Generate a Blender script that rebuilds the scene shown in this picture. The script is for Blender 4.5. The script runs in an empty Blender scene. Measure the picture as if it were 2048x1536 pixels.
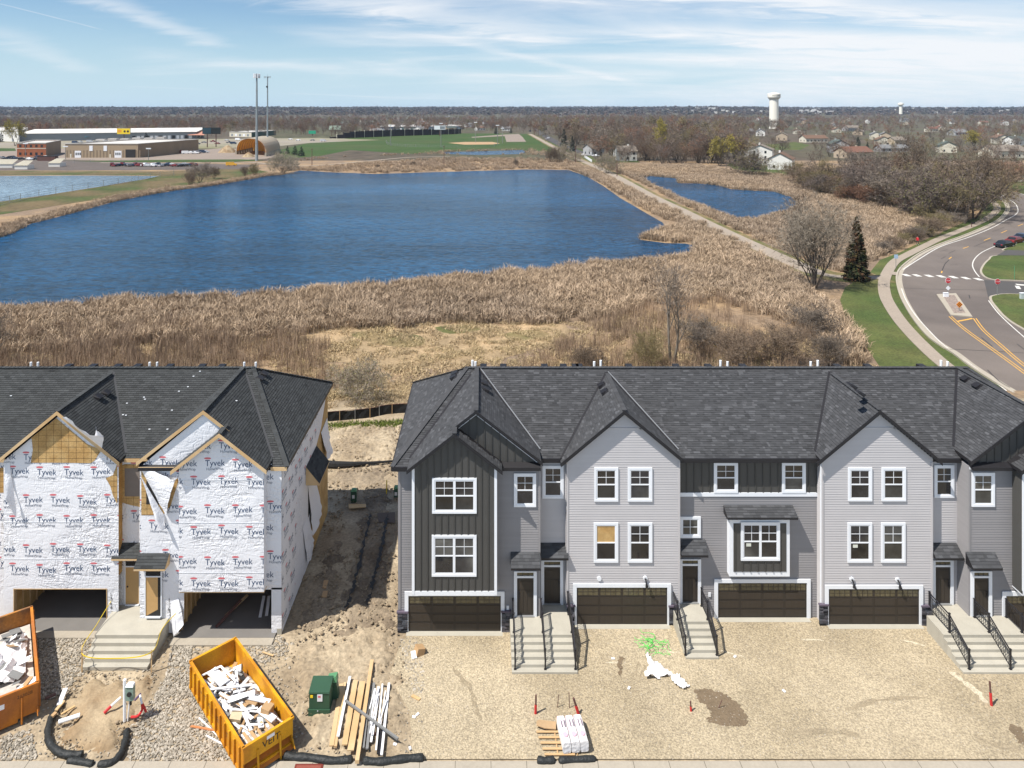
import bpy, math, random
from mathutils import Matrix, Vector, noise as mnoise
R = random.Random(7)
scn = bpy.context.scene
COL = scn.collection
rad = math.radians
# ---- camera, sky, sun, exposure
FPX, CX, HY, CH = 1400.0, 965.0, 218.0, 28.0     # focal length in px of a 2048 px wide frame, principal x, horizon y, camera height
cam = bpy.data.cameras.new("camera")
cam.sensor_width = 36.0
cam.lens = 36.0 * FPX / 2048.0
cam.shift_x = (1024 - CX) / 2048.0
cam.shift_y = -(768 - HY) / 2048.0
cam.clip_start = 0.5
cam.clip_end = 30000.0
camo = bpy.data.objects.new("camera", cam)
camo.location = (0, 0, CH)
camo.rotation_euler = (rad(90), 0, 0)
COL.objects.link(camo)
scn.camera = camo
SUN = Vector((0.54, 0.31, -1.0)).normalized()     # direction the light travels
elev = math.asin(-SUN.z)
azim = math.atan2(-SUN.x, -SUN.y)
world = bpy.data.worlds.new("World")
scn.world = world
world.use_nodes = True
wn, wl = world.node_tree.nodes, world.node_tree.links
wn.clear()
wout = wn.new("ShaderNodeOutputWorld")
bg = wn.new("ShaderNodeBackground")
sky = wn.new("ShaderNodeTexSky")
sky.sky_type = 'NISHITA'
sky.sun_disc = False
sky.sun_elevation = elev
sky.sun_rotation = azim
sky.altitude = 100
sky.air_density = 1.0
sky.dust_density = 0.4
sky.ozone_density = 2.2
bg.inputs[1].default_value = 0.070
tc = wn.new("ShaderNodeTexCoord")
sep = wn.new("ShaderNodeSeparateXYZ")
wl.new(tc.outputs['Generated'], sep.inputs[0])
def wmath(op, a, b=None, c=None):
 n = wn.new("ShaderNodeMath"); n.operation = op
 for i, v in enumerate((a, b, c)):
  if v is None: continue
  if isinstance(v, (int, float)): n.inputs[i].default_value = v
  else: wl.new(v, n.inputs[i])
 return n.outputs[0]
zz = wmath('MAXIMUM', sep.outputs[2], 0.012)
den = wmath('ADD', zz, 0.10)
px_ = wmath('DIVIDE', sep.outputs[0], den)
py_ = wmath('DIVIDE', sep.outputs[1], den)
comb = wn.new("ShaderNodeCombineXYZ")
wl.new(px_, comb.inputs[0]); wl.new(py_, comb.inputs[1])
mp = wn.new("ShaderNodeMapping")
mp.inputs['Rotation'].default_value = (0, 0, rad(52))
mp.inputs['Scale'].default_value = (0.30, 0.75, 1)
mp.inputs['Location'].default_value = (2.35, 0.6, 0)
wl.new(comb.outputs[0], mp.inputs[0])
def wnoise(scale, detail, rough, dist, vec):
 n = wn.new("ShaderNodeTexNoise")
 n.inputs['Scale'].default_value = scale; n.inputs['Detail'].default_value = detail
 n.inputs['Roughness'].default_value = rough; n.inputs['Distortion'].default_value = dist
 wl.new(vec, n.inputs['Vector']); return n.outputs[0]
n1 = wnoise(1.1, 7, 0.55, 0.7, mp.outputs[0])
n2 = wnoise(0.42, 3, 0.5, 0.3, comb.outputs[0])
cl = wmath('ADD', wmath('MULTIPLY', n1, 0.62), wmath('MULTIPLY', n2, 0.50))
cl = wmath('ADD', cl, wmath('MULTIPLY', px_, 0.045))
mr = wn.new("ShaderNodeMapRange"); mr.interpolation_type = 'SMOOTHSTEP'
mr.inputs[1].default_value = 0.47; mr.inputs[2].default_value = 0.78
wl.new(cl, mr.inputs[0])
mrz = wn.new("ShaderNodeMapRange")
mrz.inputs[1].default_value = 0.0; mrz.inputs[2].default_value = 0.05
mrz.inputs[3].default_value = 0.45; mrz.inputs[4].default_value = 0.88
wl.new(sep.outputs[2], mrz.inputs[0])
def skyp(x, y):
 v = Vector(((x - CX) / FPX, 1.0, (HY - y) / FPX)).normalized(); return (v.x / (v.z + 0.10), v.y / (v.z + 0.10))
fn = wnoise(5.5, 6, 0.62, 0.9, mp.outputs[0])
cm = wmath('MULTIPLY', mr.outputs[0], mrz.outputs[0])
cm = wmath('MULTIPLY', cm, wmath('MULTIPLY_ADD', fn, 1.5, 0.25))
for (x0, y0, x1, y1, wd, st) in ((-30, 0, 215, 62, 0.016, 0.36), (140, -24, 450, 98, 0.20, 0.46), (-60, 40, 180, 150, 0.25, 0.3), (830, 66, 1290, 172, 0.16, 0.34), (240, 172, 430, 180, 0.05, 0.25), (560, 186, 800, 196, 0.09, 0.25), (430, -40, 1180, 90, 0.5, 0.6), (900, -60, 2100, 60, 0.5, 0.8), (1100, 60, 2200, 120, 0.5, 0.5)):
 a, b = skyp(x0, y0), skyp(x1, y1); dx, dy = b[0] - a[0], b[1] - a[1]; L0 = math.hypot(dx, dy); dx /= L0; dy /= L0
 ux = wmath('SUBTRACT', px_, a[0]); uy = wmath('SUBTRACT', py_, a[1])
 al = wmath('DIVIDE', wmath('ADD', wmath('MULTIPLY', ux, dx), wmath('MULTIPLY', uy, dy)), L0)
 ac = wmath('ABSOLUTE', wmath('ADD', wmath('SUBTRACT', wmath('MULTIPLY', ux, dy), wmath('MULTIPLY', uy, dx)), wmath('MULTIPLY', wmath('SUBTRACT', fn, 0.5), wd * 1.6)))
 m1 = wn.new("ShaderNodeMapRange"); m1.interpolation_type = 'SMOOTHSTEP'; m1.inputs[1].default_value = wd; m1.inputs[2].default_value = 0.0; wl.new(ac, m1.inputs[0])
 m2 = wn.new("ShaderNodeMapRange"); m2.interpolation_type = 'SMOOTHSTEP'; m2.inputs[1].default_value = 0.52; m2.inputs[2].default_value = 0.30; wl.new(wmath('ABSOLUTE', wmath('SUBTRACT', al, 0.5)), m2.inputs[0])
 cm = wmath('ADD', cm, wmath('MULTIPLY', wmath('MULTIPLY', m1.outputs[0], m2.outputs[0]), wmath('MULTIPLY', fn, st * 1.7)))
cm = wmath('MINIMUM', cm, 0.95)
mix = wn.new("ShaderNodeMix"); mix.data_type = 'RGBA'
tint = wn.new("ShaderNodeMix"); tint.data_type = 'RGBA'; tint.blend_type = 'MULTIPLY'
tint.inputs[0].default_value = 1.0
tint.inputs[7].default_value = (1.0, 1.16, 1.28, 1)
wl.new(sky.outputs[0], tint.inputs[6])
veil = wn.new("ShaderNodeMix"); veil.data_type = 'RGBA'; veil.inputs[7].default_value = (6.0, 8.1, 9.8, 1)
mv = wn.new("ShaderNodeMapRange"); mv.interpolation_type = 'SMOOTHSTEP'; mv.inputs[1].default_value = 0.16; mv.inputs[2].default_value = -0.02; mv.inputs[3].default_value = 0.0; mv.inputs[4].default_value = 0.9
wl.new(sep.outputs[2], mv.inputs[0]); wl.new(mv.outputs[0], veil.inputs[0]); wl.new(tint.outputs[2], veil.inputs[6])
wl.new(cm, mix.inputs[0]); wl.new(veil.outputs[2], mix.inputs[6])
mix.inputs[7].default_value = (9.6, 9.9, 10.3, 1)
wl.new(mix.outputs[2], bg.inputs[0])
wl.new(bg.outputs[0], wout.inputs[0])
sund = bpy.data.lights.new("sun", 'SUN')
sund.energy = 5.0
sund.angle = rad(0.53)
sund.color = (1.0, 0.95, 0.87)
suno = bpy.data.objects.new("sun", sund)
suno.rotation_euler = SUN.to_track_quat('-Z', 'Y').to_euler()
suno.location = (-40, -20, 90)
COL.objects.link(suno)
vs = scn.view_settings
vs.view_transform = 'Standard'; vs.look = 'None'; vs.gamma = 1.0; vs.use_curve_mapping = False
vs.exposure = 0.45
scn.cycles.max_bounces = 6
scn.cycles.diffuse_bounces = 2
scn.cycles.glossy_bounces = 3
scn.cycles.transparent_max_bounces = 4
scn.cycles.volume_bounces = 0
scn.cycles.use_denoising = True
scn.cycles.caustics_reflective = False
scn.cycles.caustics_refractive = False
# ---- helpers
def U(x, D): return (x - CX) / FPX * D
def ZP(y, D): return CH - (y - HY) * D / FPX
def G(x, y, z=0.0):
 D = FPX * (CH - z) / (y - HY)
 return ((x - CX) / FPX * D, D)
def GD(y, z=0.0): return FPX * (CH - z) / (y - HY)
MATS = {}
def mk(name, base, rough=0.85, var=0.18, scale=4.0, bump=0.0, bscale=40.0, tone=0.0, metal=0.0, rnd=0.0, base2=None,
  spec=0.3, stretch=(1, 1, 1), detail=4.0, contrast=1.0, obj=False, fine=0.0, fscale=60.0, hue=0.0):
 """Procedural material: base colour broken up by noise, optional per-face tone attribute, per-object variation, bump."""
 if name in MATS: return MATS[name]
 m = bpy.data.materials.new(name); m.use_nodes = True
 nt = m.node_tree; N, L = nt.nodes, nt.links
 b = N["Principled BSDF"]
 b.inputs['Roughness'].default_value = rough
 b.inputs['Metallic'].default_value = metal
 b.inputs['Specular IOR Level'].default_value = spec
 if obj:
  t = N.new("ShaderNodeTexCoord"); vec = t.outputs['Object']
 else:
  t = N.new("ShaderNodeNewGeometry"); vec = t.outputs['Position']
 mpn = N.new("ShaderNodeMapping"); mpn.inputs['Scale'].default_value = stretch
 L.new(vec, mpn.inputs[0]); vec = mpn.outputs[0]
 nz = N.new("ShaderNodeTexNoise"); nz.inputs['Scale'].default_value = scale; nz.inputs['Detail'].default_value = detail
 nz.inputs['Roughness'].default_value = 0.6
 L.new(vec, nz.inputs['Vector'])
 def M(op, a, bb, cc=None):
  n = N.new("ShaderNodeMath"); n.operation = op
  for i, v in enumerate((a, bb, cc)):
   if v is None: continue
   if isinstance(v, (int, float)): n.inputs[i].default_value = v
   else: L.new(v, n.inputs[i])
  return n.outputs[0]
 cen = M('SUBTRACT', nz.outputs[0], 0.5)
 val = M('MULTIPLY_ADD', cen, var * 2.4, 1.0)
 if fine:
  nf = N.new("ShaderNodeTexNoise"); nf.inputs['Scale'].default_value = fscale; nf.inputs['Detail'].default_value = 2
  L.new(vec, nf.inputs['Vector'])
  val = M('MULTIPLY', val, M('MULTIPLY_ADD', M('SUBTRACT', nf.outputs[0], 0.5), fine * 2.4, 1.0))
 if tone:
  at = N.new("ShaderNodeAttribute"); at.attribute_name = "tone"
  val = M('MULTIPLY', val, M('MULTIPLY_ADD', M('SUBTRACT', at.outputs['Fac'], 0.5), tone * 2, 1.0))
 if rnd:
  oi = N.new("ShaderNodeObjectInfo")
  val = M('MULTIPLY', val, M('MULTIPLY_ADD', M('SUBTRACT', oi.outputs['Random'], 0.5), rnd * 2, 1.0))
 val = M('MAXIMUM', val, 0.05)
 col = N.new("ShaderNodeMix"); col.data_type = 'RGBA'; col.blend_type = 'MIX'
 col.inputs[6].default_value = (*base, 1)
 col.inputs[7].default_value = (*(base2 or base), 1)
 if base2:
  n3 = N.new("ShaderNodeTexNoise"); n3.inputs['Scale'].default_value = scale * 0.37; n3.inputs['Detail'].default_value = 5
  L.new(vec, n3.inputs['Vector'])
  mr_ = N.new("ShaderNodeMapRange"); mr_.interpolation_type = 'SMOOTHSTEP'
  mr_.inputs[1].default_value = 0.5 - 0.16 / contrast; mr_.inputs[2].default_value = 0.5 + 0.16 / contrast
  L.new(n3.outputs[0], mr_.inputs[0])
  f = mr_.outputs[0]
  if hue:
   oi2 = N.new("ShaderNodeObjectInfo")
   f = M('ADD', M('MULTIPLY', f, 1 - hue), M('MULTIPLY', oi2.outputs['Random'], hue))
  L.new(f, col.inputs[0])
 else:
  col.inputs[0].default_value = 0
 sc = N.new("ShaderNodeVectorMath"); sc.operation = 'SCALE'
 L.new(col.outputs[2], sc.inputs[0]); L.new(val, sc.inputs['Scale'])
 L.new(sc.outputs[0], b.inputs['Base Color'])
 if bump:
  nb = N.new("ShaderNodeTexNoise"); nb.inputs['Scale'].default_value = bscale; nb.inputs['Detail'].default_value = 3
  L.new(vec, nb.inputs['Vector'])
  bp = N.new("ShaderNodeBump"); bp.inputs['Strength'].default_value = min(1.0, bump); bp.inputs['Distance'].default_value = 0.05 * max(1, bump)
  L.new(nb.outputs[0], bp.inputs['Height']); L.new(bp.outputs[0], b.inputs['Normal'])
 MATS[name] = m
 return m
ORG = {}
def tagp(o, label=None, cat=None, group=None, kind=None):
 if label: o["label"] = label
 if cat: o["category"] = cat
 if group: o["group"] = group
 if kind: o["kind"] = kind
 return o
def thing(name, loc, label, cat, group=None, rz=0.0):
 o = bpy.data.objects.new(name, None)
 o.empty_display_size = 0.3
 o.location = loc; o.rotation_euler = (0, 0, rz)
 COL.objects.link(o)
 ORG[o.name] = Vector(loc)
 return tagp(o, label, cat, group)
class MB:
 """collects faces in world coordinates; build() links them as ONE mesh object"""
 def __init__(s): s.v = []; s.f = []; s.t = []; s.m = []
 def face(s, pts, tone=0.5, mi=0):
  n = len(s.v); s.v.extend(tuple(p) for p in pts); s.f.append(tuple(range(n, n + len(pts)))); s.t.append(tone); s.m.append(mi)
 def raw(s, vs_, fs_, tone=0.5, mi=0):
  n = len(s.v); s.v.extend(tuple(p) for p in vs_)
  for f in fs_:
   s.f.append(tuple(i + n for i in f)); s.t.append(tone); s.m.append(mi)
 def hexa(s, p, tone=0.5, mi=0):
  s.raw(p, [(0, 3, 2, 1), (4, 5, 6, 7), (0, 1, 5, 4), (1, 2, 6, 5), (2, 3, 7, 6), (3, 0, 4, 7)], tone, mi)
 def box(s, x0, x1, y0, y1, z0, z1, tone=0.5, mi=0):
  s.hexa([(x0, y0, z0), (x1, y0, z0), (x1, y1, z0), (x0, y1, z0), (x0, y0, z1), (x1, y0, z1), (x1, y1, z1), (x0, y1, z1)], tone, mi)
 def obox(s, M, dx, dy, dz, tone=0.5, mi=0):
  """box dx*dy*dz centred on the matrix origin"""
  P = [M @ Vector((sx * dx / 2, sy * dy / 2, sz * dz / 2)) for sz in (-1, 1) for sx, sy in ((-1, -1), (1, -1), (1, 1), (-1, 1))]
  s.hexa(P, tone, mi)
 def bar(s, a, b, w, h=None, tone=0.5, up=(0, 0, 1), mi=0):
  a, b = Vector(a), Vector(b); d = b - a
  if d.length < 1e-6: return
  h = h or w
  d.normalize(); u = Vector(up)
  if abs(d.dot(u)) > 0.98: u = Vector((0, 1, 0))
  sx = d.cross(u).normalized() * w / 2; sy = sx.cross(d).normalized() * h / 2
  P = [a - sx - sy, a + sx - sy, a + sx + sy, a - sx + sy, b - sx - sy, b + sx - sy, b + sx + sy, b - sx + sy]
  s.raw(P, [(0, 1, 2, 3), (7, 6, 5, 4), (0, 4, 5, 1), (1, 5, 6, 2), (2, 6, 7, 3), (3, 7, 4, 0)], tone, mi)
 def tube(s, pts, radii, n=8, tone=0.5, cap=True, mi=0):
  pts = [Vector(p) for p in pts]
  if isinstance(radii, (int, float)): radii = [radii] * len(pts)
  rings = []; prev = None
  for i, p in enumerate(pts):
   d = (pts[min(i + 1, len(pts) - 1)] - pts[max(i - 1, 0)])
   if d.length < 1e-9: d = Vector((0, 0, 1))
   d.normalize()
   u = Vector((0, 0, 1)) if abs(d.z) < 0.9 else Vector((1, 0, 0))
   if prev is not None: u = prev
   a = d.cross(u)
   if a.length < 1e-6: a = d.cross(Vector((0, 1, 0)))
   a.normalize(); b = a.cross(d).normalized(); prev = b
   rings.append([p + (a * math.cos(2 * math.pi * k / n) + b * math.sin(2 * math.pi * k / n)) * radii[i] for k in range(n)])
  base = len(s.v)
  for r in rings: s.v.extend(tuple(q) for q in r)
  for i in range(len(pts) - 1):
   for k in range(n):
    a0 = base + i * n + k; a1 = base + i * n + (k + 1) % n
    s.f.append((a0, a1, a1 + n, a0 + n)); s.t.append(tone); s.m.append(mi)
  if cap:
   s.f.append(tuple(base + k for k in range(n))[::-1]); s.t.append(tone); s.m.append(mi)
   s.f.append(tuple(base + (len(pts) - 1) * n + k for k in range(n))); s.t.append(tone); s.m.append(mi)
 def lathe(s, c, prof, n=16, tone=0.5, mi=0):
  base = len(s.v)
  for (r, z) in prof:
   for k in range(n):
    a = 2 * math.pi * k / n; s.v.append((c[0] + r * math.cos(a), c[1] + r * math.sin(a), c[2] + z))
  for i in range(len(prof) - 1):
   for k in range(n):
    a0 = base + i * n + k; a1 = base + i * n + (k + 1) % n
    s.f.append((a0, a1, a1 + n, a0 + n)); s.t.append(tone); s.m.append(mi)
  s.f.append(tuple(base + k for k in range(n))[::-1]); s.t.append(tone); s.m.append(mi)
  s.f.append(tuple(base + (len(prof) - 1) * n + k for k in range(n))); s.t.append(tone); s.m.append(mi)
 def prism(s, poly, a, b, tone=0.5, mi=0):
  """poly = list of 3D pts; extruded by vector from a(ignored) -> b offset"""
  off = Vector(b) - Vector(a); P = [Vector(p) for p in poly]; Q = [p + off for p in P]; n = len(P)
  s.raw(P + Q, [tuple(range(n))[::-1], tuple(range(n, 2 * n))] + [(i, (i + 1) % n, n + (i + 1) % n, n + i) for i in range(n)], tone, mi)
 def mesh(s, name, mat, org=(0, 0, 0), smooth=False):
  me = bpy.data.meshes.new(name)
  o = Vector(org)
  me.from_pydata([(p[0] - o.x, p[1] - o.y, p[2] - o.z) for p in s.v], [], s.f)
  at = me.attributes.new("tone", 'FLOAT', 'FACE')
  at.data.foreach_set("value", s.t)
  for m in (mat if isinstance(mat, (list, tuple)) else [mat]): me.materials.append(m)
  if any(s.m): me.polygons.foreach_set("material_index", s.m)
  if smooth: me.polygons.foreach_set("use_smooth", [True] * len(me.polygons))
  me.update()
  return me
 def build(s, name, mat, parent=None, org=None, smooth=False, **kw):
  if parent is not None: o_ = ORG[parent.name]
  elif org is not None: o_ = Vector(org)
  else: o_ = Vector((0, 0, 0))
  me = s.mesh(name, mat, o_, smooth)
  o = bpy.data.objects.new(name, me); COL.objects.link(o)
  if parent is not None: o.parent = parent
  else: o.location = o_
  ORG[o.name] = o_
  return tagp(o, kw.get('label'), kw.get('cat'), kw.get('group'), kw.get('kind'))
def copy_tree(o, loc=None, rz=None, label=None, cat=None, parent=None, mats=None, scale=None):
 c = o.copy(); COL.objects.link(c); c.parent = parent
 if parent is None:
  if loc is not None: c.location = loc
  if rz is not None: c.rotation_euler = (0, 0, rz)
  if scale is not None: c.scale = scale if isinstance(scale, (tuple, list)) else (scale,) * 3
  if label: c["label"] = label
 if mats and o.type == 'MESH' and o.name.split('.')[0] in mats:
  c.material_slots[0].link = 'OBJECT'; c.material_slots[0].material = mats[o.name.split('.')[0]]
 for ch in list(o.children): copy_tree(ch, parent=c, mats=mats)
 return c
def clip_poly(poly, a, b, c):
 """keep a*u+b*v<=c"""
 out = []
 for i in range(len(poly)):
  p, q = poly[i], poly[(i + 1) % len(poly)]
  dp = a * p[0] + b * p[1] - c; dq = a * q[0] + b * q[1] - c
  if dp <= 0: out.append(p)
  if (dp < 0) != (dq < 0) and abs(dp - dq) > 1e-12:
   t = dp / (dp - dq); out.append((p[0] + t * (q[0] - p[0]), p[1] + t * (q[1] - p[1])))
 return out
def clip_convex(poly, conv):
 """conv counter-clockwise"""
 for i in range(len(conv)):
  p, q = conv[i], conv[(i + 1) % len(conv)]
  a, b = (q[1] - p[1]), -(q[0] - p[0])
  poly = clip_poly(poly, a, b, a * p[0] + b * p[1])
  if len(poly) < 3: return []
 return poly
def ccw(poly):
 A = sum(poly[i][0] * poly[(i + 1) % len(poly)][1] - poly[(i + 1) % len(poly)][0] * poly[i][1] for i in range(len(poly)))
 return list(poly) if A > 0 else list(poly)[::-1]
def inside(p, poly):
 r = False; n = len(poly); j = n - 1
 for i in range(n):
  xi, yi = poly[i]; xj, yj = poly[j]
  if (yi > p[1]) != (yj > p[1]) and p[0] < (xj - xi) * (p[1] - yi) / (yj - yi) + xi: r = not r
  j = i
 return r
def catmull(pts, n=6, closed=False):
 out = []; m = len(pts)
 rng = range(m if closed else m - 1)
 for i in rng:
  p0 = pts[(i - 1) % m] if (closed or i > 0) else pts[0]
  p1 = pts[i]; p2 = pts[(i + 1) % m]
  p3 = pts[(i + 2) % m] if (closed or i + 2 < m) else pts[-1]
  for k in range(n):
   t = k / n
   out.append(tuple(0.5 * ((2 * p1[d]) + (-p0[d] + p2[d]) * t + (2 * p0[d] - 5 * p1[d] + 4 * p2[d] - p3[d]) * t * t + (-p0[d] + 3 * p1[d] - 3 * p2[d] + p3[d]) * t ** 3) for d in range(len(p1))))
 if not closed: out.append(tuple(pts[-1]))
 return out
def sheet(name, pts2, z, mat, kind='structure', smooth_n=0, thick=0.0, **kw):
 """flat polygon (triangulated by Blender) at height z"""
 from mathutils.geometry import tessellate_polygon
 P = [Vector((p[0], p[1], z)) for p in pts2]
 tris = tessellate_polygon([P])
 mb = MB(); up = []
 for t in tris:
  a, b, c = (P[i] for i in t)
  if (b - a).cross(c - a).z < 0: t = (t[0], t[2], t[1])
  up.append(tuple(t))
 mb.raw(P, up)
 if thick:
  n = len(P); Q = [Vector((p.x, p.y, z - thick)) for p in P]
  mb.raw(P + Q, [(i, (i + 1) % n, n + (i + 1) % n, n + i) for i in range(n)])
 return mb.build(name, mat, org=None, kind=kind, **kw)
def ribbon(pts, w, z, mb=None, h=0.0, tone=0.5):
 """strip of width w along a 2D polyline"""
 mb = mb or MB(); L_, R_ = [], []
 for i, p in enumerate(pts):
  q0 = pts[max(0, i - 1)]; q1 = pts[min(len(pts) - 1, i + 1)]
  d = Vector((q1[0] - q0[0], q1[1] - q0[1]))
  d.normalize(); nx, ny = -d.y, d.x
  ww = w[i] if isinstance(w, list) else w
  L_.append((p[0] + nx * ww / 2, p[1] + ny * ww / 2)); R_.append((p[0] - nx * ww / 2, p[1] - ny * ww / 2))
 for i in range(len(pts) - 1):
  mb.face([(*R_[i], z), (*R_[i + 1], z), (*L_[i + 1], z), (*L_[i], z)], tone)
  if h:
   mb.face([(*L_[i], z), (*L_[i + 1], z), (*L_[i + 1], z - h), (*L_[i], z - h)], tone)
   mb.face([(*R_[i + 1], z), (*R_[i], z), (*R_[i], z - h), (*R_[i + 1], z - h)], tone)
 return mb
_TXT = {}
def text_tris(s):
 """letters as flat triangles, height of capitals about 0.7, starting at x=0"""
 if s in _TXT: return _TXT[s]
 cu = bpy.data.curves.new("txt", 'FONT'); cu.body = s; cu.size = 1.0; cu.resolution_u = 3
 o = bpy.data.objects.new("txt", cu); COL.objects.link(o)
 dg = bpy.context.evaluated_depsgraph_get(); dg.update()
 me = bpy.data.meshes.new_from_object(o.evaluated_get(dg))
 me.calc_loop_triangles()
 tr = [[(me.vertices[i].co.x, me.vertices[i].co.y) for i in t.vertices] for t in me.loop_triangles]
 w = max(p[0] for t in tr for p in t) if tr else 1
 bpy.data.objects.remove(o); bpy.data.curves.remove(cu); bpy.data.meshes.remove(me)
 _TXT[s] = (tr, w)
 return _TXT[s]
class Wall:
 """vertical plane: origin (x,y), horizontal direction ud, outward normal nd"""
 def __init__(s, x, y, ux, uy, nx, ny): s.o = (x, y); s.u = (ux, uy); s.n = (nx, ny)
 def p(s, u, z, off=0.0): return (s.o[0] + s.u[0] * u + s.n[0] * off, s.o[1] + s.u[1] * u + s.n[1] * off, z)
 def box(s, mb, u0, u1, z0, z1, o0, o1, tone=0.5, mi=0):
  P = [s.p(u0, z0, o1), s.p(u1, z0, o1), s.p(u1, z0, o0), s.p(u0, z0, o0), s.p(u0, z1, o1), s.p(u1, z1, o1), s.p(u1, z1, o0), s.p(u0, z1, o0)]
  mb.hexa(P, tone, mi)
 def bar(s, mb, a, b, w, h, off, tone=0.5):
  mb.bar(s.p(a[0], a[1], off), s.p(b[0], b[1], off), w, h, tone, up=(s.n[0], s.n[1], 0))
def front(D): return Wall(0, D, 1, 0, 0, -1)
# ---- materials
m_sand = mk("sand", (0.40, 0.325, 0.225), 0.95, 0.30, 0.9, bump=1.2, bscale=4.5, base2=(0.27, 0.21, 0.14), fine=0.45, fscale=6, detail=8)
mk("bank_grass_p", (0.10, 0.105, 0.035), 0.9, 0.3, 0.3, base2=(0.22, 0.16, 0.08), fine=0.4, fscale=2)
m_gap = mk("shaded_churned_soil", (0.27, 0.215, 0.15), 0.95, 0.35, 1.1, bump=1.2, bscale=5, base2=(0.17, 0.13, 0.09), fine=0.5, fscale=7, detail=8)  # churned soil, its colour darkened to deepen the shade in the gap
m_dirt = mk("brown_dirt", (0.25, 0.17, 0.095), 0.95, 0.3, 1.2, bump=0.8, bscale=5, base2=(0.36, 0.28, 0.18), fine=0.25, fscale=12, detail=8)
m_gravel = mk("fine_gravel", (0.42, 0.348, 0.24), 0.95, 0.22, 0.45, bump=1.0, bscale=16, base2=(0.33, 0.27, 0.18), fine=0.75, fscale=13, detail=8)
m_rock = mk("river_rock", (0.37, 0.325, 0.255), 0.9, 0.2, 3, rnd=0.5, obj=True, base2=(0.29, 0.26, 0.22), hue=0.6)
m_litter = mk("marsh_litter", (0.30, 0.205, 0.115), 0.95, 0.3, 0.25, bump=0.6, bscale=2.0, base2=(0.20, 0.145, 0.10), fine=0.45, fscale=2.2, detail=8)
m_wood_floor = mk("woodland_floor", (0.090, 0.068, 0.050), 0.95, 0.3, 0.02, base2=(0.075, 0.075, 0.038), fine=0.5, fscale=0.15, detail=8, stretch=(1, 0.5, 1))
m_straw = mk("straw_grass", (0.38, 0.27, 0.155), 0.95, 0.3, 0.5, base2=(0.26, 0.19, 0.11), fine=0.4, fscale=3, bump=0.4, bscale=3)
m_lawn = mk("lawn", (0.052, 0.080, 0.018), 0.9, 0.45, 0.28, base2=(0.095, 0.10, 0.03), fine=0.55, fscale=3.5, bump=0.5, bscale=8, contrast=0.8)
m_field = mk("field_grass", (0.034, 0.072, 0.010), 0.9, 0.22, 0.04, base2=(0.052, 0.075, 0.018), fine=0.25, fscale=0.4)
m_asphalt = mk("road_asphalt", (0.155, 0.130, 0.113), 0.9, 0.3, 0.12, base2=(0.125, 0.105, 0.094), fine=0.14, fscale=9, stretch=(1, 1, 1), bump=0.2, bscale=30)
m_asphalt_new = mk("dark_asphalt", (0.075, 0.070, 0.068), 0.9, 0.1, 0.3, fine=0.12, fscale=10)
m_seal = mk("crack_sealant", (0.03, 0.028, 0.028), 0.6, 0.1)
m_conc = mk("concrete", (0.36, 0.32, 0.26), 0.9, 0.12, 0.8, fine=0.10, fscale=8, bump=0.2, bscale=30)
m_path = mk("path_concrete", (0.30, 0.25, 0.20), 0.9, 0.12, 0.3, fine=0.16, fscale=3)
m_conc_new = mk("fresh_concrete", (0.40, 0.375, 0.315), 0.85, 0.12, 1.5, tone=0.2, fine=0.08, fscale=20)
m_paint_w = mk("white_paint_line", (0.58, 0.56, 0.52), 0.7, 0.3, 3, fine=0.4, fscale=9)
m_paint_y = mk("yellow_paint_line", (0.60, 0.33, 0.07), 0.7, 0.3, 3, fine=0.4, fscale=9)
m_lot = mk("lot_surface", (0.24, 0.195, 0.16), 0.9, 0.15, 0.03, fine=0.15, fscale=0.5)
m_lot_dk = mk("lot_dark_surface", (0.11, 0.09, 0.078), 0.9, 0.15, 0.05, fine=0.2, fscale=0.5)
m_infield = mk("infield_clay", (0.38, 0.25, 0.14), 0.95, 0.1)
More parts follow.
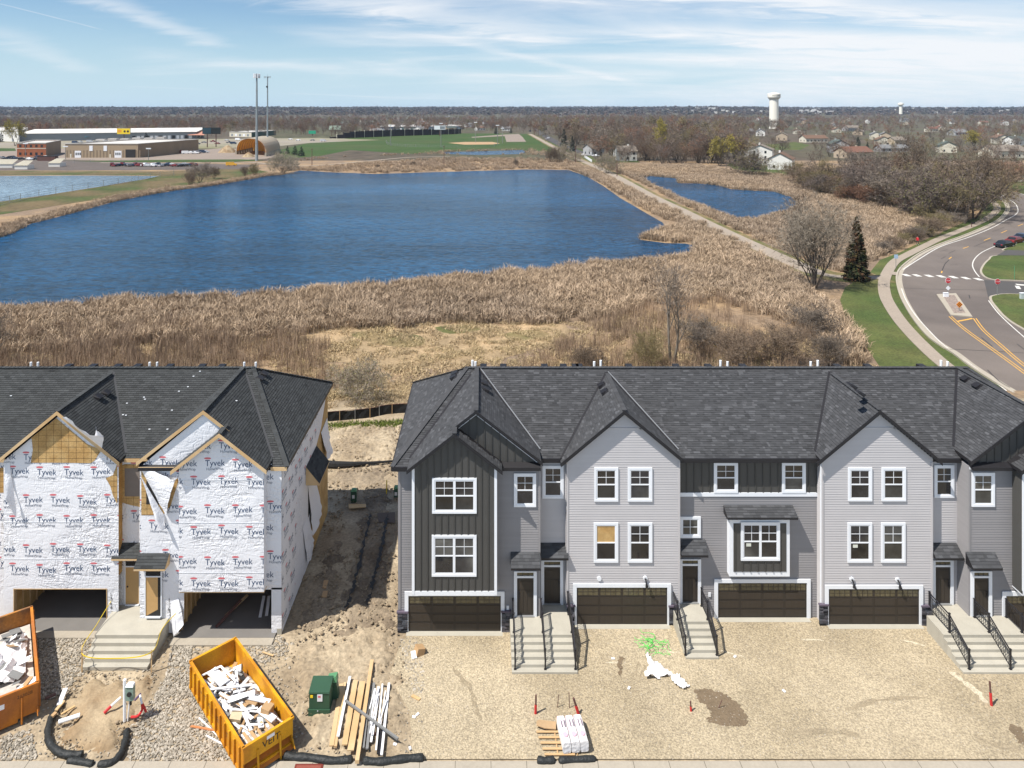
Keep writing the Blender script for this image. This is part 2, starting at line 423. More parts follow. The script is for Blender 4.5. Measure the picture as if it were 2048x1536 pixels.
def water(name, base, bump, sc, rough, spec=0.5):
 m = bpy.data.materials.new(name); m.use_nodes = True
 N, L = m.node_tree.nodes, m.node_tree.links; b = N["Principled BSDF"]
 b.inputs['Roughness'].default_value = rough; b.inputs['IOR'].default_value = 1.33
 b.inputs['Specular IOR Level'].default_value = spec
 g = N.new("ShaderNodeNewGeometry")
 def nz(scale, st, rot, det, rg=0.6):
  mpn = N.new("ShaderNodeMapping"); mpn.inputs['Scale'].default_value = st; mpn.inputs['Rotation'].default_value = (0, 0, rad(rot))
  L.new(g.outputs['Position'], mpn.inputs[0])
  n = N.new("ShaderNodeTexNoise"); n.inputs['Scale'].default_value = scale; n.inputs['Detail'].default_value = det; n.inputs['Roughness'].default_value = rg
  L.new(mpn.outputs[0], n.inputs['Vector']); return n.outputs[0]
 a = nz(sc, (0.45, 0.8, 1), 14, 6, 0.7); c = nz(sc * 0.16, (0.5, 1.0, 1), -10, 3); big = nz(0.012, (0.5, 1.3, 1), 8, 4)
 ad = N.new("ShaderNodeMath"); ad.operation = 'MULTIPLY_ADD'; L.new(c, ad.inputs[0]); ad.inputs[1].default_value = 1.6; L.new(a, ad.inputs[2])
 bp = N.new("ShaderNodeBump"); bp.inputs['Strength'].default_value = bump; bp.inputs['Distance'].default_value = 0.55
 L.new(ad.outputs[0], bp.inputs['Height']); L.new(bp.outputs[0], b.inputs['Normal'])
 mr_ = N.new("ShaderNodeMapRange"); mr_.inputs[1].default_value = 0.35; mr_.inputs[2].default_value = 0.65
 mr_.inputs[3].default_value = 0.62; mr_.inputs[4].default_value = 1.4
 L.new(big, mr_.inputs[0])
 mr2 = N.new("ShaderNodeMapRange"); mr2.inputs[1].default_value = 0.32; mr2.inputs[2].default_value = 0.68
 mr2.inputs[3].default_value = 0.15; mr2.inputs[4].default_value = 2.1
 L.new(a, mr2.inputs[0])
 mu = N.new("ShaderNodeMath"); mu.operation = 'MULTIPLY'; L.new(mr_.outputs[0], mu.inputs[0]); L.new(mr2.outputs[0], mu.inputs[1])
 sc_ = N.new("ShaderNodeVectorMath"); sc_.operation = 'SCALE'; sc_.inputs[0].default_value = base
 L.new(mu.outputs[0], sc_.inputs['Scale']); L.new(sc_.outputs[0], b.inputs['Base Color'])
 MATS[name] = m; return m
m_water = water("pond_water", (0.007, 0.052, 0.118), 1.0, 1.7, 0.14, 0.28)
m_water2 = water("pale_water", (0.11, 0.15, 0.18), 0.25, 1.2, 0.2)
mk("bank_grass_p", (0.10, 0.105, 0.035), 0.9, 0.3, 0.3, base2=(0.22, 0.16, 0.08), fine=0.4, fscale=2)
m_silt = mk("black_silt_fabric", (0.014, 0.014, 0.014), 0.7, 0.3, 2, bump=0.5, bscale=6)
# ---- ground: one sheet to the horizon
ZM = -1.5                                     # level of the marsh, road and everything beyond the building pad
def smooth(t): t = max(0.0, min(1.0, t)); return t * t * (3 - 2 * t)
def terr(x, y):
 z = ZM * smooth((y - 65.5) / 9.0)
 if y > 1900:
  k = (y - 1900) / 2600.0
  h = 28 * smooth(k) + 7 * smooth(k) * mnoise.noise(Vector((x * 0.0011, y * 0.0007, 3.1))) * 1.6 + 6 * smooth(k) * mnoise.noise(Vector((x * 0.004, y * 0.002, 9.0)))
  h += 10 * smooth((y - 4200) / 2000) * (0.7 + 0.5 * math.sin(x * 0.0009 + 1.0))
  z += h
 return z
def axis(brk):
 out = []
 for a, b, st in brk:
  n = max(1, int(round((b - a) / st)))
  out += [a + (b - a) * i / n for i in range(n)]
 return out + [brk[-1][1]]
def ground_grid(name, xs, ys, mat, mats=None):
 mb = MB()
 vs_ = [(x, y, terr(x, y)) for y in ys for x in xs]; nx = len(xs)
 fs_ = [(j * nx + i, j * nx + i + 1, (j + 1) * nx + i + 1, (j + 1) * nx + i) for j in range(len(ys) - 1) for i in range(nx - 1)]
 mb.raw(vs_, fs_)
 return mb.build(name, mat, kind='structure', smooth=True)
ground_grid("ground_pad", axis([(-90, 140, 5)]), axis([(18, 65, 4), (65, 69, 0.8)]), m_sand)
ground_grid("ground_marsh", axis([(-420, 420, 20)]), axis([(69, 76, 0.7), (76, 400, 18)]), m_litter)
ground_grid("ground_beyond", axis([(-5200, -600, 230), (-600, 600, 60), (600, 5200, 230)]),
   axis([(400, 1900, 60), (1900, 5000, 70), (5000, 8200, 200)]), m_wood_floor)
sheet("straw_ground", [G(x, y, -1.5) for x, y in [(520, 700), (600, 668), (700, 652), (820, 655), (900, 648), (1000, 652), (1080, 645), (1130, 650), (1150, 672), (1080, 695), (1000, 720), (900, 740), (750, 730), (620, 720)]], ZM + 0.02, m_straw)
for i_, pl in enumerate([[(700, 668), (760, 662), (840, 672), (845, 690), (800, 695), (740, 684)], [(870, 655), (940, 650), (960, 660), (900, 668)], [(1010, 668), (1060, 660), (1100, 668), (1060, 680), (1020, 680)]]):
 sheet("green_moss_patch", [G(x, y, ZM) for x, y in catmull(pl, 3, True)], ZM + 0.03, MATS['bank_grass_p'])
# ---- water
Wz = ZM + 0.05
pond_px = [(-420, 690), (-150, 640), (0, 622), (60, 618), (110, 616), (170, 606), (235, 600), (300, 603), (370, 598), (430, 596), (520, 591), (600, 584), (700, 577), (780, 574), (850, 560), (950, 551),
   (1010, 546), (1080, 540), (1150, 534), (1230, 528), (1300, 524), (1372, 514), (1392, 500), (1385, 490), (1370, 487), (1330, 486), (1278, 479), (1300, 468), (1335, 460), (1325, 445), (1297, 429), (1263, 409), (1240, 396), (1225, 385),
   (1205, 371), (1172, 352), (1137, 340), (1050, 339), (950, 342), (850, 345), (750, 348), (650, 344), (600, 341), (565, 350), (535, 352), (480, 362), (420, 372), (350, 381), (280, 393), (230, 403),
   (150, 425), (60, 448), (20, 468), (-60, 492), (-200, 530), (-400, 600)]
POND = [G(x, y, Wz) for x, y in pond_px]
sheet("pond_water", POND, Wz, m_water)
pond2_px = [(1282, 356), (1300, 352), (1355, 357), (1357, 366), (1400, 367), (1439, 371), (1461, 378), (1500, 381), (1548, 383), (1585, 395), (1600, 410), (1575, 425), (1552, 430), (1519, 440), (1472, 440), (1424, 420), (1373, 405), (1336, 386), (1300, 369)]
POND2 = [G(x, y, Wz) for x, y in pond2_px]
sheet("marsh_pond_water", POND2, Wz, m_water)
POND3 = [G(x, y, Wz) for x, y in [(-300, 352), (0, 352), (150, 351), (318, 352), (290, 358), (200, 373), (100, 389), (0, 403), (-160, 425), (-400, 450)]]
sheet("basin_water", POND3, Wz, m_water2)
POND4 = [G(x, y, Wz) for x, y in [(882, 304), (950, 303), (1045, 300), (1052, 304), (1042, 308), (960, 310), (895, 308)]]
sheet("far_pond_water", POND4, Wz, m_water)
sheet("rill_water", [G(x, y, Wz) for x, y in [(1638, 460), (1655, 455), (1668, 462), (1655, 470), (1640, 468)]], Wz, m_water2)
# ---- lawns, road, pavements on the right
Rz = ZM + 0.10
sheet("roadside_grass", [G(x, y, ZM) for x, y in [(1690, 575), (1680, 600), (1700, 660), (1730, 690), (1760, 735), (1900, 860), (2500, 1400), (3200, 1400), (3200, 560), (2060, 380), (1985, 398), (1960, 430), (1850, 480), (1800, 505), (1760, 520), (1740, 545)]], ZM + 0.03, m_lawn)
sheet("far_lawn", [G(x, y, ZM) for x, y in [(1970, 370), (1985, 356), (2200, 352), (2500, 400), (2150, 398), (2048, 386)]], ZM + 0.05, m_lawn)
road_l = [(2150, 880), (2048, 797), (1990, 750), (1942, 722 + 10), (1909, 722), (1882, 696), (1856, 670), (1831, 640), (1812, 610), (1801, 586), (1795, 559), (1799, 541), (1816, 524), (1844, 505), (1882, 488), (1939, 467), (1990, 444), (2008, 428), (2013, 415), (2004, 400), (1975, 377)]
road_l = [(2150, 880), (2048, 797), (1990, 762), (1942, 731), (1909, 706), (1882, 690)] + road_l[6:]
ROADL = [G(x, y, Rz) for x, y in road_l]
ROAD = catmull(ROADL, 3) + [G(x, y, Rz) for x, y in [(1990, 375), (2048, 388), (2150, 408), (2500, 480), (3000, 620), (3000, 1000), (2600, 1100)]]
sheet("road", ROAD, Rz, m_asphalt)
gut = catmull([G(x + 4, y, Rz) for x, y in road_l[1:]], 4)
ribbon(gut, 0.75, Rz + 0.006).build("gutter", m_conc, kind='structure')
kl = catmull([G(x, y, Rz) for x, y in road_l[1:]], 4)
ribbon([(p[0] - 0.15, p[1]) for p in kl], 0.28, Rz + 0.12, h=0.2).build("kerb", m_conc, kind='structure')
def island(name, px, z, kerbw=0.3, mat=m_lawn):
 pts = catmull([G(x, y, z) for x, y in px], 4, True)
 ribbon(pts + [pts[0]], kerbw * 2.2, z + 0.10, h=0.12).build("kerb", m_conc, kind='structure')
 return sheet(name, pts, z + 0.14, mat)
island("grass_verge", [(1965, 547), (1968, 533), (1980, 520), (1997, 512), (2100, 512), (2300, 530), (2300, 580), (2048, 562), (1985, 559)], Rz)
island("grass_verge", [(2010, 502), (2030, 492), (2070, 478), (2300, 500), (2300, 512), (2100, 505)], Rz)
island("grass_verge", [(1984, 600), (1992, 592), (2048, 590), (2300, 605), (2500, 800), (2200, 740), (2048, 658), (2014, 636), (1996, 617)], Rz)
sheet("side_road", [G(x, y, Rz) for x, y in [(1968, 560), (2048, 565), (2300, 586), (2300, 602), (2048, 588), (1995, 589), (1976, 594)]], Rz + 0.012, m_asphalt_new)
sheet("driveway", [G(x, y, Rz) for x, y in [(1994, 512), (2014, 501), (2090, 504), (2200, 509), (2200, 516), (2100, 513)]], Rz + 0.16, m_asphalt_new)
sidewalk_px = [(1960, 393), (1978, 398), (1992, 410), (1994, 420), (1982, 432), (1958, 446), (1925, 460), (1880, 478), (1845, 495), (1815, 510), (1790, 524), (1775, 545), (1768, 565), (1770, 590), (1780, 612), (1800, 642), (1826, 672), (1852, 698), (1876, 720), (1910, 748), (1960, 790)]
SW = catmull([G(x, y, ZM) for x, y in sidewalk_px], 4)
ribbon(SW, 1.75, ZM + 0.12, h=0.1).build("sidewalk", m_path, kind='structure')
sheet("kerb_ramp", [G(x, y, ZM + .1) for x, y in [(1781, 543), (1798, 545), (1797, 551), (1779, 549)]], ZM + 0.14, m_path)
trail_px = [(1060, 268), (1100, 290), (1153, 317), (1190, 333), (1230, 352), (1300, 391), (1360, 420), (1420, 450), (1500, 488), (1584, 526), (1640, 548), (1700, 556), (1768, 556)]
TRAIL = catmull([G(x, y, ZM) for x, y in trail_px], 5)
ribbon(TRAIL, 7.0, ZM + 0.06).build("trail_verge", MATS["bank_grass_p"], kind='structure')
ribbon(TRAIL, [2.0 if p[0] > 60 else 3.9 for p in TRAIL], ZM + 0.13, h=0.1).build("trail", m_path, kind='structure')
t2 = catmull([G(x, y, ZM) for x, y in [(200, 326), (420, 326), (500, 325), (580, 332), (650, 330), (740, 322), (820, 315), (900, 313)]], 5)
ribbon(t2, 3.0, ZM + 0.12).build("gravel_path", m_path, kind='structure')
far_road = catmull([G(x, y, ZM) for x, y in [(1150, 312), (1100, 290), (1075, 272), (1064, 262), (1060, 255)]], 4)
ribbon([(p[0] + 9, p[1]) for p in far_road], 8, ZM + 0.1).build("residential_road", m_asphalt_new, kind='structure')
mbw = MB()
wl1 = catmull([G(x, y, Rz) for x, y in [(1806, 539), (1840, 517), (1882, 493), (1939, 474), (1985, 455), (2010, 441), (2030, 430), (2036, 420), (2028, 405), (2000, 388), (1981, 377)]], 5)
ribbon(wl1, 0.22, Rz + 0.010, mbw)
wl2 = catmull([G(x, y, Rz) for x, y in [(1803, 577), (1812, 600), (1830, 629), (1858, 661), (1890, 692), (1935, 724), (1990, 764), (2060, 818)]], 5)
ribbon(wl2, 0.14, Rz + 0.010, mbw)
wl3 = catmull([G(x, y, Rz) for x, y in [(1959, 554), (1950, 543), (1945, 530), (1950, 517), (1965, 504), (1993, 491)]], 5)
ribbon(wl3, 0.18, Rz + 0.010, mbw)
wl4 = catmull([G(x, y, Rz) for x, y in [(1977, 601), (2000, 630), (2048, 674), (2100, 715)]], 5)
ribbon(wl4, 0.15, Rz + 0.010, mbw)
wl5 = catmull([G(x, y, Rz) for x, y in [(1978, 374), (2048, 389), (2120, 404)]], 4)
ribbon(wl5, 0.3, Rz + 0.010, mbw)
mbw.build("white_road_line", m_paint_w, kind='structure')
mby = MB()
for off, px in ((0, [(1898, 633), (1925, 657), (1960, 683), (2014, 722), (2060, 756), (2120, 800)]), (0, [(1947, 637), (1965, 661), (2000, 692), (2032, 720), (2080, 757), (2140, 800)])):
 c = catmull([G(x, y, Rz) for x, y in px], 5)
 ribbon(c, 0.13, Rz + 0.010, mby); ribbon([(p[0] + 0.42, p[1] + 0.1) for p in c], 0.13, Rz + 0.010, mby)
for a, b in (((1926, 497), (1937, 493)), ((1968, 481), (1981, 476)), ((2002, 466), (2014, 461)), ((2036, 452), (2046, 448)), ((1883, 546), (1884, 542)), ((1898, 518), (1903, 514))):
 ribbon([G(*a, Rz), G(*b, Rz)], 0.2, Rz + 0.010, mby)
ribbon([G(1914, 643, Rz), G(1945, 637, Rz)], 0.35, Rz + 0.011, mby)
mby.build("yellow_road_line", m_paint_y, kind='structure')
for cx_, cy_ in ((332, 637), (443, 640), (573, 645), (700, 650), (830, 658), (960, 668), (1095, 680)):
 x_, y_ = 1750 + cx_ / 5.295, 430 + cy_ / 5.295
 c = G(x_, y_, Rz)
 mb = MB(); mb.box(c[0] - 0.47, c[0] + 0.47, c[1] - 0.8, c[1] + 0.8, Rz + 0.001, Rz + 0.014)
 mb.build("crosswalk_block", m_paint_w, kind='structure')
mb = MB(); ribbon([G(2032, 569, Rz), G(2080, 573, Rz)], 1.0, Rz + 0.02, mb); ribbon([G(2034, 572, Rz), G(2038, 578, Rz)], 0.6, Rz + 0.021, mb)
mb.build("stop_line", m_paint_w, kind='structure')
mbs = MB()
for ln in ([(1884, 542), (1890, 528), (1898, 520)], [(1805, 576), (1850, 578), (1910, 579), (1970, 580)], [(1882, 518), (1891, 513)], [(1897, 507), (1910, 501)], [(1948, 493), (1970, 484), (1984, 479)], [(1963, 675), (1985, 693)], [(1890, 698), (1960, 701), (2048, 706)], [(2034, 688), (2050, 700)], [(1975, 740), (1998, 762), (2020, 775)], [(1938, 590), (1940, 597)], [(1900, 530), (1916, 529)], [(1985, 463), (2008, 455)], [(1880, 503), (1895, 499)]):
 ribbon(catmull([G(x, y, Rz) for x, y in ln], 4), 0.12, Rz + 0.008, mbs)
mbs.build("sealed_crack", m_seal, kind='structure')
mi_px = [(1873, 590), (1912, 588), (1945, 635), (1901, 631)]
mi = [G(x, y, Rz) for x, y in mi_px]
sheet("median_kerb", mi, Rz + 0.15, m_conc, thick=0.15)
mi2 = [G(x, y, Rz) for x, y in [(1885, 592), (1909, 592), (1931, 628), (1908, 628)]]
sheet("median_rock_bed", mi2, Rz + 0.165, mk("rock_bed", (0.25, 0.2, 0.17), 0.9, 0.5, 4, fine=0.9, fscale=5, bump=1, bscale=5))
# ---- far fields and lots on the left
def zone(name, px, mat, dz): return sheet(name, [G(x, y, ZM) for x, y in px], ZM + dz, mat)
zone("park_grass", [(560, 300), (620, 285), (700, 276), (900, 266), (1060, 268), (1140, 300), (1130, 310), (1080, 302), (980, 297), (820, 308), (700, 300), (640, 312), (560, 318)], m_field, 0.03)
zone("basin_bank_grass", [(-400, 345), (0, 342), (330, 343), (500, 336), (540, 345), (420, 364), (300, 380), (200, 398), (60, 420), (-100, 445), (-500, 520), (-500, 455), (-160, 426), (0, 404), (100, 390), (200, 374), (290, 359), (320, 351), (150, 350), (-400, 351)], mk("bank_grass", (0.058, 0.075, 0.018), 0.9, 0.35, 0.12, base2=(0.13, 0.095, 0.045), fine=0.5, fscale=0.8, contrast=1.2), 0.04)
zone("storage_lot", [(-400, 341), (-400, 318), (0, 318), (180, 322), (420, 328), (520, 330), (480, 338), (200, 341)], m_lot_dk, 0.06)
zone("yard_lot", [(-400, 318), (-400, 296), (30, 296), (400, 300), (450, 296), (520, 300), (560, 312), (530, 318), (420, 323), (200, 321), (0, 318)], m_lot, 0.07)
zone("warehouse_lot", [(-300, 296), (-300, 274), (430, 278), (640, 276), (760, 280), (620, 286), (560, 292), (440, 297), (20, 297)], mk("pale_lot", (0.27, 0.235, 0.195), 0.9, 0.2, 0.02, base2=(0.20, 0.19, 0.10), fine=0.2, fscale=0.3), 0.06)
zone("yard_verge_grass", [(150, 323), (320, 320), (480, 319), (530, 321), (470, 324), (300, 325)], m_field, 0.12)
zone("roadside_strip", [(-50, 296), (30, 297), (32, 302), (-50, 304)], m_field, 0.12)
zone("infield", [(896, 286), (930, 284), (985, 284), (1000, 287), (985, 289), (930, 289.5)], m_infield, 0.06)
zone("ballpark_car_park", [(1008, 269), (1038, 268), (1046, 275), (1052, 283.5), (1013, 284)], m_lot, 0.06)
zone("ballpark_walk", [(942, 274), (1010, 269), (1012, 272), (945, 275.5)], m_lot, 0.07)
zone("backyard_grass", [(1455, 330), (1480, 318), (1520, 320), (1560, 330), (1600, 345), (1560, 352), (1505, 348), (1475, 342)], m_lawn, 0.04)
zone("backyard_grass", [(1530, 290), (1590, 284), (1620, 290), (1600, 300), (1540, 300)], m_lawn, 0.04)
zone("corner_grass", [(1135, 300), (1160, 297), (1190, 318), (1270, 318), (1280, 325), (1180, 325)], m_lawn, 0.05)
# ---- construction-site surfaces
sheet("gravel_driveway", [(-3.6, 37.9), (-4.3, 36.6), (-4.6, 34.5), (-3.4, 32.5), (-3.0, 30.1), (45, 30.1), (45, 38.6), (18.2, 38.6), (10.8, 38.6), (3, 38.3)], 0.05, m_gravel)
DIRTP = []
dk = mk("wet_dirt", (0.165, 0.122, 0.078), 0.9, 0.3, 3, bump=0.8, bscale=10, fine=0.3, fscale=15)
for pl in ([(1388, 1382), (1410, 1378), (1440, 1384), (1460, 1395), (1478, 1410), (1492, 1430), (1494, 1448), (1470, 1453), (1440, 1450), (1412, 1440), (1425, 1425), (1400, 1405)], [(2020, 1450), (2048, 1462), (2048, 1490), (2030, 1472)], [(1236, 1318), (1248, 1316), (1244, 1340), (1238, 1350)]):
 pl = catmull(pl, 8, True)
 sheet("dark_dirt_patch", [G(x + R.gauss(0, 2.2), y + R.gauss(0, 1.4), 0.05) for x, y in pl], 0.06, dk)
 DIRTP.append([G(x, y, 0.05) for x, y in pl])
sheet("kerbside_pavement", [(-60, 24), (60, 24), (60, 29.95), (-60, 29.95)], 0.10, m_conc, thick=0.1)
mb = MB()
for k in range(-26, 42):
 x = k * 1.52 + 0.35; mb.box(x, x + 0.02, 24.1, 29.96, 0.09, 0.104)
mb.build("pavement_joint", mk("joint", (0.10, 0.09, 0.07), 0.9), kind='structure')
def mound(name, px, h, mat, seed, z0=0.0, bumpy=0.35):
 pts = [G(x, y, z0) for x, y in px]
 x0 = min(p[0] for p in pts); x1 = max(p[0] for p in pts); y0 = min(p[1] for p in pts); y1 = max(p[1] for p in pts)
 st = 0.12; nx = int((x1 - x0) / st) + 1; ny = int((y1 - y0) / st) + 1
 mb = MB(); idx = {}
 def edge(x, y):
  if not inside((x, y), pts): return 0
  d = 9
  for i in range(len(pts)):
   a, b = pts[i], pts[(i + 1) % len(pts)]
   vx, vy = b[0] - a[0], b[1] - a[1]; t = max(0, min(1, ((x - a[0]) * vx + (y - a[1]) * vy) / (vx * vx + vy * vy + 1e-9)))
   d = min(d, math.hypot(x - a[0] - vx * t, y - a[1] - vy * t))
  return smooth((d - .35 - .9 * mnoise.noise(Vector((x * 1.3 + seed, y * 1.3, 8))) - .3 * mnoise.noise(Vector((x * 5, y * 5, 3)))) / 0.7)
 for j in range(ny + 1):
  for i in range(nx + 1):
   x, y = x0 + i * st, y0 + j * st; e = edge(x, y)
   n = mnoise.noise(Vector((x * 1.1 + seed, y * 1.1, 0))) * 0.5 + 0.5
   n2 = mnoise.noise(Vector((x * 4 + seed, y * 4, 5)))
   z = z0 - 0.03 + e * (h * (0.45 + 0.75 * n) + bumpy * 0.16 * n2)
   idx[i, j] = len(mb.v); mb.v.append((x, y, z))
 for j in range(ny):
  for i in range(nx):
   if mb.v[idx[i, j]][2] > z0 - 0.029 or mb.v[idx[i + 1, j + 1]][2] > z0 - 0.029:
    mb.f.append((idx[i, j], idx[i + 1, j], idx[i + 1, j + 1], idx[i, j + 1])); mb.t.append(0.5); mb.m.append(0)
 return mb.build(name, mat, kind='structure', smooth=True)
mound("dirt_mound", [(120, 1400), (170, 1345), (240, 1342), (310, 1350), (330, 1375), (300, 1420), (270, 1470), (240, 1515), (150, 1522), (95, 1515), (100, 1450)], 0.30, m_dirt, 1.0)
mound("dirt_mound", [(40, 1450), (95, 1450), (110, 1521), (60, 1521), (10, 1500)], 0.12, m_dirt, 4.0)
mound("sand_ridge", [(560, 1285), (640, 1270), (740, 1250), (790, 1260), (800, 1330), (840, 1400), (820, 1460), (840, 1518), (560, 1518), (600, 1440), (560, 1370)], 0.22, m_sand, 9.0, bumpy=0.9)
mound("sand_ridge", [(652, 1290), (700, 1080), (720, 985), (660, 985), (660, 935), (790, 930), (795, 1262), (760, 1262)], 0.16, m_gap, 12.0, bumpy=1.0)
mound("sand_ridge", [(655, 925), (655, 850), (720, 845), (810, 850), (800, 925), (790, 928)], 0.2, m_sand, 15.0, bumpy=1.1)
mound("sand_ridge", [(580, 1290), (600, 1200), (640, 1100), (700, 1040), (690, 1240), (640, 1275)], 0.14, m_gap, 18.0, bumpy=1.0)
m_track = mk("pressed_gravel", (0.30, 0.245, 0.165), 0.95, 0.3, 2, fine=0.6, fscale=14, bump=0.8, bscale=16)
m_spill = mk("pale_gravel", (0.52, 0.45, 0.33), 0.95, 0.25, 2, fine=0.6, fscale=14, bump=0.8, bscale=16)
for ln, w_, mt in (([(1262, 1345), (1256, 1380), (1248, 1420)], .10, m_track), ([(1278, 1325), (1268, 1352)], .12, m_track), ([(1290, 1330), (1276, 1365)], .10, m_track), ([(1900, 1345), (1940, 1372), (1975, 1405)], .35, m_spill), ([(1600, 1278), (1650, 1281)], .12, m_spill), ([(1330, 1303), (1375, 1305)], .12, m_spill), ([(1440, 1300), (1490, 1315)], .10, m_spill),
     ([(1805, 1280), (1850, 1292)], .14, m_spill), ([(1210, 1325), (1240, 1326)], .1, m_spill), ([(1060, 1342), (1110, 1345)], .1, m_spill), ([(1690, 1420), (1760, 1400), (1850, 1395)], .25, m_track), ([(1560, 1470), (1640, 1462), (1720, 1470)], .3, m_track), ([(1950, 1470), (1990, 1490), (2040, 1500)], .3, m_track), ([(900, 1330), (940, 1380), (960, 1440)], .25, m_track)):
 c = catmull([G(x, y, 0.05) for x, y in ln], 7); n_ = len(c)
 ribbon([(p[0] + R.gauss(0, .05), p[1] + R.gauss(0, .02)) for p in c], [w_ * R.uniform(.3, 1.2) * (0.3 if i in (0, n_ - 1) else 1) for i in range(n_)], 0.056).build("gravel_streak", mt, kind='structure')
m_rut = mk("wet_rut", (0.03, 0.026, 0.022), 0.6, 0.3, 4)
for ln in ([(740, 1030), (728, 1090), (708, 1170), (690, 1222)], [(775, 1030), (765, 1090), (748, 1160), (735, 1212)]):
 c = catmull([G(x, y, 0.13) for x, y in ln], 16)
 c = [(p[0] + R.uniform(-.07, .07), p[1] + R.uniform(-.03, .03)) for p in c]
 ribbon(c, [R.uniform(.02, .30) for _ in c], 0.20).build("wheel_rut", m_rut, kind='structure')
gs = MB()
for k in range(2600):
 x = R.uniform(-15, -6.5); y = G(0, 846 - (x + 15) / 8.5 * 8, 0)[1] + R.gauss(0, 0.35) - 0.9
 a = R.uniform(0, 6.28); h = R.uniform(0.08, 0.3); w = 0.05
 gs.face([(x - w * math.cos(a), y - w * math.sin(a), 0), (x + w * math.cos(a), y + w * math.sin(a), 0), (x + R.uniform(-.1, .1), y + R.uniform(-.1, .1), h)], R.random())
gs.build("fence_foot_grass", mk("young_grass", (0.16, 0.20, 0.04), 0.8, 0.2, 3, tone=0.5), kind='stuff', label="strip of young green grass at the foot of the black silt fence", cat="grass")
# ---- building materials
m_shing = mk("charcoal_shingle", (0.058, 0.059, 0.063), 0.95, 0.10, 2, tone=0.42, fine=0.22, fscale=40, bump=0.3, bscale=60)
m_shing2 = mk("dark_shingle", (0.052, 0.055, 0.056), 0.95, 0.10, 2, tone=0.62, fine=0.22, fscale=40, bump=0.3, bscale=60)
m_fascia = mk("dark_bronze_fascia", (0.017, 0.016, 0.018), 0.5, 0.15)
m_trimw = mk("white_trim", (0.74, 0.76, 0.80), 0.6, 0.04)
m_sid_l = mk("light_greige_siding", (0.47, 0.452, 0.458), 0.7, 0.05, 1.0, tone=0.06)
m_sid_d = mk("grey_siding", (0.255, 0.245, 0.25), 0.7, 0.05, 1.0, tone=0.08)
m_bb = mk("charcoal_board", (0.070, 0.068, 0.064), 0.6, 0.06, 1.0, tone=0.1)
m_bat = mk("charcoal_batten", (0.060, 0.058, 0.054), 0.6, 0.06)
m_gdoor = mk("dark_brown_door", (0.036, 0.029, 0.023), 0.45, 0.12, 1.2, stretch=(3, 1, 1), fine=0.12, fscale=30)
m_gpanel = mk("dark_brown_panel", (0.044, 0.035, 0.027), 0.45, 0.15, 1.5, stretch=(6, 1, 1), fine=0.15, fscale=30)
m_stone = mk("dark_ledge_stone", (0.085, 0.078, 0.088), 0.85, 0.25, 6, tone=0.9, bump=0.7, bscale=25, base2=(0.06, 0.065, 0.075))
m_glass = mk("window_glass", (0.060, 0.060, 0.056), 0.06, 0.9, 0.9, spec=0.6, rnd=0.65, base2=(0.015, 0.016, 0.02), contrast=1.6)  # lighter blotches in the glass colour stand in for reflections
m_glass_t = mk("transom_glass", (0.10, 0.085, 0.05), 0.15, 0.6, 4, spec=0.5)
m_iron = mk("black_iron_rail", (0.020, 0.019, 0.022), 0.45, 0.1)
m_pvc = mk("white_pvc_pipe", (0.80, 0.81, 0.82), 0.4, 0.03)
m_metal = mk("galvanised_metal", (0.45, 0.46, 0.47), 0.4, 0.1, metal=0.6)
m_osb = mk("osb_board", (0.42, 0.255, 0.095), 0.85, 0.25, 3, base2=(0.50, 0.33, 0.14), fine=0.45, fscale=30, contrast=1.6)
m_lumber = mk("raw_lumber", (0.52, 0.34, 0.165), 0.8, 0.12, 1.5, base2=(0.58, 0.42, 0.24), fine=0.12, fscale=30)
m_tan = mk("tan_door_skin", (0.50, 0.31, 0.13), 0.7, 0.08)
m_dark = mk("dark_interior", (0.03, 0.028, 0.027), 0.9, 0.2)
m_osbline = mk("osb_marking", (0.10, 0.05, 0.02), 0.9, 0.1)
m_navy = mk("navy_print", (0.02, 0.055, 0.13), 0.7, 0.05)
m_greyprint = mk("grey_print", (0.10, 0.12, 0.17), 0.7, 0.05)
m_redprint = mk("red_print", (0.62, 0.16, 0.18), 0.7, 0.05)
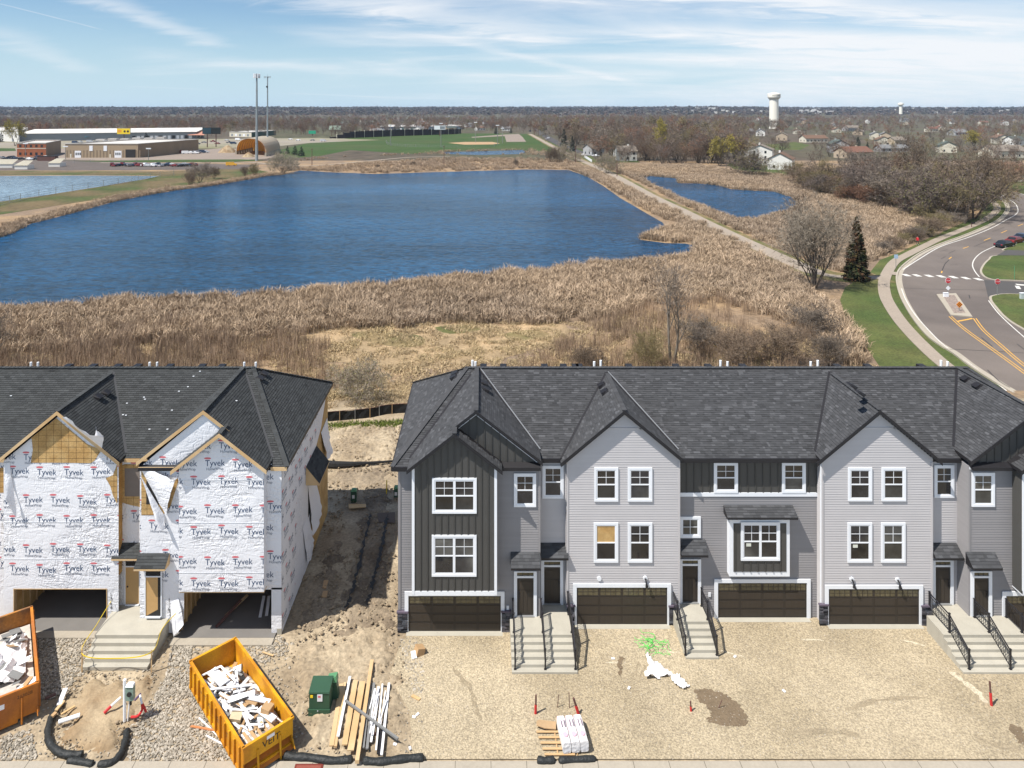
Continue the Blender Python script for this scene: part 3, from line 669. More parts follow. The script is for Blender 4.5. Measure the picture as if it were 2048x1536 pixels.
def wrap_mat():
 m = mk("house_wrap_film", (0.74, 0.745, 0.78), 0.45, 0.03, 1.0, spec=0.35)
 N, L = m.node_tree.nodes, m.node_tree.links; b = N["Principled BSDF"]
 g = N.new("ShaderNodeNewGeometry")
 def nz(sc, st, rot, dist, det):
  mp_ = N.new("ShaderNodeMapping"); mp_.inputs['Scale'].default_value = st; mp_.inputs['Rotation'].default_value = rot
  L.new(g.outputs['Position'], mp_.inputs[0])
  n = N.new("ShaderNodeTexNoise"); n.inputs['Scale'].default_value = sc; n.inputs['Detail'].default_value = det
  n.inputs['Distortion'].default_value = dist; n.inputs['Roughness'].default_value = 0.5
  L.new(mp_.outputs[0], n.inputs['Vector'])
  a = N.new("ShaderNodeMath"); a.operation = 'SUBTRACT'; L.new(n.outputs[0], a.inputs[0]); a.inputs[1].default_value = 0.5
  c = N.new("ShaderNodeMath"); c.operation = 'ABSOLUTE'; L.new(a.outputs[0], c.inputs[0]); return c.outputs[0]
 a = nz(1.3, (0.55, 0.6, 1.9), (0, 0.15, 0), 1.2, 3); c = nz(2.2, (1.4, 0.6, 0.8), (0, -0.6, 0), 1.6, 3)
 s = N.new("ShaderNodeMath"); s.operation = 'ADD'; L.new(a, s.inputs[0]); L.new(c, s.inputs[1])
 big = nz(0.28, (1, 1, 1), (0.3, 0, 0), 0.4, 1); k = N.new("ShaderNodeMath"); k.operation = 'MULTIPLY_ADD'; L.new(big, k.inputs[0]); k.inputs[1].default_value = 5.0; k.inputs[2].default_value = 0.12
 s2 = N.new("ShaderNodeMath"); s2.operation = 'MULTIPLY'; L.new(s.outputs[0], s2.inputs[0]); L.new(k.outputs[0], s2.inputs[1]); s = s2
 bp = N.new("ShaderNodeBump"); bp.inputs['Strength'].default_value = 0.8; bp.inputs['Distance'].default_value = 0.17
 bp.invert = True
 L.new(s.outputs[0], bp.inputs['Height']); L.new(bp.outputs[0], b.inputs['Normal'])
 return m
m_wrap = wrap_mat()
# ---- roof
EAVE, RZ, RD = 8.97, 11.92, 43.46
def plane3(a, b, c):
 """z = z0 + bx*x + cy*y through three points"""
 (x1, y1, z1), (x2, y2, z2), (x3, y3, z3) = a, b, c
 d = (x2 - x1) * (y3 - y1) - (x3 - x1) * (y2 - y1)
 bx = ((z2 - z1) * (y3 - y1) - (z3 - z1) * (y2 - y1)) / d
 cy = ((x2 - x1) * (z3 - z1) - (x3 - x1) * (z2 - z1)) / d
 return (z1 - bx * x1 - cy * y1, bx, cy)
def zat(P, x, y): return P[0] + P[1] * x + P[2] * y
def hit(px, py, P):
 k = (px - CX) / FPX; q = (py - HY) / FPX
 D = (CH - P[0]) / (q + P[1] * k + P[2]); return (k * D, D, zat(P, k * D, D))
def roof_planes(parent, planes, mat, light=0.25, regular=False, tabs=True, deckmat=None):
 """planes: list of (plan polygon, plane coefficients)"""
 for pi, (poly, P) in enumerate(planes):
  mb = MB(); poly = ccw(poly); n = len(poly)
  top = [(x, y, zat(P, x, y)) for x, y in poly]; bot = [(x, y, z - 0.17) for x, y, z in top]
  mb.raw(top + bot, [tuple(range(n)), tuple(range(n, 2 * n))[::-1]] + [((i + 1) % n, i, n + i, n + (i + 1) % n) for i in range(n)])
  mb.build("roof_deck", deckmat or m_fascia, parent)
  if not tabs: continue
  g = Vector((P[1], P[2])); gl = g.length; gu = g / gl; c = Vector((-gu.y, gu.x)); s = math.sqrt(1 + gl * gl)
  pc = [(x * c.x + y * c.y, x * gu.x + y * gu.y) for x, y in poly]
  pc = ccw(pc)
  d0 = min(p[1] for p in pc); d1 = max(p[1] for p in pc); e = 0.145 / s
  mt = MB(); k = 0; d = d0
  while d < d1 - 0.02:
   band = clip_poly(clip_poly(pc, 0, -1, -d), 0, 1, min(d + e, d1))
   if len(band) >= 3:
    mid = d + e * 0.5
    lo = clip_poly(clip_poly(pc, 0, -1, -(mid - 0.004)), 0, 1, mid + 0.004)
    if len(lo) >= 2:
     a = min(p[0] for p in lo); bb = max(p[0] for p in lo)
     u = a - (R.uniform(0, 0.3) if not regular else (0.15 if k % 2 else 0))
     while u < bb:
      w = R.choice((0.12, 0.2, 0.28, 0.36)) if not regular else 0.33
      u0, u1 = max(u, a), min(u + w, bb)
      if u1 - u0 > 0.02:
       um = (u0 + u1) / 2; x = um * c.x + mid * gu.x; y = um * c.y + mid * gu.y; z = zat(P, x, y)
       ok = True
       for qi, (pl2, P2) in enumerate(planes):
        if qi != pi and zat(P2, x, y) > z + 0.12 and inside((x, y), pl2): ok = False; break
       if ok:
        def W_(uu, dd, h):
         x = uu * c.x + dd * gu.x; y = uu * c.y + dd * gu.y; return (x, y, zat(P, x, y) + h)
        th = 0.026 if (regular or R.random() < 0.6) else 0.016
        t = R.gauss(0.42, 0.10)
        if not regular and R.random() < light: t = R.uniform(0.75, 1.15)
        if not regular and R.random() < 0.12: t = R.uniform(0.1, 0.25)
        gp = 0.006 if regular else 0.0
        A, B_, C_, D_ = W_(u0 + gp, d, th), W_(u1 - gp, d, th), W_(u1 - gp, min(d + e * 1.12, d1), 0.004), W_(u0 + gp, min(d + e * 1.12, d1), 0.004)
        up = (Vector(B_) - Vector(A)).cross(Vector(D_) - Vector(A)).z
        E1, E2 = W_(u0 + gp, d, 0.0), W_(u1 - gp, d, 0.0)
        if up > 0: mt.face([A, B_, C_, D_], t); mt.face([E1, E2, B_, A], t * 0.1 - 0.4)
        else: mt.face([D_, C_, B_, A], t); mt.face([A, B_, E2, E1], t * 0.1 - 0.4)
      u += w
   d += e; k += 1
  if mt.f: mt.build("shingles", mat, parent, kind='stuff')
def caps(parent, a, b, mat, w=0.26, name="ridge_cap"):
 a, b = Vector(a), Vector(b); L_ = (b - a).length; n = max(2, int(L_ / 0.26)); mb = MB()
 for i in range(n):
  p = a.lerp(b, i / n); q = a.lerp(b, (i + 1.1) / n)
  mb.bar(p + Vector((0, 0, 0.03)), q + Vector((0, 0, 0.055)), w, 0.03, R.uniform(0.25, 0.6))
 mb.build(name, mat, parent, kind='stuff')
def strip(parent, pts, w, mat, name):
 mb = MB()
 for i in range(len(pts) - 1): mb.bar(pts[i], pts[i + 1], w, 0.03)
 mb.build(name, mat, parent)
def roof_vent(parent, px, py, P):
 x, y, z = hit(px, py, P); mb = MB()
 g = Vector((P[1], P[2], 0)); d = -g.normalized()
 nrm = Vector((-P[1], -P[2], 1)).normalized(); al = d.cross(Vector((0, 0, 1))).normalized(); dn = al.cross(nrm).normalized()
 if dn.z > 0: dn = -dn
 M = Matrix((( al.x, dn.x, nrm.x, x), (al.y, dn.y, nrm.y, y), (al.z, dn.z, nrm.z, z), (0, 0, 0, 1)))
 p = [M @ Vector(v) for v in ((-.24, -.22, 0), (.24, -.22, 0), (.24, .22, 0), (-.24, .22, 0), (-.18, -.14, .12), (.18, -.14, .12), (.22, .24, .2), (-.22, .24, .2))]
 mb.hexa(p); mb.build("roof_vent", m_fascia, parent)
# ---- wall pieces
def siding(parent, W, poly, mat, e=0.134, name="siding"):
 mb = MB(); poly = ccw(poly)
 n = len(poly)
 mb.face([W.p(u, z, 0.0) for u, z in poly], 0.5)
 z = min(p[1] for p in poly); zt = max(p[1] for p in poly)
 while z < zt - 0.02:
  z2 = min(z + e, zt); mid = (z + z2) / 2
  lo = clip_poly(clip_poly(poly, 0, -1, -(mid - 0.003)), 0, 1, mid + 0.003)
  if len(lo) >= 2:
   a = min(p[0] for p in lo); b = max(p[0] for p in lo); t = R.uniform(0.3, 0.7)
   mb.face([W.p(a, z, 0.024), W.p(b, z, 0.024), W.p(b, z2, 0.004), W.p(a, z2, 0.004)], t)
   mb.face([W.p(a, z, 0.004), W.p(b, z, 0.004), W.p(b, z, 0.024), W.p(a, z, 0.024)], t)
  z = z2
 return mb.build(name, mat, parent, kind='stuff')
def flat(parent, W, poly, mat, name, off=0.0, thick=0.03, **kw):
 mb = MB(); n = len(poly); poly = ccw(poly)
 mb.raw([W.p(u, z, off + thick) for u, z in poly] + [W.p(u, z, off) for u, z in poly],
   [tuple(range(n)), tuple(range(n, 2 * n))[::-1]] + [(i, (i + 1) % n, n + (i + 1) % n, n + i)[::-1] for i in range(n)])
 return mb.build(name, mat, parent, **kw)
def board_batten(parent, W, poly, u_list, zcut=None):
 flat(parent, W, poly, m_bb, "board_panel", 0.0, 0.02)
 for u in u_list:
  lo = clip_poly(clip_poly(ccw(poly), -1, 0, -(u - 0.01)), 1, 0, u + 0.01)
  if len(lo) < 3: continue
  z0 = min(p[1] for p in lo); z1 = max(p[1] for p in lo) - 0.03
  for a, b in (zcut(u, z0, z1) if zcut else [(z0, z1)]):
   if b - a > 0.1:
    mb = MB(); W.box(mb, u - 0.024, u + 0.024, a, b, 0.02, 0.055); mb.build("batten", m_bat, parent)
def pxr(x0, x1, y0, y1, D): return (U(x0, D), U(x1, D), ZP(y1, D), ZP(y0, D))
def window(parent, W, u0, u1, z0, z1, kind='hung', off=0.02, label=None, tw=0.115, osb=False, sticker=False):
 mb = MB()
 W.box(mb, u0, u1, z1 - tw, z1, off, off + 0.05); W.box(mb, u0, u1, z0, z0 + tw, off, off + 0.055)
 W.box(mb, u0, u0 + tw, z0 + tw, z1 - tw, off, off + 0.05); W.box(mb, u1 - tw, u1, z0 + tw, z1 - tw, off, off + 0.05)
 win = mb.build("window", m_trimw, parent, label=label)
 fr = MB(); fw = 0.065
 a0, a1, b0, b1 = u0 + tw, u1 - tw, z0 + tw, z1 - tw
 halves = [(a0, a1)] if kind != 'double' else [(a0, (a0 + a1) / 2), ((a0 + a1) / 2, a1)]
 for (c0, c1) in halves:
  W.box(fr, c0, c1, b1 - fw, b1, off, off + 0.035); W.box(fr, c0, c1, b0, b0 + fw, off, off + 0.038)
  W.box(fr, c0, c0 + fw, b0 + fw, b1 - fw, off, off + 0.035); W.box(fr, c1 - fw, c1, b0 + fw, b1 - fw, off, off + 0.035)
  zm = (b0 + b1) / 2 - 0.01
  if kind == 'small':
   sets = [(b0 + fw, b1 - fw, True)]
  else:
   W.box(fr, c0 + fw, c1 - fw, zm - 0.03, zm + 0.03, off, off + 0.036)
   sets = [(b0 + fw, zm - 0.03, False), (zm + 0.03, b1 - fw, True)]
  for (s0, s1, mun) in sets:
   g = MB(); W.box(g, c0 + fw, c1 - fw, s0, s1, off - 0.01, off + 0.008)
   if osb and mun: g.build("osb_infill", m_osb, win)
   else: g.build("pane", m_glass, win)
   if mun and not osb:
    m = MB(); um = (c0 + c1) / 2; sm = (s0 + s1) / 2
    W.box(m, um - 0.012, um + 0.012, s0, s1, off + 0.008, off + 0.02); W.box(m, c0 + fw, c1 - fw, sm - 0.012, sm + 0.012, off + 0.008, off + 0.021)
    m.build("muntin", m_trimw, win)
   if sticker and not mun:
    m = MB(); W.box(m, c0 + fw + 0.12, c0 + fw + 0.38, s1 - 0.25, s1 - 0.08, off + 0.008, off + 0.012); m.build("sticker", mk("paper", (0.6, 0.62, 0.55), 0.7), win)
    sticker = False
 fr.build("sash", m_trimw, win)
 return win
def entry_door(parent, W, u0, u1, z0, z1, handle_right=True, mat=None):
 """u0..u1,z0..z1 = door slab"""
 W = Wall(W.o[0] + W.n[0] * 0.022, W.o[1] + W.n[1] * 0.022, W.u[0], W.u[1], W.n[0], W.n[1])
 mat = mat or m_gdoor
 mb = MB(); t = 0.17; zt = z1 + 0.36
 W.box(mb, u0 - t, u0, z0 - 0.25, zt, 0.02, 0.08); W.box(mb, u1, u1 + t, z0 - 0.25, zt, 0.02, 0.08)
 W.box(mb, u0, u1, z1, z1 + 0.1, 0.02, 0.07); W.box(mb, u0, u1, zt - 0.06, zt, 0.02, 0.08); W.box(mb, u0, u1, z0 - 0.25, z0 - 0.04, 0.02, 0.07)
 d = mb.build("entry_door", m_trimw, parent)
 s = MB(); W.box(s, u0, u1, z0, z1, 0.0, 0.03)
 sl = s.build("door_slab", mat, d)
 w = (u1 - u0)
 for (a, b, c, e) in ((0.14, 0.86, 0.70, 0.90), (0.14, 0.36, 0.07, 0.64), (0.40, 0.61, 0.07, 0.64), (0.65, 0.86, 0.07, 0.64)):
  p = MB(); H = z1 - z0
  W.box(p, u0 + a * w, u0 + b * w, z0 + c * H, z0 + e * H, 0.03, 0.04); p.build("door_panel", m_gpanel, d)
 tr = MB(); W.box(tr, u0, u1, z1 + 0.1, zt - 0.06, 0.0, 0.025); tr.build("transom_pane", m_glass_t, d)
 for f in (1 / 3, 2 / 3):
  q = MB(); W.box(q, u0 + w * f - 0.012, u0 + w * f + 0.012, z1 + 0.1, zt - 0.06, 0.025, 0.04); q.build("transom_bar", m_fascia, d)
 th = MB(); W.box(th, u0 - 0.02, u1 + 0.02, z0 - 0.04, z0, 0.0, 0.14); th.build("threshold", m_metal, d)
 hx = u1 - 0.09 if handle_right else u0 + 0.09
 h = MB(); W.box(h, hx - 0.03, hx + 0.03, z0 + 0.9, z0 + 1.15, 0.04, 0.07); h.tube([W.p(hx, z0 + 1.25, 0.03), W.p(hx, z0 + 1.25, 0.08)], 0.035)
 h.build("handle", m_iron, d)
 return d
def garage_door(parent, W, u0, u1, z0, z1, tw=0.2, style='raised', topz=None):
 W = Wall(W.o[0] + W.n[0] * 0.024, W.o[1] + W.n[1] * 0.024, W.u[0], W.u[1], W.n[0], W.n[1])
 mb = MB(); topz = topz or z1 + tw
 W.box(mb, u0 - tw, u0, 0.02, topz, 0.02, 0.07); W.box(mb, u1, u1 + tw, 0.02, topz, 0.02, 0.07); W.box(mb, u0, u1, z1, topz, 0.02, 0.065)
 g = mb.build("garage_door", m_trimw, parent)
 s = MB(); W.box(s, u0, u1, z0, z1, -0.02, 0.012); s.build("door_slab", m_gdoor, g)
 n = 4; w = (u1 - u0) / 4; H = (z1 - z0) / 4
 for r in range(4):
  for k in range(n):
   a, b = u0 + k * w + 0.07, u0 + (k + 1) * w - 0.07; c, e = z0 + r * H + 0.06, z0 + (r + 1) * H - 0.06
   if r == 3:
    q = MB(); W.box(q, a, b, c, e, 0.012, 0.018); pn = q.build("door_window", m_glass_t, g)
    q = MB()
    for f in range(1, 4): W.box(q, a + (b - a) * f / 4 - 0.012, a + (b - a) * f / 4 + 0.012, c, e, 0.018, 0.028)
    W.box(q, a, b, (c + e) / 2 - 0.01, (c + e) / 2 + 0.01, 0.018, 0.026)
    q.build("window_grille", m_gdoor, pn)
   else:
    q = MB(); W.box(q, a, b, c, e, 0.012, 0.024); q.build("door_panel", m_gpanel, g)
 q = MB()
 for r in range(1, 4): W.box(q, u0, u1, z0 + r * H - 0.008, z0 + r * H + 0.008, 0.012, 0.014)
 q.build("section_joint", m_fascia, g)
 q = MB(); W.box(q, u0 - 0.1, u1 + 0.1, 0.0, 0.06, -0.1, 0.35); q.build("garage_apron", m_conc_new, g)
 return g
def stone_column(parent, W, u0, u1, z1, d=0.12):
 b = MB(); W.box(b, u0 + 0.01, u1 - 0.01, 0, z1 - 0.08, 0.0, d - 0.03)
 col = b.build("stone_column", mk("mortar_dark", (0.04, 0.04, 0.042), 0.9), parent)
 z = 0.02; k = 0
 while z < z1 - 0.1:
  h = min(R.uniform(0.085, 0.15), z1 - 0.08 - z); u = u0
  while u < u1 - 0.02:
   w = min(R.uniform(0.16, 0.34), u1 - u)
   if u1 - u - w < 0.09: w = u1 - u
   m = MB(); o = d + R.uniform(-0.02, 0.025)
   W.box(m, u + 0.008, u + w - 0.008, z + 0.006, z + h - 0.006, d - 0.06, o, R.random())
   m.build("stone", m_stone, col); u += w
  z += h
 c = MB(); W.box(c, u0 - 0.03, u1 + 0.03, z1 - 0.08, z1, 0.0, d + 0.05); c.build("stone_cap", mk("cap_stone", (0.11, 0.09, 0.12), 0.8), col)
 return col
def canopy(parent, W, u0, u1, z0, z1, proj, mat, fas=None, regular=False):
 """small shed roof: top edge z1 at the wall, bottom edge z0 at proj"""
 fas = fas or m_fascia
 mb = MB(); A, B, C_, D_ = W.p(u0, z1, 0.03), W.p(u1, z1, 0.03), W.p(u1, z0, proj), W.p(u0, z0, proj)
 E, F = W.p(u0, z0, 0.03), W.p(u1, z0, 0.03)
 low = 0.10
 C2, D2, E2, F2 = W.p(u1, z0 - low, proj), W.p(u0, z0 - low, proj), W.p(u0, z0 - low, 0.03), W.p(u1, z0 - low, 0.03)
 mb.raw([A, B, C_, D_, E2, F2, C2, D2], [(0, 3, 2, 1), (3, 7, 6, 2), (0, 4, 7, 3), (1, 2, 6, 5), (4, 5, 6, 7)])
 c = mb.build("door_canopy", fas, parent)
 mt = MB(); n = max(3, int(math.hypot(proj, z1 - z0) / 0.145)); k = 0
 for i in range(n):
  f0, f1 = i / n, (i + 1) / n; u = u0 - (0.16 if i % 2 else 0)
  while u < u1:
   w = 0.33 if regular else R.choice((0.2, 0.33, 0.42)); a, b = max(u, u0), min(u + w, u1)
   if b - a > 0.02:
    def q(uu, f, h): return W.p(uu, z0 + (z1 - z0) * f + h, proj + (0.03 - proj) * f)
    t = R.gauss(0.45, 0.12) if (regular or R.random() > 0.2) else 0.9
    mt.face([q(a, f0, .03), q(b, f0, .03), q(b, f1, .01), q(a, f1, .01)], t); mt.face([q(a, f0, 0), q(b, f0, 0), q(b, f0, .03), q(a, f0, .03)], t * .4)
   u += w
 mt.build("shingles", mat, c, kind='stuff')
 return c
def rake(parent, W, a, b, mat, w=0.19, off0=0.0, off1=0.04, name="rake_board"):
 """sloping board whose upper edge runs a->b on the wall"""
 mb = MB(); (u0, z0), (u1, z1) = a, b
 mb.hexa([W.p(u0, z0 - w, off1), W.p(u1, z1 - w, off1), W.p(u1, z1 - w, off0), W.p(u0, z0 - w, off0), W.p(u0, z0, off1), W.p(u1, z1, off1), W.p(u1, z1, off0), W.p(u0, z0, off0)])
 return mb.build(name, mat, parent)
def vboard(parent, W, u0, u1, z0, z1, mat, o1=0.05, name="corner_board"):
 mb = MB(); W.box(mb, u0, u1, z0, z1, 0.0, o1); return mb.build(name, mat, parent)
def end_roof(mx):
 """roof planes of an end unit; mx maps unit coordinates to world x"""
 def pl(p): return [(mx(x), y) for x, y in p]
 def q(a, b, c): return plane3(*[(mx(p[0]), p[1], p[2]) for p in (a, b, c)])
 hip = q((-4.81, 37.2, EAVE), (-4.81, 48.7, EAVE), (-0.96, RD, RZ))
 strip_ = q((-4.81, 37.2, EAVE), (0, 37.2, EAVE), (-0.96, RD, RZ))
 gl = q((-0.35, 37.2, 11.95), (-0.35, 43, 11.95), (-3.9, 37, 11.95 - .775 * 3.55))
 gr = q((-0.35, 37.2, 11.95), (-0.35, 43, 11.95), (3.1, 37, 11.95 - .775 * 3.45))
 sr = q((-1.48, 36.4, 11.074), (-1.48, 38, 11.074), (1.02, 37, 11.074 - .775 * 2.5))
 pent = q((0, 37.52, 9.14), (2, 37.52, 9.14), (0, 37.18, EAVE - 0.01))
 P = dict(hip=hip, strip=strip_, gl=gl, gr=gr, sr=sr, pent=pent)
 planes = [(pl([(-4.81, 37.2), (-4.81, 48.7), (-0.96, RD)]), hip),
    (pl([(-4.81, 37.2), (-3.2, 37.2), (-0.6, RD), (-0.96, RD)]), strip_),
    (pl([(-3.93, 36.45), (-1.48, 36.45), (-1.48, 37.2), (-0.35, 37.2), (-0.35, 43.5), (-0.96, 42.7), (-3.93, 37.9)]), gl),
    (pl([(-0.35, 37.2), (3.13, 37.2), (3.13, 38.6), (-0.35, 43.5)]), gr),
    (pl([(-1.48, 36.45), (1.02, 36.45), (1.02, 37.5), (-1.48, 37.5)]), sr),
    (pl([(0.5, 37.16), (3.1, 37.16), (3.1, 37.5), (0.5, 37.5)]), pent)]
 return planes, P
def main_plane(x0, x1):
 F = plane3((0, 38.1, EAVE), (1, 38.1, EAVE), (0, RD, RZ)); B = plane3((0, 48.7, EAVE), (1, 48.7, EAVE), (0, RD, RZ))
 return F, B
def gable_planes(xc, zt, xl, xr, slope, df=37.7):
 L = plane3((xc, df, zt), (xc, 43, zt), (xl, df, zt - slope * (xc - xl))); Rr = plane3((xc, df, zt), (xc, 43, zt), (xr, df, zt - slope * (xr - xc)))
 F = main_plane(0, 1)[0]
 def yv(x, P): return (zat(P, x, 0) - F[0]) / F[2] if False else (zat(P, x, 0) - (F[0] + F[1] * x)) / F[2]
 pl = [(xl, df), (xc, df), (xc, yv(xc, L)), (xl, max(df + .1, yv(xl, L)))]
 pr = [(xc, df), (xr, df), (xr, max(df + .1, yv(xr, Rr))), (xc, yv(xc, Rr))]
 return [(pl, L), (pr, Rr)], L, Rr, yv
def end_shell_trim(parent, mx, finished=True, WB=None, roofmat=None, rakemat=None):
 """rake boards along both gables, hip caps, valley flashing, fascias"""
 s = 1 if mx(1) > mx(0) else -1
 rm = rakemat or m_fascia
 Wg = front(37.2); Wb = front(36.45)
 for W, a, b in ((Wg, (-0.35, 11.95), (3.2, 11.95 - .775 * 3.55)), (Wg, (-0.35, 11.95), (-1.75, 11.95 - .775 * 1.4)), (Wb, (-1.48, 11.07), (1.05, 11.07 - .775 * 2.53)), (Wb, (-1.48, 11.07), (-3.96, 11.07 - .775 * 2.48))):
  rake(parent, W, (mx(a[0]), a[1] + 0.03), (mx(b[0]), b[1] + 0.03), rm, 0.2, 0.0, 0.035)
 caps(parent, (mx(-4.81), 37.2, EAVE), (mx(-0.96), RD, RZ), roofmat)
 caps(parent, (mx(-4.81), 48.7, EAVE), (mx(-0.96), RD, RZ), roofmat)
 caps(parent, (mx(-0.35), 37.2, 11.95), (mx(-0.35), 43.4, 11.95), roofmat)
 caps(parent, (mx(-1.48), 36.45, 11.07), (mx(-1.48), 37.45, 11.07), roofmat)
# ---- FINISHED ROW OF TOWNHOUSES
K = 29.12
TH = thing("townhouse_row", (10.0, 43.0, 0.0), "finished grey townhouse row with dark brown garage doors and black railings, right of the gap", "building")
idn = lambda x: x
mir = lambda x: K - x
pA, PA = end_roof(idn); pB, PB = end_roof(mir)
F_, B_ = main_plane(0, 1)
g2, g2L, g2R, yv = gable_planes(7.65, 11.75, 4.22, 10.78, 0.83)
g4, g4L, g4R, _ = gable_planes(21.42, 11.77, 18.2, 24.75, 0.83)
planes = pA + pB + g2 + g4 + [([(-0.96, 38.1), (30.08, 38.1), (30.08, RD), (-0.96, RD)], F_)]
roof_planes(TH, planes, m_shing, light=0.16)
roof_planes(TH, [([(-4.81, 48.7), (K + 4.81, 48.7), (30.08, RD), (-0.96, RD)], B_)], m_shing, tabs=False, deckmat=mk("plain_shingle", (0.06, 0.06, 0.065), 0.95, 0.2, 8))
end_shell_trim(TH, idn, roofmat=m_shing); end_shell_trim(TH, mir, roofmat=m_shing)
caps(TH, (-0.96, RD, RZ), (30.08, RD, RZ), m_shing)
for xc, zt, L_, R_ in ((7.65, 11.75, g2L, g2R), (21.42, 11.77, g4L, g4R)):
 caps(TH, (xc, 37.7, zt), (xc, 42.9, zt), m_shing)
 for P, xe in ((L_, 4.3 if xc < 10 else 18.3), (R_, 10.7 if xc < 10 else 24.6)):
  a = (xe, yv(xe, P), zat(P, xe, yv(xe, P)) + 0.03); b = (xc, yv(xc, P), zat(P, xc, yv(xc, P)) + 0.03)
  strip(TH, [a, b], 0.16, m_fascia, "valley_flashing")
  if P is g2R: strip(TH, [(a[0] + 0.1, a[1], a[2] + .02), (b[0] + 0.1, b[1] + .05, b[2] + .02)], 0.05, m_metal, "valley_metal")
for mx in (idn, mir):
 P = PA if mx is idn else PB
 def yv1(x, PP, F=F_): return (zat(PP, mx(x), 0) - (F[0] + F[1] * mx(x))) / (F[2] - PP[2])
 strip(TH, [(mx(3.05), yv1(3.05, P['gr']), zat(P['gr'], mx(3.05), 38) + .03), (mx(-0.3), 43.4, 11.95)], 0.16, m_fascia, "valley_flashing")
 if mx is idn: strip(TH, [(3.18, 38.55, 9.28), (-0.15, 43.4, 11.96)], 0.05, m_metal, "valley_metal")
 S = P['strip']
 def yv2(x): return (zat(P['gl'], mx(x), 0) - (S[0] + S[1] * mx(x))) / (S[2] - P['gl'][2])
 strip(TH, [(mx(-3.9), yv2(-3.9), zat(P['gl'], mx(-3.9), 37) + .03), (mx(-0.7), yv2(-0.7), zat(P['gl'], mx(-0.7), 37) + .03)], 0.16, m_fascia, "valley_flashing")
for px, py, P in ((912, 748, PA['hip']), (909, 755, PA['hip']), (966, 767, PA['gr']), (969, 779, PA['gr']), (1205, 771, g2L), (1211, 784, g2L), (1932, 758, PB['gr']), (1956, 772, PB['gr'])):
 roof_vent(TH, px, py, P)
for px in (1701, 1717):
 roof_vent(TH, px, 772 + (px - 1701) * 0.9, g4R)
for x0, x1, y in ((3.1, 4.25, 38.1), (10.75, 18.25, 38.1), (24.7, 26.0, 38.1), (-4.81, -3.95, 37.2), (33.1, 33.93, 37.2)):
 mb = MB(); mb.box(x0, x1, y - 0.1, y - 0.001, EAVE - 0.19, EAVE + 0.02); mb.build("gutter", m_fascia, TH)
for xe in (-4.81, 33.93):
 mb = MB(); mb.box(xe - .05, xe + .05, 37.15, 48.75, EAVE - 0.19, EAVE + 0.01); mb.build("gutter", m_fascia, TH)
for i, (a, b) in enumerate(((945, 951), (1188, 1201), (1440, 1454), (1620, 1634), (1880, 1893))):
 for k, x in enumerate((a, b)):
  X = U(x, RD + 0.6); mb = MB(); mb.tube([(X, RD + .5, RZ - .4), (X, RD + .5, RZ + 0.22 + 0.08 * (k if i % 2 else 1 - k))], 0.075, 8); mb.build("vent_pipe", m_pvc, TH)
for x in (967, 1007, 1090, 1128, 1152, 1160, 1260, 1355, 1420, 1490, 1680, 1742, 1850):
 X = U(x, RD); mb = MB(); mb.box(X - .2, X + .2, RD + .15, RD + .6, RZ - .3, RZ + .06); mb.build("ridge_vent", m_fascia, TH)
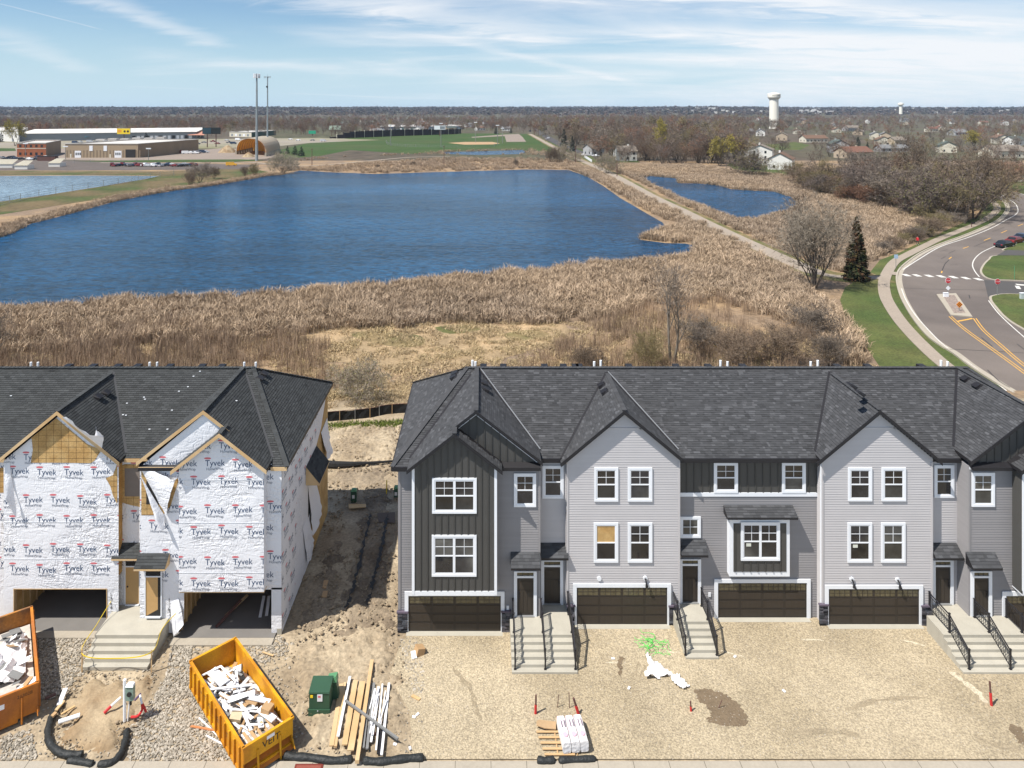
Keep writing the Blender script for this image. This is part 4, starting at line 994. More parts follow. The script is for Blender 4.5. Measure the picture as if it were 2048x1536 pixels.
# ---- walls
W375, W380, W384, W385, W368 = front(37.5), front(38.0), front(38.4), front(38.5), front(36.8)
def end_unit(mx, D_win, data):
 s = sorted
 def P2(p): return [(mx(u), z) for u, z in p]
 siding(TH, W375, P2([(-4.5, 0), (3.08, 0), (3.08, 8.95), (-4.5, 8.95)]), m_sid_d)
 poly = P2([(-3.4, 9.0), (3.0, 9.0), (-0.35, 11.72)])
 board_batten(TH, W375, poly, [mx(x) for x in (-0.7, -0.3, 0.1, 0.5, 0.9, 1.3, 1.7, 2.1, 2.5)])
 a, b = P2([(-0.35, 11.72), (2.95, 11.72 - .775 * 3.3)]); rake(TH, W375, a, b, m_trimw, 0.1, 0.0, 0.05, "white_rake")
 a, b = P2([(-0.35, 11.72), (-1.3, 11.72 - .775 * 0.95)]); rake(TH, W375, a, b, m_trimw, 0.1, 0.0, 0.05, "white_rake")
 poly = P2([(-3.60, 2.68), (0.66, 2.68), (0.66, 9.13), (-1.48, 10.82), (-3.60, 9.15)])
 us = [mx(-3.60 + 0.355 * k) for k in range(1, 12)]
 wins = data['bay_windows']
 def zcut(u, z0, z1):
  seg = [(z0, z1)]
  for (a, b, c, d) in wins:
   if a - 0.02 < u < b + 0.02:
    seg = [t for (p, q) in seg for t in ((p, min(q, c)), (max(p, d), q))]
  return seg
 board_batten(TH, W368, poly, us, zcut)
 for c in (-3.71, 0.62):
  x0, x1 = s((mx(c), mx(c + 0.14))); vboard(TH, W368, x0, x1, 2.5, 9.1, m_trimw, 0.06)
 x0, x1 = s((mx(-3.71), mx(0.76))); mb = MB(); W368.box(mb, x0, x1, 2.45, 2.68, 0.0, 0.05); mb.build("white_band", m_trimw, TH)
 a, b = P2([(-1.48, 10.85), (0.62, 10.85 - .775 * 2.1)]); rake(TH, W368, a, b, m_trimw, 0.09, 0.0, 0.05, "white_rake")
 a, b = P2([(-1.48, 10.85), (-3.6, 10.85 - .775 * 2.12)]); rake(TH, W368, a, b, m_trimw, 0.09, 0.0, 0.05, "white_rake")
 for c, nx in ((-3.71, -1), (0.76, 1)):
  nx = nx if mx is idn else -nx
  WS = Wall(mx(c), 36.82, 0, 1, nx, 0)
  flat(TH, WS, [(0, 2.5), (0.68, 2.5), (0.68, 9.2), (0, 9.2)], m_bb, "bay_side", -0.02, 0.02)
 mb = MB(); mb.box(x0, x1, 36.82, 37.5, 2.44, 2.5); mb.build("bay_soffit", m_trimw, TH)
 for q in wins: window(TH, W368, *q, kind='double')
 window(TH, W375, *data['side_window'], off=0.03)
 entry_door(TH, W375, *data['door'], handle_right=data['hr'])
 garage_door(TH, W375, *data['garage'], topz=2.2)
 for q in data['cols']: stone_column(TH, W375, *q)
 x0, x1 = s((mx(-4.52), mx(-4.38))); vboard(TH, W375, x0, x1, 1.2, 8.9, m_sid_d, 0.045)
 x0, x1 = s((mx(3.0), mx(3.1))); vboard(TH, W375, x0, x1, 0.0, 8.9, m_sid_d, 0.045)
 x0, x1 = s((mx(0.8), mx(3.08))); mb = MB(); W375.box(mb, x0, x1, 8.72, 8.86, 0.0, 0.06); mb.build("white_frieze", m_trimw, TH)
 x0, x1 = s((mx(-4.5), mx(-3.75))); mb = MB(); W375.box(mb, x0, x1, 8.72, 8.86, 0.0, 0.06); mb.build("white_frieze", m_trimw, TH)
 WS = Wall(mx(-4.5), 37.5, 0, 1, -1 if mx is idn else 1, 0)
 siding(TH, WS, [(0, 0), (10.9, 0), (10.9, 8.9), (0, 8.9)], m_sid_d)
 WS = Wall(mx(3.08), 37.5, 0, 1, 1 if mx is idn else -1, 0)
 siding(TH, WS, [(0, 0), (1.0, 0), (1.0, 8.9), (0, 8.9)], m_sid_d)
end_unit(idn, 37.5, dict(
 bay_windows=[pxr(864.3, 953.3, 955, 1025.7, 36.8), pxr(863.6, 953, 1069, 1151.5, 36.8)],
 side_window=pxr(1027.7, 1072, 945.5, 1012.5, 37.5), door=(U(1034, 37.5), U(1067, 37.5), 0.93, 2.93), hr=False,
 garage=(U(817, 37.5), U(1001.5, 37.5), 0.06, 1.97), cols=[(U(795, 37.5), U(816, 37.5), 1.16), (U(1003, 37.5), U(1021, 37.5), 1.2)]))
mr_ = lambda q: (K - q[1], K - q[0], q[2], q[3])
end_unit(mir, 37.5, dict(
 bay_windows=[mr_(pxr(864.3, 953.3, 955, 1025.7, 36.8)), mr_(pxr(863.6, 953, 1069, 1151.5, 36.8))],
 side_window=pxr(1942, 1988, 944, 1012, 37.5), door=(U(1946, 37.5), U(1975.5, 37.5), 0.93, 2.93), hr=True,
 garage=(U(2010, 37.5), U(2010, 37.5) + 4.94, 0.06, 1.97), cols=[(32.55, 33.6, 1.16)]))
canopy(TH, W375, U(1022, 37), U(1080, 37.4), ZP(1137, 36.9), ZP(1103, 37.5), 0.62, m_shing)
canopy(TH, W375, U(1938, 37.2), U(1997, 37.2), ZP(1137, 36.9), ZP(1103, 37.5), 0.62, m_shing)
for x0, x1, win, door, can in ((3.08, 4.56, pxr(1084.5, 1127, 930, 995.6, 38.4), (U(1088, 38.4), U(1120, 38.4), 0.93, 2.93), (U(1081, 38.2), U(1136, 38))),
        (24.43, 26.04, pxr(1867, 1907, 929, 994, 38.4), (U(1869, 38.4), U(1899, 38.4), 0.93, 2.93), (U(1866, 38), U(1922, 38)))):
 siding(TH, W384, [(x0, 0), (x1, 0), (x1, 8.9), (x0, 8.9)], m_sid_l)
 window(TH, W384, *win, off=0.03)
 entry_door(TH, W384, *door, handle_right=True)
 canopy(TH, W384, can[0], min(can[1], x1 + 0.1), ZP(1117, 37.75), ZP(1085, 38.4), 0.66, m_shing)
for (x0, x1, xc, zt, side, data) in (
 (4.56, 10.72, 7.65, 11.75, 'r', dict(w=[pxr(1188, 1236, 934, 1001.6, 38), pxr(1255, 1304, 934, 1001.6, 38), pxr(1187, 1236, 1044, 1123.6, 38), pxr(1255, 1304, 1044, 1123.6, 38)], osb=2,
   g=(U(1153, 38), U(1334, 38), 0.06, ZP(1173, 38)), cols=[(U(1134, 38), U(1149, 38), ZP(1207, 38)), (U(1337, 38), U(1354, 38), ZP(1208, 38))], lamps=[(1290, 1155, True), (1198, 1155.5, False)])),
 (18.4, 24.43, 21.42, 11.77, 'l', dict(w=[pxr(1695, 1743, 934, 1001, 38), pxr(1762, 1810.5, 934, 1001, 38), pxr(1694, 1743, 1044, 1123.6, 38), pxr(1761, 1809.5, 1044, 1123.6, 38)], osb=-1,
   g=(U(1656, 38), U(1837, 38), 0.06, ZP(1176, 38)), cols=[(U(1637.5, 38), U(1654.5, 38), ZP(1205.5, 38)), (U(1841, 38), U(1855, 38), ZP(1208, 38))], lamps=[(1702.5, 1157, True), (1793.7, 1158, True)]))):
 sl = 0.83
 apex = zt - 0.24
 siding(TH, W380, [(x0, 0), (x1, 0), (x1, apex - sl * (x1 - xc)), (xc, apex), (x0, apex - sl * (xc - x0))], m_sid_l)
 rake(TH, front(37.7), (xc, zt + .02), (xc - 3.42, zt + .02 - sl * 3.42), m_fascia, 0.22, 0, 0.035)
 rake(TH, front(37.7), (xc, zt + .02), (xc + (3.1 if side == 'r' else 3.35), zt + .02 - sl * (3.1 if side == 'r' else 3.35)), m_fascia, 0.22, 0, 0.035)
 rake(TH, W380, (xc, apex), (xc - 3.0, apex - sl * 3.0), m_sid_l, 0.12, 0.0, 0.05, "rake_trim"); rake(TH, W380, (xc, apex), (xc + 3.0, apex - sl * 3.0), m_sid_l, 0.12, 0.0, 0.05, "rake_trim")
 mb = MB(); W380.box(mb, xc - 0.95, xc + 0.95, apex - 0.90, apex - 0.80, 0.0, 0.05); mb.build("gable_band", m_sid_l, TH)
 for i, q in enumerate(data['w']): window(TH, W380, *q, off=0.03, osb=(i == data['osb']), label="window with an OSB board in its upper sash" if i == data['osb'] else None, sticker=(xc > 20 and i == 2))
 garage_door(TH, W380, *data['g'])
 for q in data['cols']: stone_column(TH, W380, *q)
 vboard(TH, W380, x0, x0 + 0.1, 1.2, 8.85, m_sid_l, 0.045); vboard(TH, W380, x1 - 0.1, x1, 1.2, 8.85, m_sid_l, 0.045)
 for (lx, ly, wired) in data['lamps']:
  X, Z = U(lx, 38), ZP(ly, 38); mb = MB(); mb.tube([(X, 37.97, Z), (X, 37.90, Z)], 0.12, 12)
  b = mb.build("junction_box", m_trimw, TH)
  if wired:
   mb = MB(); mb.tube([(X, 37.9, Z), (X + .02, 37.78, Z - .1), (X + .05, 37.76, Z - .35)], [0.06, 0.03, 0.09], 8); mb.tube([(X + .05, 37.76, Z - .35), (X + .16, 37.8, Z - .5), (X + .2, 37.85, Z - .45)], 0.02, 6)
   mb.build("loose_wiring", m_fascia, b)
for X, d0, d1, nx in ((18.4, 38.0, 38.5, -1), (10.72, 38.0, 38.5, 1), (4.56, 38.0, 38.4, -1), (24.43, 38.0, 38.4, 1)):
 siding(TH, Wall(X, d0, 0, 1, nx, 0), [(0, 0), (d1 - d0, 0), (d1 - d0, 8.85), (0, 8.85)], m_sid_l)
vboard(TH, Wall(18.4, 38.0, 0, 1, -1, 0), 0, 0.1, 0, 8.85, m_trimw, 0.03)
zb = ZP(992, 38.5); zb2 = ZP(984.5, 38.5)
siding(TH, W385, [(10.72, 0), (18.4, 0), (18.4, zb), (10.72, zb)], m_sid_d)
wins = [pxr(1427, 1475, 923.5, 984.5, 38.5), pxr(1563, 1610.4, 923.5, 984.5, 38.5)]
def zc3(u, z0, z1):
 return [] if any(a - .02 < u < b + .02 for a, b, c, d in wins) else [(z0, z1)]
board_batten(TH, W385, [(10.72, zb2), (18.4, zb2), (18.4, 8.95), (10.72, 8.95)], [10.8 + 0.42 * k for k in range(1, 19)], zc3)
mb = MB(); W385.box(mb, 10.72, 18.4, zb, zb2, 0.0, 0.06); mb.build("white_band", m_trimw, TH)
mb = MB(); W385.box(mb, 10.78, 18.36, 8.74, 8.84, 0.0, 0.05); mb.build("white_frieze", m_trimw, TH)
for q in wins: window(TH, W385, *q, off=0.03)
window(TH, W385, *pxr(1359, 1400.8, 1032, 1074, 38.5), kind='small', off=0.03)
entry_door(TH, W385, U(1364, 38.5), U(1395, 38.5), 0.93, 2.93, handle_right=True)
canopy(TH, W385, U(1359, 38.3), U(1413, 38.2), ZP(1111, 37.9), ZP(1078, 38.5), 0.62, m_shing)
garage_door(TH, W385, U(1435, 38.5), U(1612.6, 38.5), 0.06, ZP(1164, 38.5))
W381 = front(38.1)
bx0, bx1, bz0, bz1 = pxr(1459, 1579.5, 1038, 1153, 38.1)
mb = MB(); mb.box(bx0, bx1, 38.1, 38.5, bz0, bz1); box3 = mb.build("box_window", m_trimw, TH)
px0, px1, pz0, pz1 = pxr(1466.8, 1572.5, 1046.5, 1143, 38.1)
w3 = pxr(1481, 1559, 1043, 1119.7, 38.1)
board_batten(TH, W381, [(px0, pz0), (px1, pz0), (px1, pz1), (px0, pz1)], [px0 + 0.08 + 0.41 * k for k in range(0, 7)], lambda u, a, b: [(a, w3[2])] if w3[0] < u < w3[1] else [(a, b)])
window(TH, W381, *w3, kind='double', off=0.03, sticker=True)
canopy(TH, W385, U(1449, 38.3), U(1588, 38.3), ZP(1034, 37.9), ZP(1010, 38.5), 0.7, m_shing)
for x, y in ((1015, 1214), (1418, 1188)):
 D = 37.5 if x < 1100 else 38.5; mb = MB(); W = front(D); W.box(mb, U(x - 2, D), U(x + 3, D), ZP(y + 4, D), ZP(y - 4, D), .03, .07); mb.build("outlet_cover", m_trimw, TH)
mb = MB(); mb.box(-4.45, K + 4.45, 38.55, 48.4, 0, 8.85); mb.box(-4.45, 3.0, 37.55, 38.6, 0, 8.85); mb.box(K - 3.0, K + 4.45, 37.55, 38.6, 0, 8.85); mb.box(4.62, 10.66, 38.05, 38.6, 0, 8.8); mb.box(18.46, 24.37, 38.05, 38.6, 0, 8.8)
mb.build("wall_core", m_sid_d, TH)
# ---- entry stairs with railings
def stairs(name, x0, x1, yw, y_land, z_land, nstep, tread, mat, label, slope_dx=0.0, group=None):
 t = thing(name, ((x0 + x1) / 2, y_land, 0), label, "stairs", group)
 mb = MB(); mb.box(x0, x1, y_land, yw, 0, z_land); mb.build("landing", mat, t)
 h = z_land / (nstep + 1)
 for k in range(nstep):
  z = z_land - h * (k + 1); ya = y_land - tread * (k + 1); m = MB()
  dx = slope_dx * (k + 1)
  m.box(x0 - 0.0, x1 + dx, ya, ya + tread - 0.002, 0, z - 0.002, R.uniform(0.35, 0.65)); m.build("step", mat, t)
 return t
def railing(x, y_a, z_a, y_land, z_land, nstep, tread, h=0.92, dx=0.0, label=""):
 """level part from y_a (wall) to y_land, then down the steps"""
 hs = z_land / (nstep + 1); y_b = y_land - tread * (nstep - 0.35); z_b = hs
 t = thing("stair_railing", (x, y_land, z_land), label, "railing", "black stair railings")
 posts = [(x, y_a, z_land), (x, y_land + 0.08, z_land), (x + dx, y_b, z_b)]
 for (px, py, pz) in posts:
  m = MB(); m.box(px - .035, px + .035, py - .035, py + .035, pz, pz + h + 0.06); m.box(px - .05, px + .05, py - .05, py + .05, pz + h + 0.06, pz + h + 0.09); m.box(px - .06, px + .06, py - .06, py + .06, pz, pz + 0.02); m.build("post", m_iron, t)
 for (a, b) in ((posts[0], posts[1]), (posts[1], posts[2])):
  m = MB(); m.bar((a[0], a[1], a[2] + h), (b[0], b[1], b[2] + h), 0.06, 0.035); m.build("top_rail", m_iron, t)
  m = MB(); m.bar((a[0], a[1], a[2] + .12), (b[0], b[1], b[2] + .12), 0.03, 0.03); m.bar((a[0], a[1], a[2] + h - .14), (b[0], b[1], b[2] + h - .14), 0.03, 0.025); m.build("lower_rail", m_iron, t)
  n = max(2, int((Vector(a) - Vector(b)).length / 0.12))
  for i in range(1, n):
   p = Vector(a).lerp(Vector(b), i / n); m = MB(); m.box(p.x - .009, p.x + .009, p.y - .009, p.y + .009, p.z + .12, p.z + h - .14); m.build("baluster", m_iron, t)
s1 = stairs("entry_stairs", U(1022.5, 35.5), U(1148, 36), 37.5, 36.12, 0.87, 5, 0.30, m_conc_new, "double width concrete steps with three railings under the two left doors of the finished row")
mb = MB(); mb.box(3.1, 4.56, 37.5, 38.4, 0, 0.868); mb.build("landing", m_conc_new, s1)
railing(1.62, 37.35, .87, 36.2, .87, 5, .30, label="railing on the left edge of the double steps")
railing(3.12, 37.35, .87, 36.2, .87, 5, .30, label="railing down the middle of the double steps")
railing(4.62, 37.9, .87, 36.2, .87, 5, .30, label="railing on the right edge of the double steps, by the second garage")
s2 = stairs("entry_stairs", U(1360, 36.6), U(1424, 36.6), 38.5, 37.05, 0.87, 5, 0.30, m_conc_new, "narrow concrete steps to the single door in the middle of the finished row")
railing(10.35, 38.2, .87, 37.1, .87, 5, .30, label="left railing of the narrow middle steps")
railing(11.95, 38.2, .87, 37.1, .87, 5, .30, label="right railing of the narrow middle steps")
s3 = stairs("entry_stairs", U(1889, 36.2) - .1, 28.1, 37.5, 36.12, 0.87, 5, 0.30, m_conc_new, "wide concrete steps with bare side wall at the right end of the finished row")
mb = MB(); mb.box(24.43, 26.04, 37.5, 38.4, 0, 0.868); mb.build("landing", m_conc_new, s3)
railing(24.2, 37.9, .87, 36.2, .87, 5, .30, label="leftmost railing of the wide right-hand steps")
railing(26.25, 37.35, .87, 36.2, .87, 5, .30, label="middle railing of the wide right-hand steps")
railing(27.95, 37.35, .87, 36.2, .87, 5, .30, label="railing of the wide steps nearest the right picture edge")
# ---- WRAPPED ROW UNDER CONSTRUCTION (left)
LB = thing("townhouse_row", (-20.0, 43.0, 0.0), "unfinished townhouse row in white house wrap with a dark shingle roof, left of the gap", "building")
mxl = lambda x: -15.2 - x
pL, PL = end_roof(mxl)
gA, gAL, gAR, yvA = gable_planes(-22.8, 11.78, -26.0, -19.5, 0.82, df=37.5)
gC, gCL, gCR, _ = gable_planes(-34.5, 11.78, -37.7, -31.3, 0.82, df=37.5)
roof_planes(LB, pL + gA + gC + [([(-40, 38.1), (-14.24, 38.1), (-14.24, RD), (-40, RD)], F_)], m_shing2, light=0, regular=True)
roof_planes(LB, [([(-40, 48.7), (-10.39, 48.7), (-14.24, RD), (-40, RD)], B_)], m_shing2, tabs=False, deckmat=MATS["plain_shingle"])
end_shell_trim(LB, mxl, roofmat=m_shing2, rakemat=m_lumber)
caps(LB, (-40, RD, RZ), (-14.24, RD, RZ), m_shing2)
caps(LB, (-22.8, 37.5, 11.78), (-22.8, 42.9, 11.78), m_shing2)
a = (-19.55, yvA(-19.55, gAR), zat(gAR, -19.55, yvA(-19.55, gAR)) + .03); strip(LB, [a, (-22.8, yvA(-22.8, gAR), 11.8)], 0.2, m_shing, "valley_flashing")
S = PL['strip']
for x in (0,):
 def yv3(x): return (zat(PL['gl'], mxl(x), 0) - (S[0] + S[1] * mxl(x))) / (S[2] - PL['gl'][2])
 strip(LB, [(mxl(-3.9), yv3(-3.9), zat(PL['gl'], mxl(-3.9), 37) + .03), (mxl(-0.7), yv3(-0.7), zat(PL['gl'], mxl(-0.7), 37) + .03)], 0.14, m_shing, "valley_flashing")
for px, py, P in ((194, 794, gAR), (211, 786, gAR), (518, 757, PL['hip']), (526, 748, PL['hip'])):
 roof_vent(LB, px, py, P)
for x in (63, 77, 300, 315, 489, 512):
 X = U(x, RD + 0.5); mb = MB(); mb.tube([(X, RD + .45, RZ - .4), (X, RD + .45, RZ + 0.2)], 0.07, 8); mb.build("vent_pipe", m_pvc, LB)
for x in (130, 180, 230, 270, 335, 400, 440):
 X = U(x, RD); mb = MB(); mb.box(X - .2, X + .2, RD + .15, RD + .6, RZ - .3, RZ + .06); mb.build("ridge_vent", m_fascia, LB)
mb = MB()
for px, py in ((400, 744), (387, 754), (376, 775), (358, 784), (344, 822), (288, 796), (290, 800), (252, 832), (254, 808), (246, 831), (299, 860), (335, 860), (22, 793), (473, 803), (555, 860), (620, 791), (244, 904), (240, 896)):
 x, y, z = hit(px, py, F_ if px < 460 else PL['gl']); mb.box(x - .05, x + .05, y - .03, y + .03, z + .03, z + .06)
mb.build("roof_scrap", m_trimw, LB, kind='stuff')
for x0, x1, y in ((-40, -37.7, 38.1), (-31.2, -26.0, 38.1), (-19.5, -18.2, 38.1), (-11.25, -10.4, 37.2), (-18.3, -16.2, 37.2)):
 mb = MB(); mb.box(x0, x1, y - 0.03, y - 0.001, EAVE - 0.19, EAVE + 0.0); mb.build("sub_fascia", m_lumber, LB)
for W, xc, zt, xl, xr, s in ((front(37.5), -22.8, 11.81, -26.05, -19.45, .82), (front(37.5), -34.5, 11.81, -37.8, -31.2, .82)):
 rake(LB, W, (xc, zt), (xl, zt - s * (xc - xl)), m_lumber, 0.2, 0, 0.035); rake(LB, W, (xc, zt), (xr, zt - s * (xr - xc)), m_lumber, 0.2, 0, 0.035)
W378, W383, W373, W366 = front(37.8), front(38.3), front(37.3), front(36.8)
def print_wrap(W, poly, rows, parent, dx=1.46, off=0.012, u_shift=0.0, size=0.46):
 """the maker's print repeated along the wrap, clipped to the outline of the sheet"""
 poly = ccw(poly); ty, wty = text_tris("Tyvek"); hw, whw = text_tris("HomeWrap")
 lt, gt, rd = MB(), MB(), MB()
 umin = min(p[0] for p in poly); umax = max(p[0] for p in poly)
 for ri, z in enumerate(rows):
  u = umin - dx + (u_shift + (dx * 0.5 if ri % 2 else 0)) % dx
  while u < umax:
   zr = z + R.uniform(-.05, .05); sk = R.uniform(-.05, .05)
   for tris, s, ox, oz, mbx in ((ty, size, 0, 0, lt), (hw, size * 0.44, 0.06, -size * 0.48, gt)):
    for t in tris:
     q = clip_convex([(u + ox + p[0] * s * 0.92, zr + oz + p[1] * s + sk * p[0] * s) for p in t], poly)
     if len(q) >= 3: mbx.face([W.p(a, b, off) for a, b in q])
   cx_, cz_ = u + 0.13, zr + size * 0.90
   el = [(cx_ + 0.19 * math.cos(a * math.pi / 6), cz_ + 0.055 * math.sin(a * math.pi / 6)) for a in range(12)]
   q = clip_convex(el, poly)
   if len(q) >= 3: rd.face([W.p(a, b, off) for a, b in q])
   u += dx
 if lt.f: lt.build("wrap_lettering", m_navy, parent, kind='stuff')
 if gt.f: gt.build("wrap_small_lettering", m_greyprint, parent, kind='stuff')
 if rd.f: rd.build("wrap_oval", m_redprint, parent, kind='stuff')
ROWS = [ZP(y, 37.8) for y in (1143, 1104, 1046, 1006, 949, 920)]
ROWB = [ZP(y, 36.8) for y in (1171, 1128, 1068, 1027, 969, 934, 896)]
def wrap(W, poly, rows=None, u_shift=0.0, off=0.0, txt=True):
 w = flat(LB, W, poly, m_wrap, "house_wrap", off, 0.01)
 if txt: print_wrap(W, poly, rows or ROWS, w, u_shift=u_shift, off=off + 0.016)
 return w
def patch(W, pxs, D, mat=None, off=0.022, name="osb_sheathing", lines=True):
 pts = ccw([(U(x, D), ZP(y, D)) for x, y in pxs])
 mb = MB()
 from mathutils.geometry import tessellate_polygon
 P = [Vector((p[0], p[1], 0)) for p in pts]
 mb.raw([W.p(u, z, off) for u, z in pts], [t if (P[t[1]] - P[t[0]]).cross(P[t[2]] - P[t[0]]).z > 0 else (t[0], t[2], t[1]) for t in tessellate_polygon([P])])
 o = mb.build(name, mat or m_osb, LB)
 if lines and mat is None:
  ml = MB(); u0 = min(p[0] for p in pts); u1 = max(p[0] for p in pts); z0 = min(p[1] for p in pts); z1 = max(p[1] for p in pts)
  def seg(a, b, n):
   for i in range(n):
    p = (a[0] + (b[0] - a[0]) * (i + .5) / n, a[1] + (b[1] - a[1]) * (i + .5) / n)
    if inside(p, pts):
     q = (a[0] + (b[0] - a[0]) * i / n, a[1] + (b[1] - a[1]) * i / n); r = (a[0] + (b[0] - a[0]) * (i + 1) / n, a[1] + (b[1] - a[1]) * (i + 1) / n)
     ml.bar(W.p(*q, off + .002), W.p(*r, off + .002), 0.012, 0.004)
  k = math.ceil(z0 / 0.305)
  while k * 0.305 < z1: seg((u0, k * .305), (u1, k * .305), 14); k += 1
  k = math.ceil(u0 / 0.406)
  while k * 0.406 < u1: seg((k * .406, z0), (k * .406, z1), 14); k += 1
  if ml.f: ml.build("osb_line", m_osbline, o, kind='stuff')
 return o
gx0, gx1, gz = U(28, 37.8), U(214, 37.8), ZP(1177, 37.8)
apx = 11.5
wrap(W378, [(-25.85, gz), (-19.65, gz), (-19.65, apx - .82 * 3.15), (-22.8, apx), (-25.85, apx - .82 * 3.05)], u_shift=0.35)
wrap(W378, [(-25.85, 0.1), (gx0, 0.1), (gx0, gz), (-25.85, gz)], txt=False); wrap(W378, [(gx1, 0.1), (-19.65, 0.1), (-19.65, gz), (gx1, gz)], txt=False)
patch(W378, [(113, 836), (175, 888), (203, 900), (190, 920), (182, 926), (120, 925), (62, 925), (66, 900), (64, 878), (62, 876)], 37.8)
patch(W378, [(235, 925), (232, 935), (226, 950), (212, 956), (221, 972), (226, 990), (233, 1005), (235, 1005)], 37.8)
wrap(W383, [(-20.0, 0.8), (-18.2, 0.8), (-18.2, 8.9), (-20.0, 8.9)], u_shift=0.8)
patch(W383, [(236, 934), (250, 928), (283, 928), (283, 1014), (262, 1010), (243, 1004), (238, 1000)], 38.3)
patch(W383, [(250, 936), (281, 936), (281, 992), (250, 992)], 38.3, mat=mk("grey_board", (0.20, 0.17, 0.15), 0.8, 0.08), off=0.035, name="window_board")
wrap(W373, [(-18.25, 0.8), (-15.9, 0.8), (-15.9, 8.95), (-18.25, 8.95)], u_shift=0.5)
wrap(W373, [(-18.25, 0.1), (U(357, 37.3), 0.1), (U(357, 37.3), 1.0), (-18.25, 1.0)], txt=False, off=-0.002)
wrap(W373, [(-11.6, 2.4), (-10.7, 2.4), (-10.7, 8.95), (-11.6, 8.95)], u_shift=0.9)
wrap(W373, [(U(543, 37.3), 0.1), (-10.7, 0.1), (-10.7, 2.5), (U(543, 37.3), 2.5)], txt=False)
wrap(W373, [(-18.1, 9.05), (-11.2, 9.05), (-14.85, 11.75)], u_shift=0.2)
wrap(W366, [(-15.96, 2.62), (-11.49, 2.62), (-11.49, 9.12), (-13.72, 10.88), (-15.96, 9.1)], rows=ROWB, u_shift=0.65)
for z in (ZP(1045, 36.8), ZP(960, 36.8), ZP(1145, 36.8)):
 mb = MB(); W366.box(mb, -15.96, -11.49, z - .012, z + .012, 0.008, 0.024); mb.build('wrap_seam', mk('seam_tape', (.62, .63, .66), .5), LB)
for z, a, b in ((ZP(1044, 37.8), -25.85, -19.65), (ZP(1118, 37.8), -25.85, -19.65)):
 mb = MB(); W378.box(mb, a, b, z - .012, z + .012, 0.008, 0.024); mb.build('wrap_seam', MATS['seam_tape'], LB)
for X, nx in ((-15.96, -1), (-11.49, 1)):
 flat(LB, Wall(X, 36.82, 0, 1, nx, 0), [(0, 2.62), (0.5, 2.62), (0.5, 9.2), (0, 9.2)], m_wrap, "house_wrap", -0.012, 0.01)
mb = MB(); mb.box(-15.96, -11.49, 36.82, 37.3, 2.55, 2.62); mb.build("bay_soffit", m_lumber, LB)
patch(W373, [(283, 940), (292, 940), (300, 960), (330, 985), (356, 955), (357, 962), (342, 1010), (326, 1030), (300, 1030), (283, 1030)], 37.3)
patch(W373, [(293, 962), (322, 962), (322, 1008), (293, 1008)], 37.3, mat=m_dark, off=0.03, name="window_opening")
wrap(front(38.3), [(-31.5, 0.1), (-25.85, 0.1), (-25.85, 8.9), (-31.5, 8.9)], u_shift=0.5)
wrap(W378, [(-37.6, 0.1), (-31.4, 0.1), (-31.4, 8.9), (-34.5, 11.5), (-37.6, 8.9)])
patch(front(38.3), [(-12, 935), (8, 935), (8, 985), (-12, 985)], 38.3)
WSL = Wall(-10.7, 37.3, 0, 1, 1, 0)
flat(LB, WSL, [(0, 0.1), (11.1, 0.1), (11.1, 8.95), (0, 8.95)], m_osb, "osb_sheathing", -0.03, 0.03)
sidep = [(0, 0.1), (6.0, 0.1), (6.5, 1.5), (6.1, 2.6), (7.0, 3.5), (6.7, 5.0), (7.6, 6.3), (9.0, 6.9), (10.2, 8.1), (10.8, 8.9), (0, 8.9)]
from mathutils.geometry import tessellate_polygon
mb = MB(); P_ = [Vector((p[0], p[1], 0)) for p in sidep]
mb.raw([WSL.p(u, z, 0.015) for u, z in sidep], [tuple(t) for t in tessellate_polygon([P_])])
sw = mb.build("house_wrap", m_wrap, LB)
for r in range(8):
 print_wrap(WSL, [(0, 0.4), (2.6 + r * 0, 0.4), (3.2, 8.7), (0, 8.7)], [0.6 + 1.1 * r], sw, u_shift=0.35 * (r % 3), off=0.02, size=0.40, dx=1.3)
 if r > 4: print_wrap(WSL, [(3.2, 5.0), (5.5, 5.2), (9.0, 8.4), (3.2, 8.6)], [0.6 + 1.1 * r], sw, u_shift=0.2, off=0.02, size=0.36, dx=1.3)
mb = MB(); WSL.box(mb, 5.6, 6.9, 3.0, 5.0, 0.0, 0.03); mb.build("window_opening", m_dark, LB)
canopy(LB, WSL, 5.0, 7.7, 5.35, 6.35, 0.85, m_shing2, fas=m_lumber, regular=True)
def torn(W, pts, parent, name="torn_wrap", seed=0, n=7, bulge=0.5):
 """loose flap: quad patch (4 corners with u,z,off) bulging outwards with folds"""
 mb = MB(); A, B, C_, D_ = pts; idx = []
 for i in range(n + 1):
  for j in range(n + 1):
   s, t = i / n, j / n
   u = (A[0] * (1 - s) + B[0] * s) * (1 - t) + (D_[0] * (1 - s) + C_[0] * s) * t
   z = (A[1] * (1 - s) + B[1] * s) * (1 - t) + (D_[1] * (1 - s) + C_[1] * s) * t
   o = (A[2] * (1 - s) + B[2] * s) * (1 - t) + (D_[2] * (1 - s) + C_[2] * s) * t
   o += bulge * math.sin(math.pi * s) * t * 0.6 + 0.10 * t * mnoise.noise(Vector((u * 3 + seed, z * 3, 0))) * 2
   z += 0.08 * t * mnoise.noise(Vector((u * 2.5 + seed, z * 4, 7))); mb.v.append(W.p(u, z, o))
 for i in range(n):
  for j in range(n):
   a = i * (n + 1) + j; mb.f.append((a, a + n + 1, a + n + 2, a + 1)); mb.t.append(.5); mb.m.append(0)
 return mb.build(name, m_wrap, parent, smooth=True)
D = 37.5
def q(x, y, o, D=37.8): return (U(x, D), ZP(y, D), o)
torn(front(37.5), [q(124, 833, .06, 37.5), q(205, 895, .06, 37.5), q(216, 868, .75, 37.2), q(140, 832, .5, 37.2)], LB, seed=1, bulge=.5)
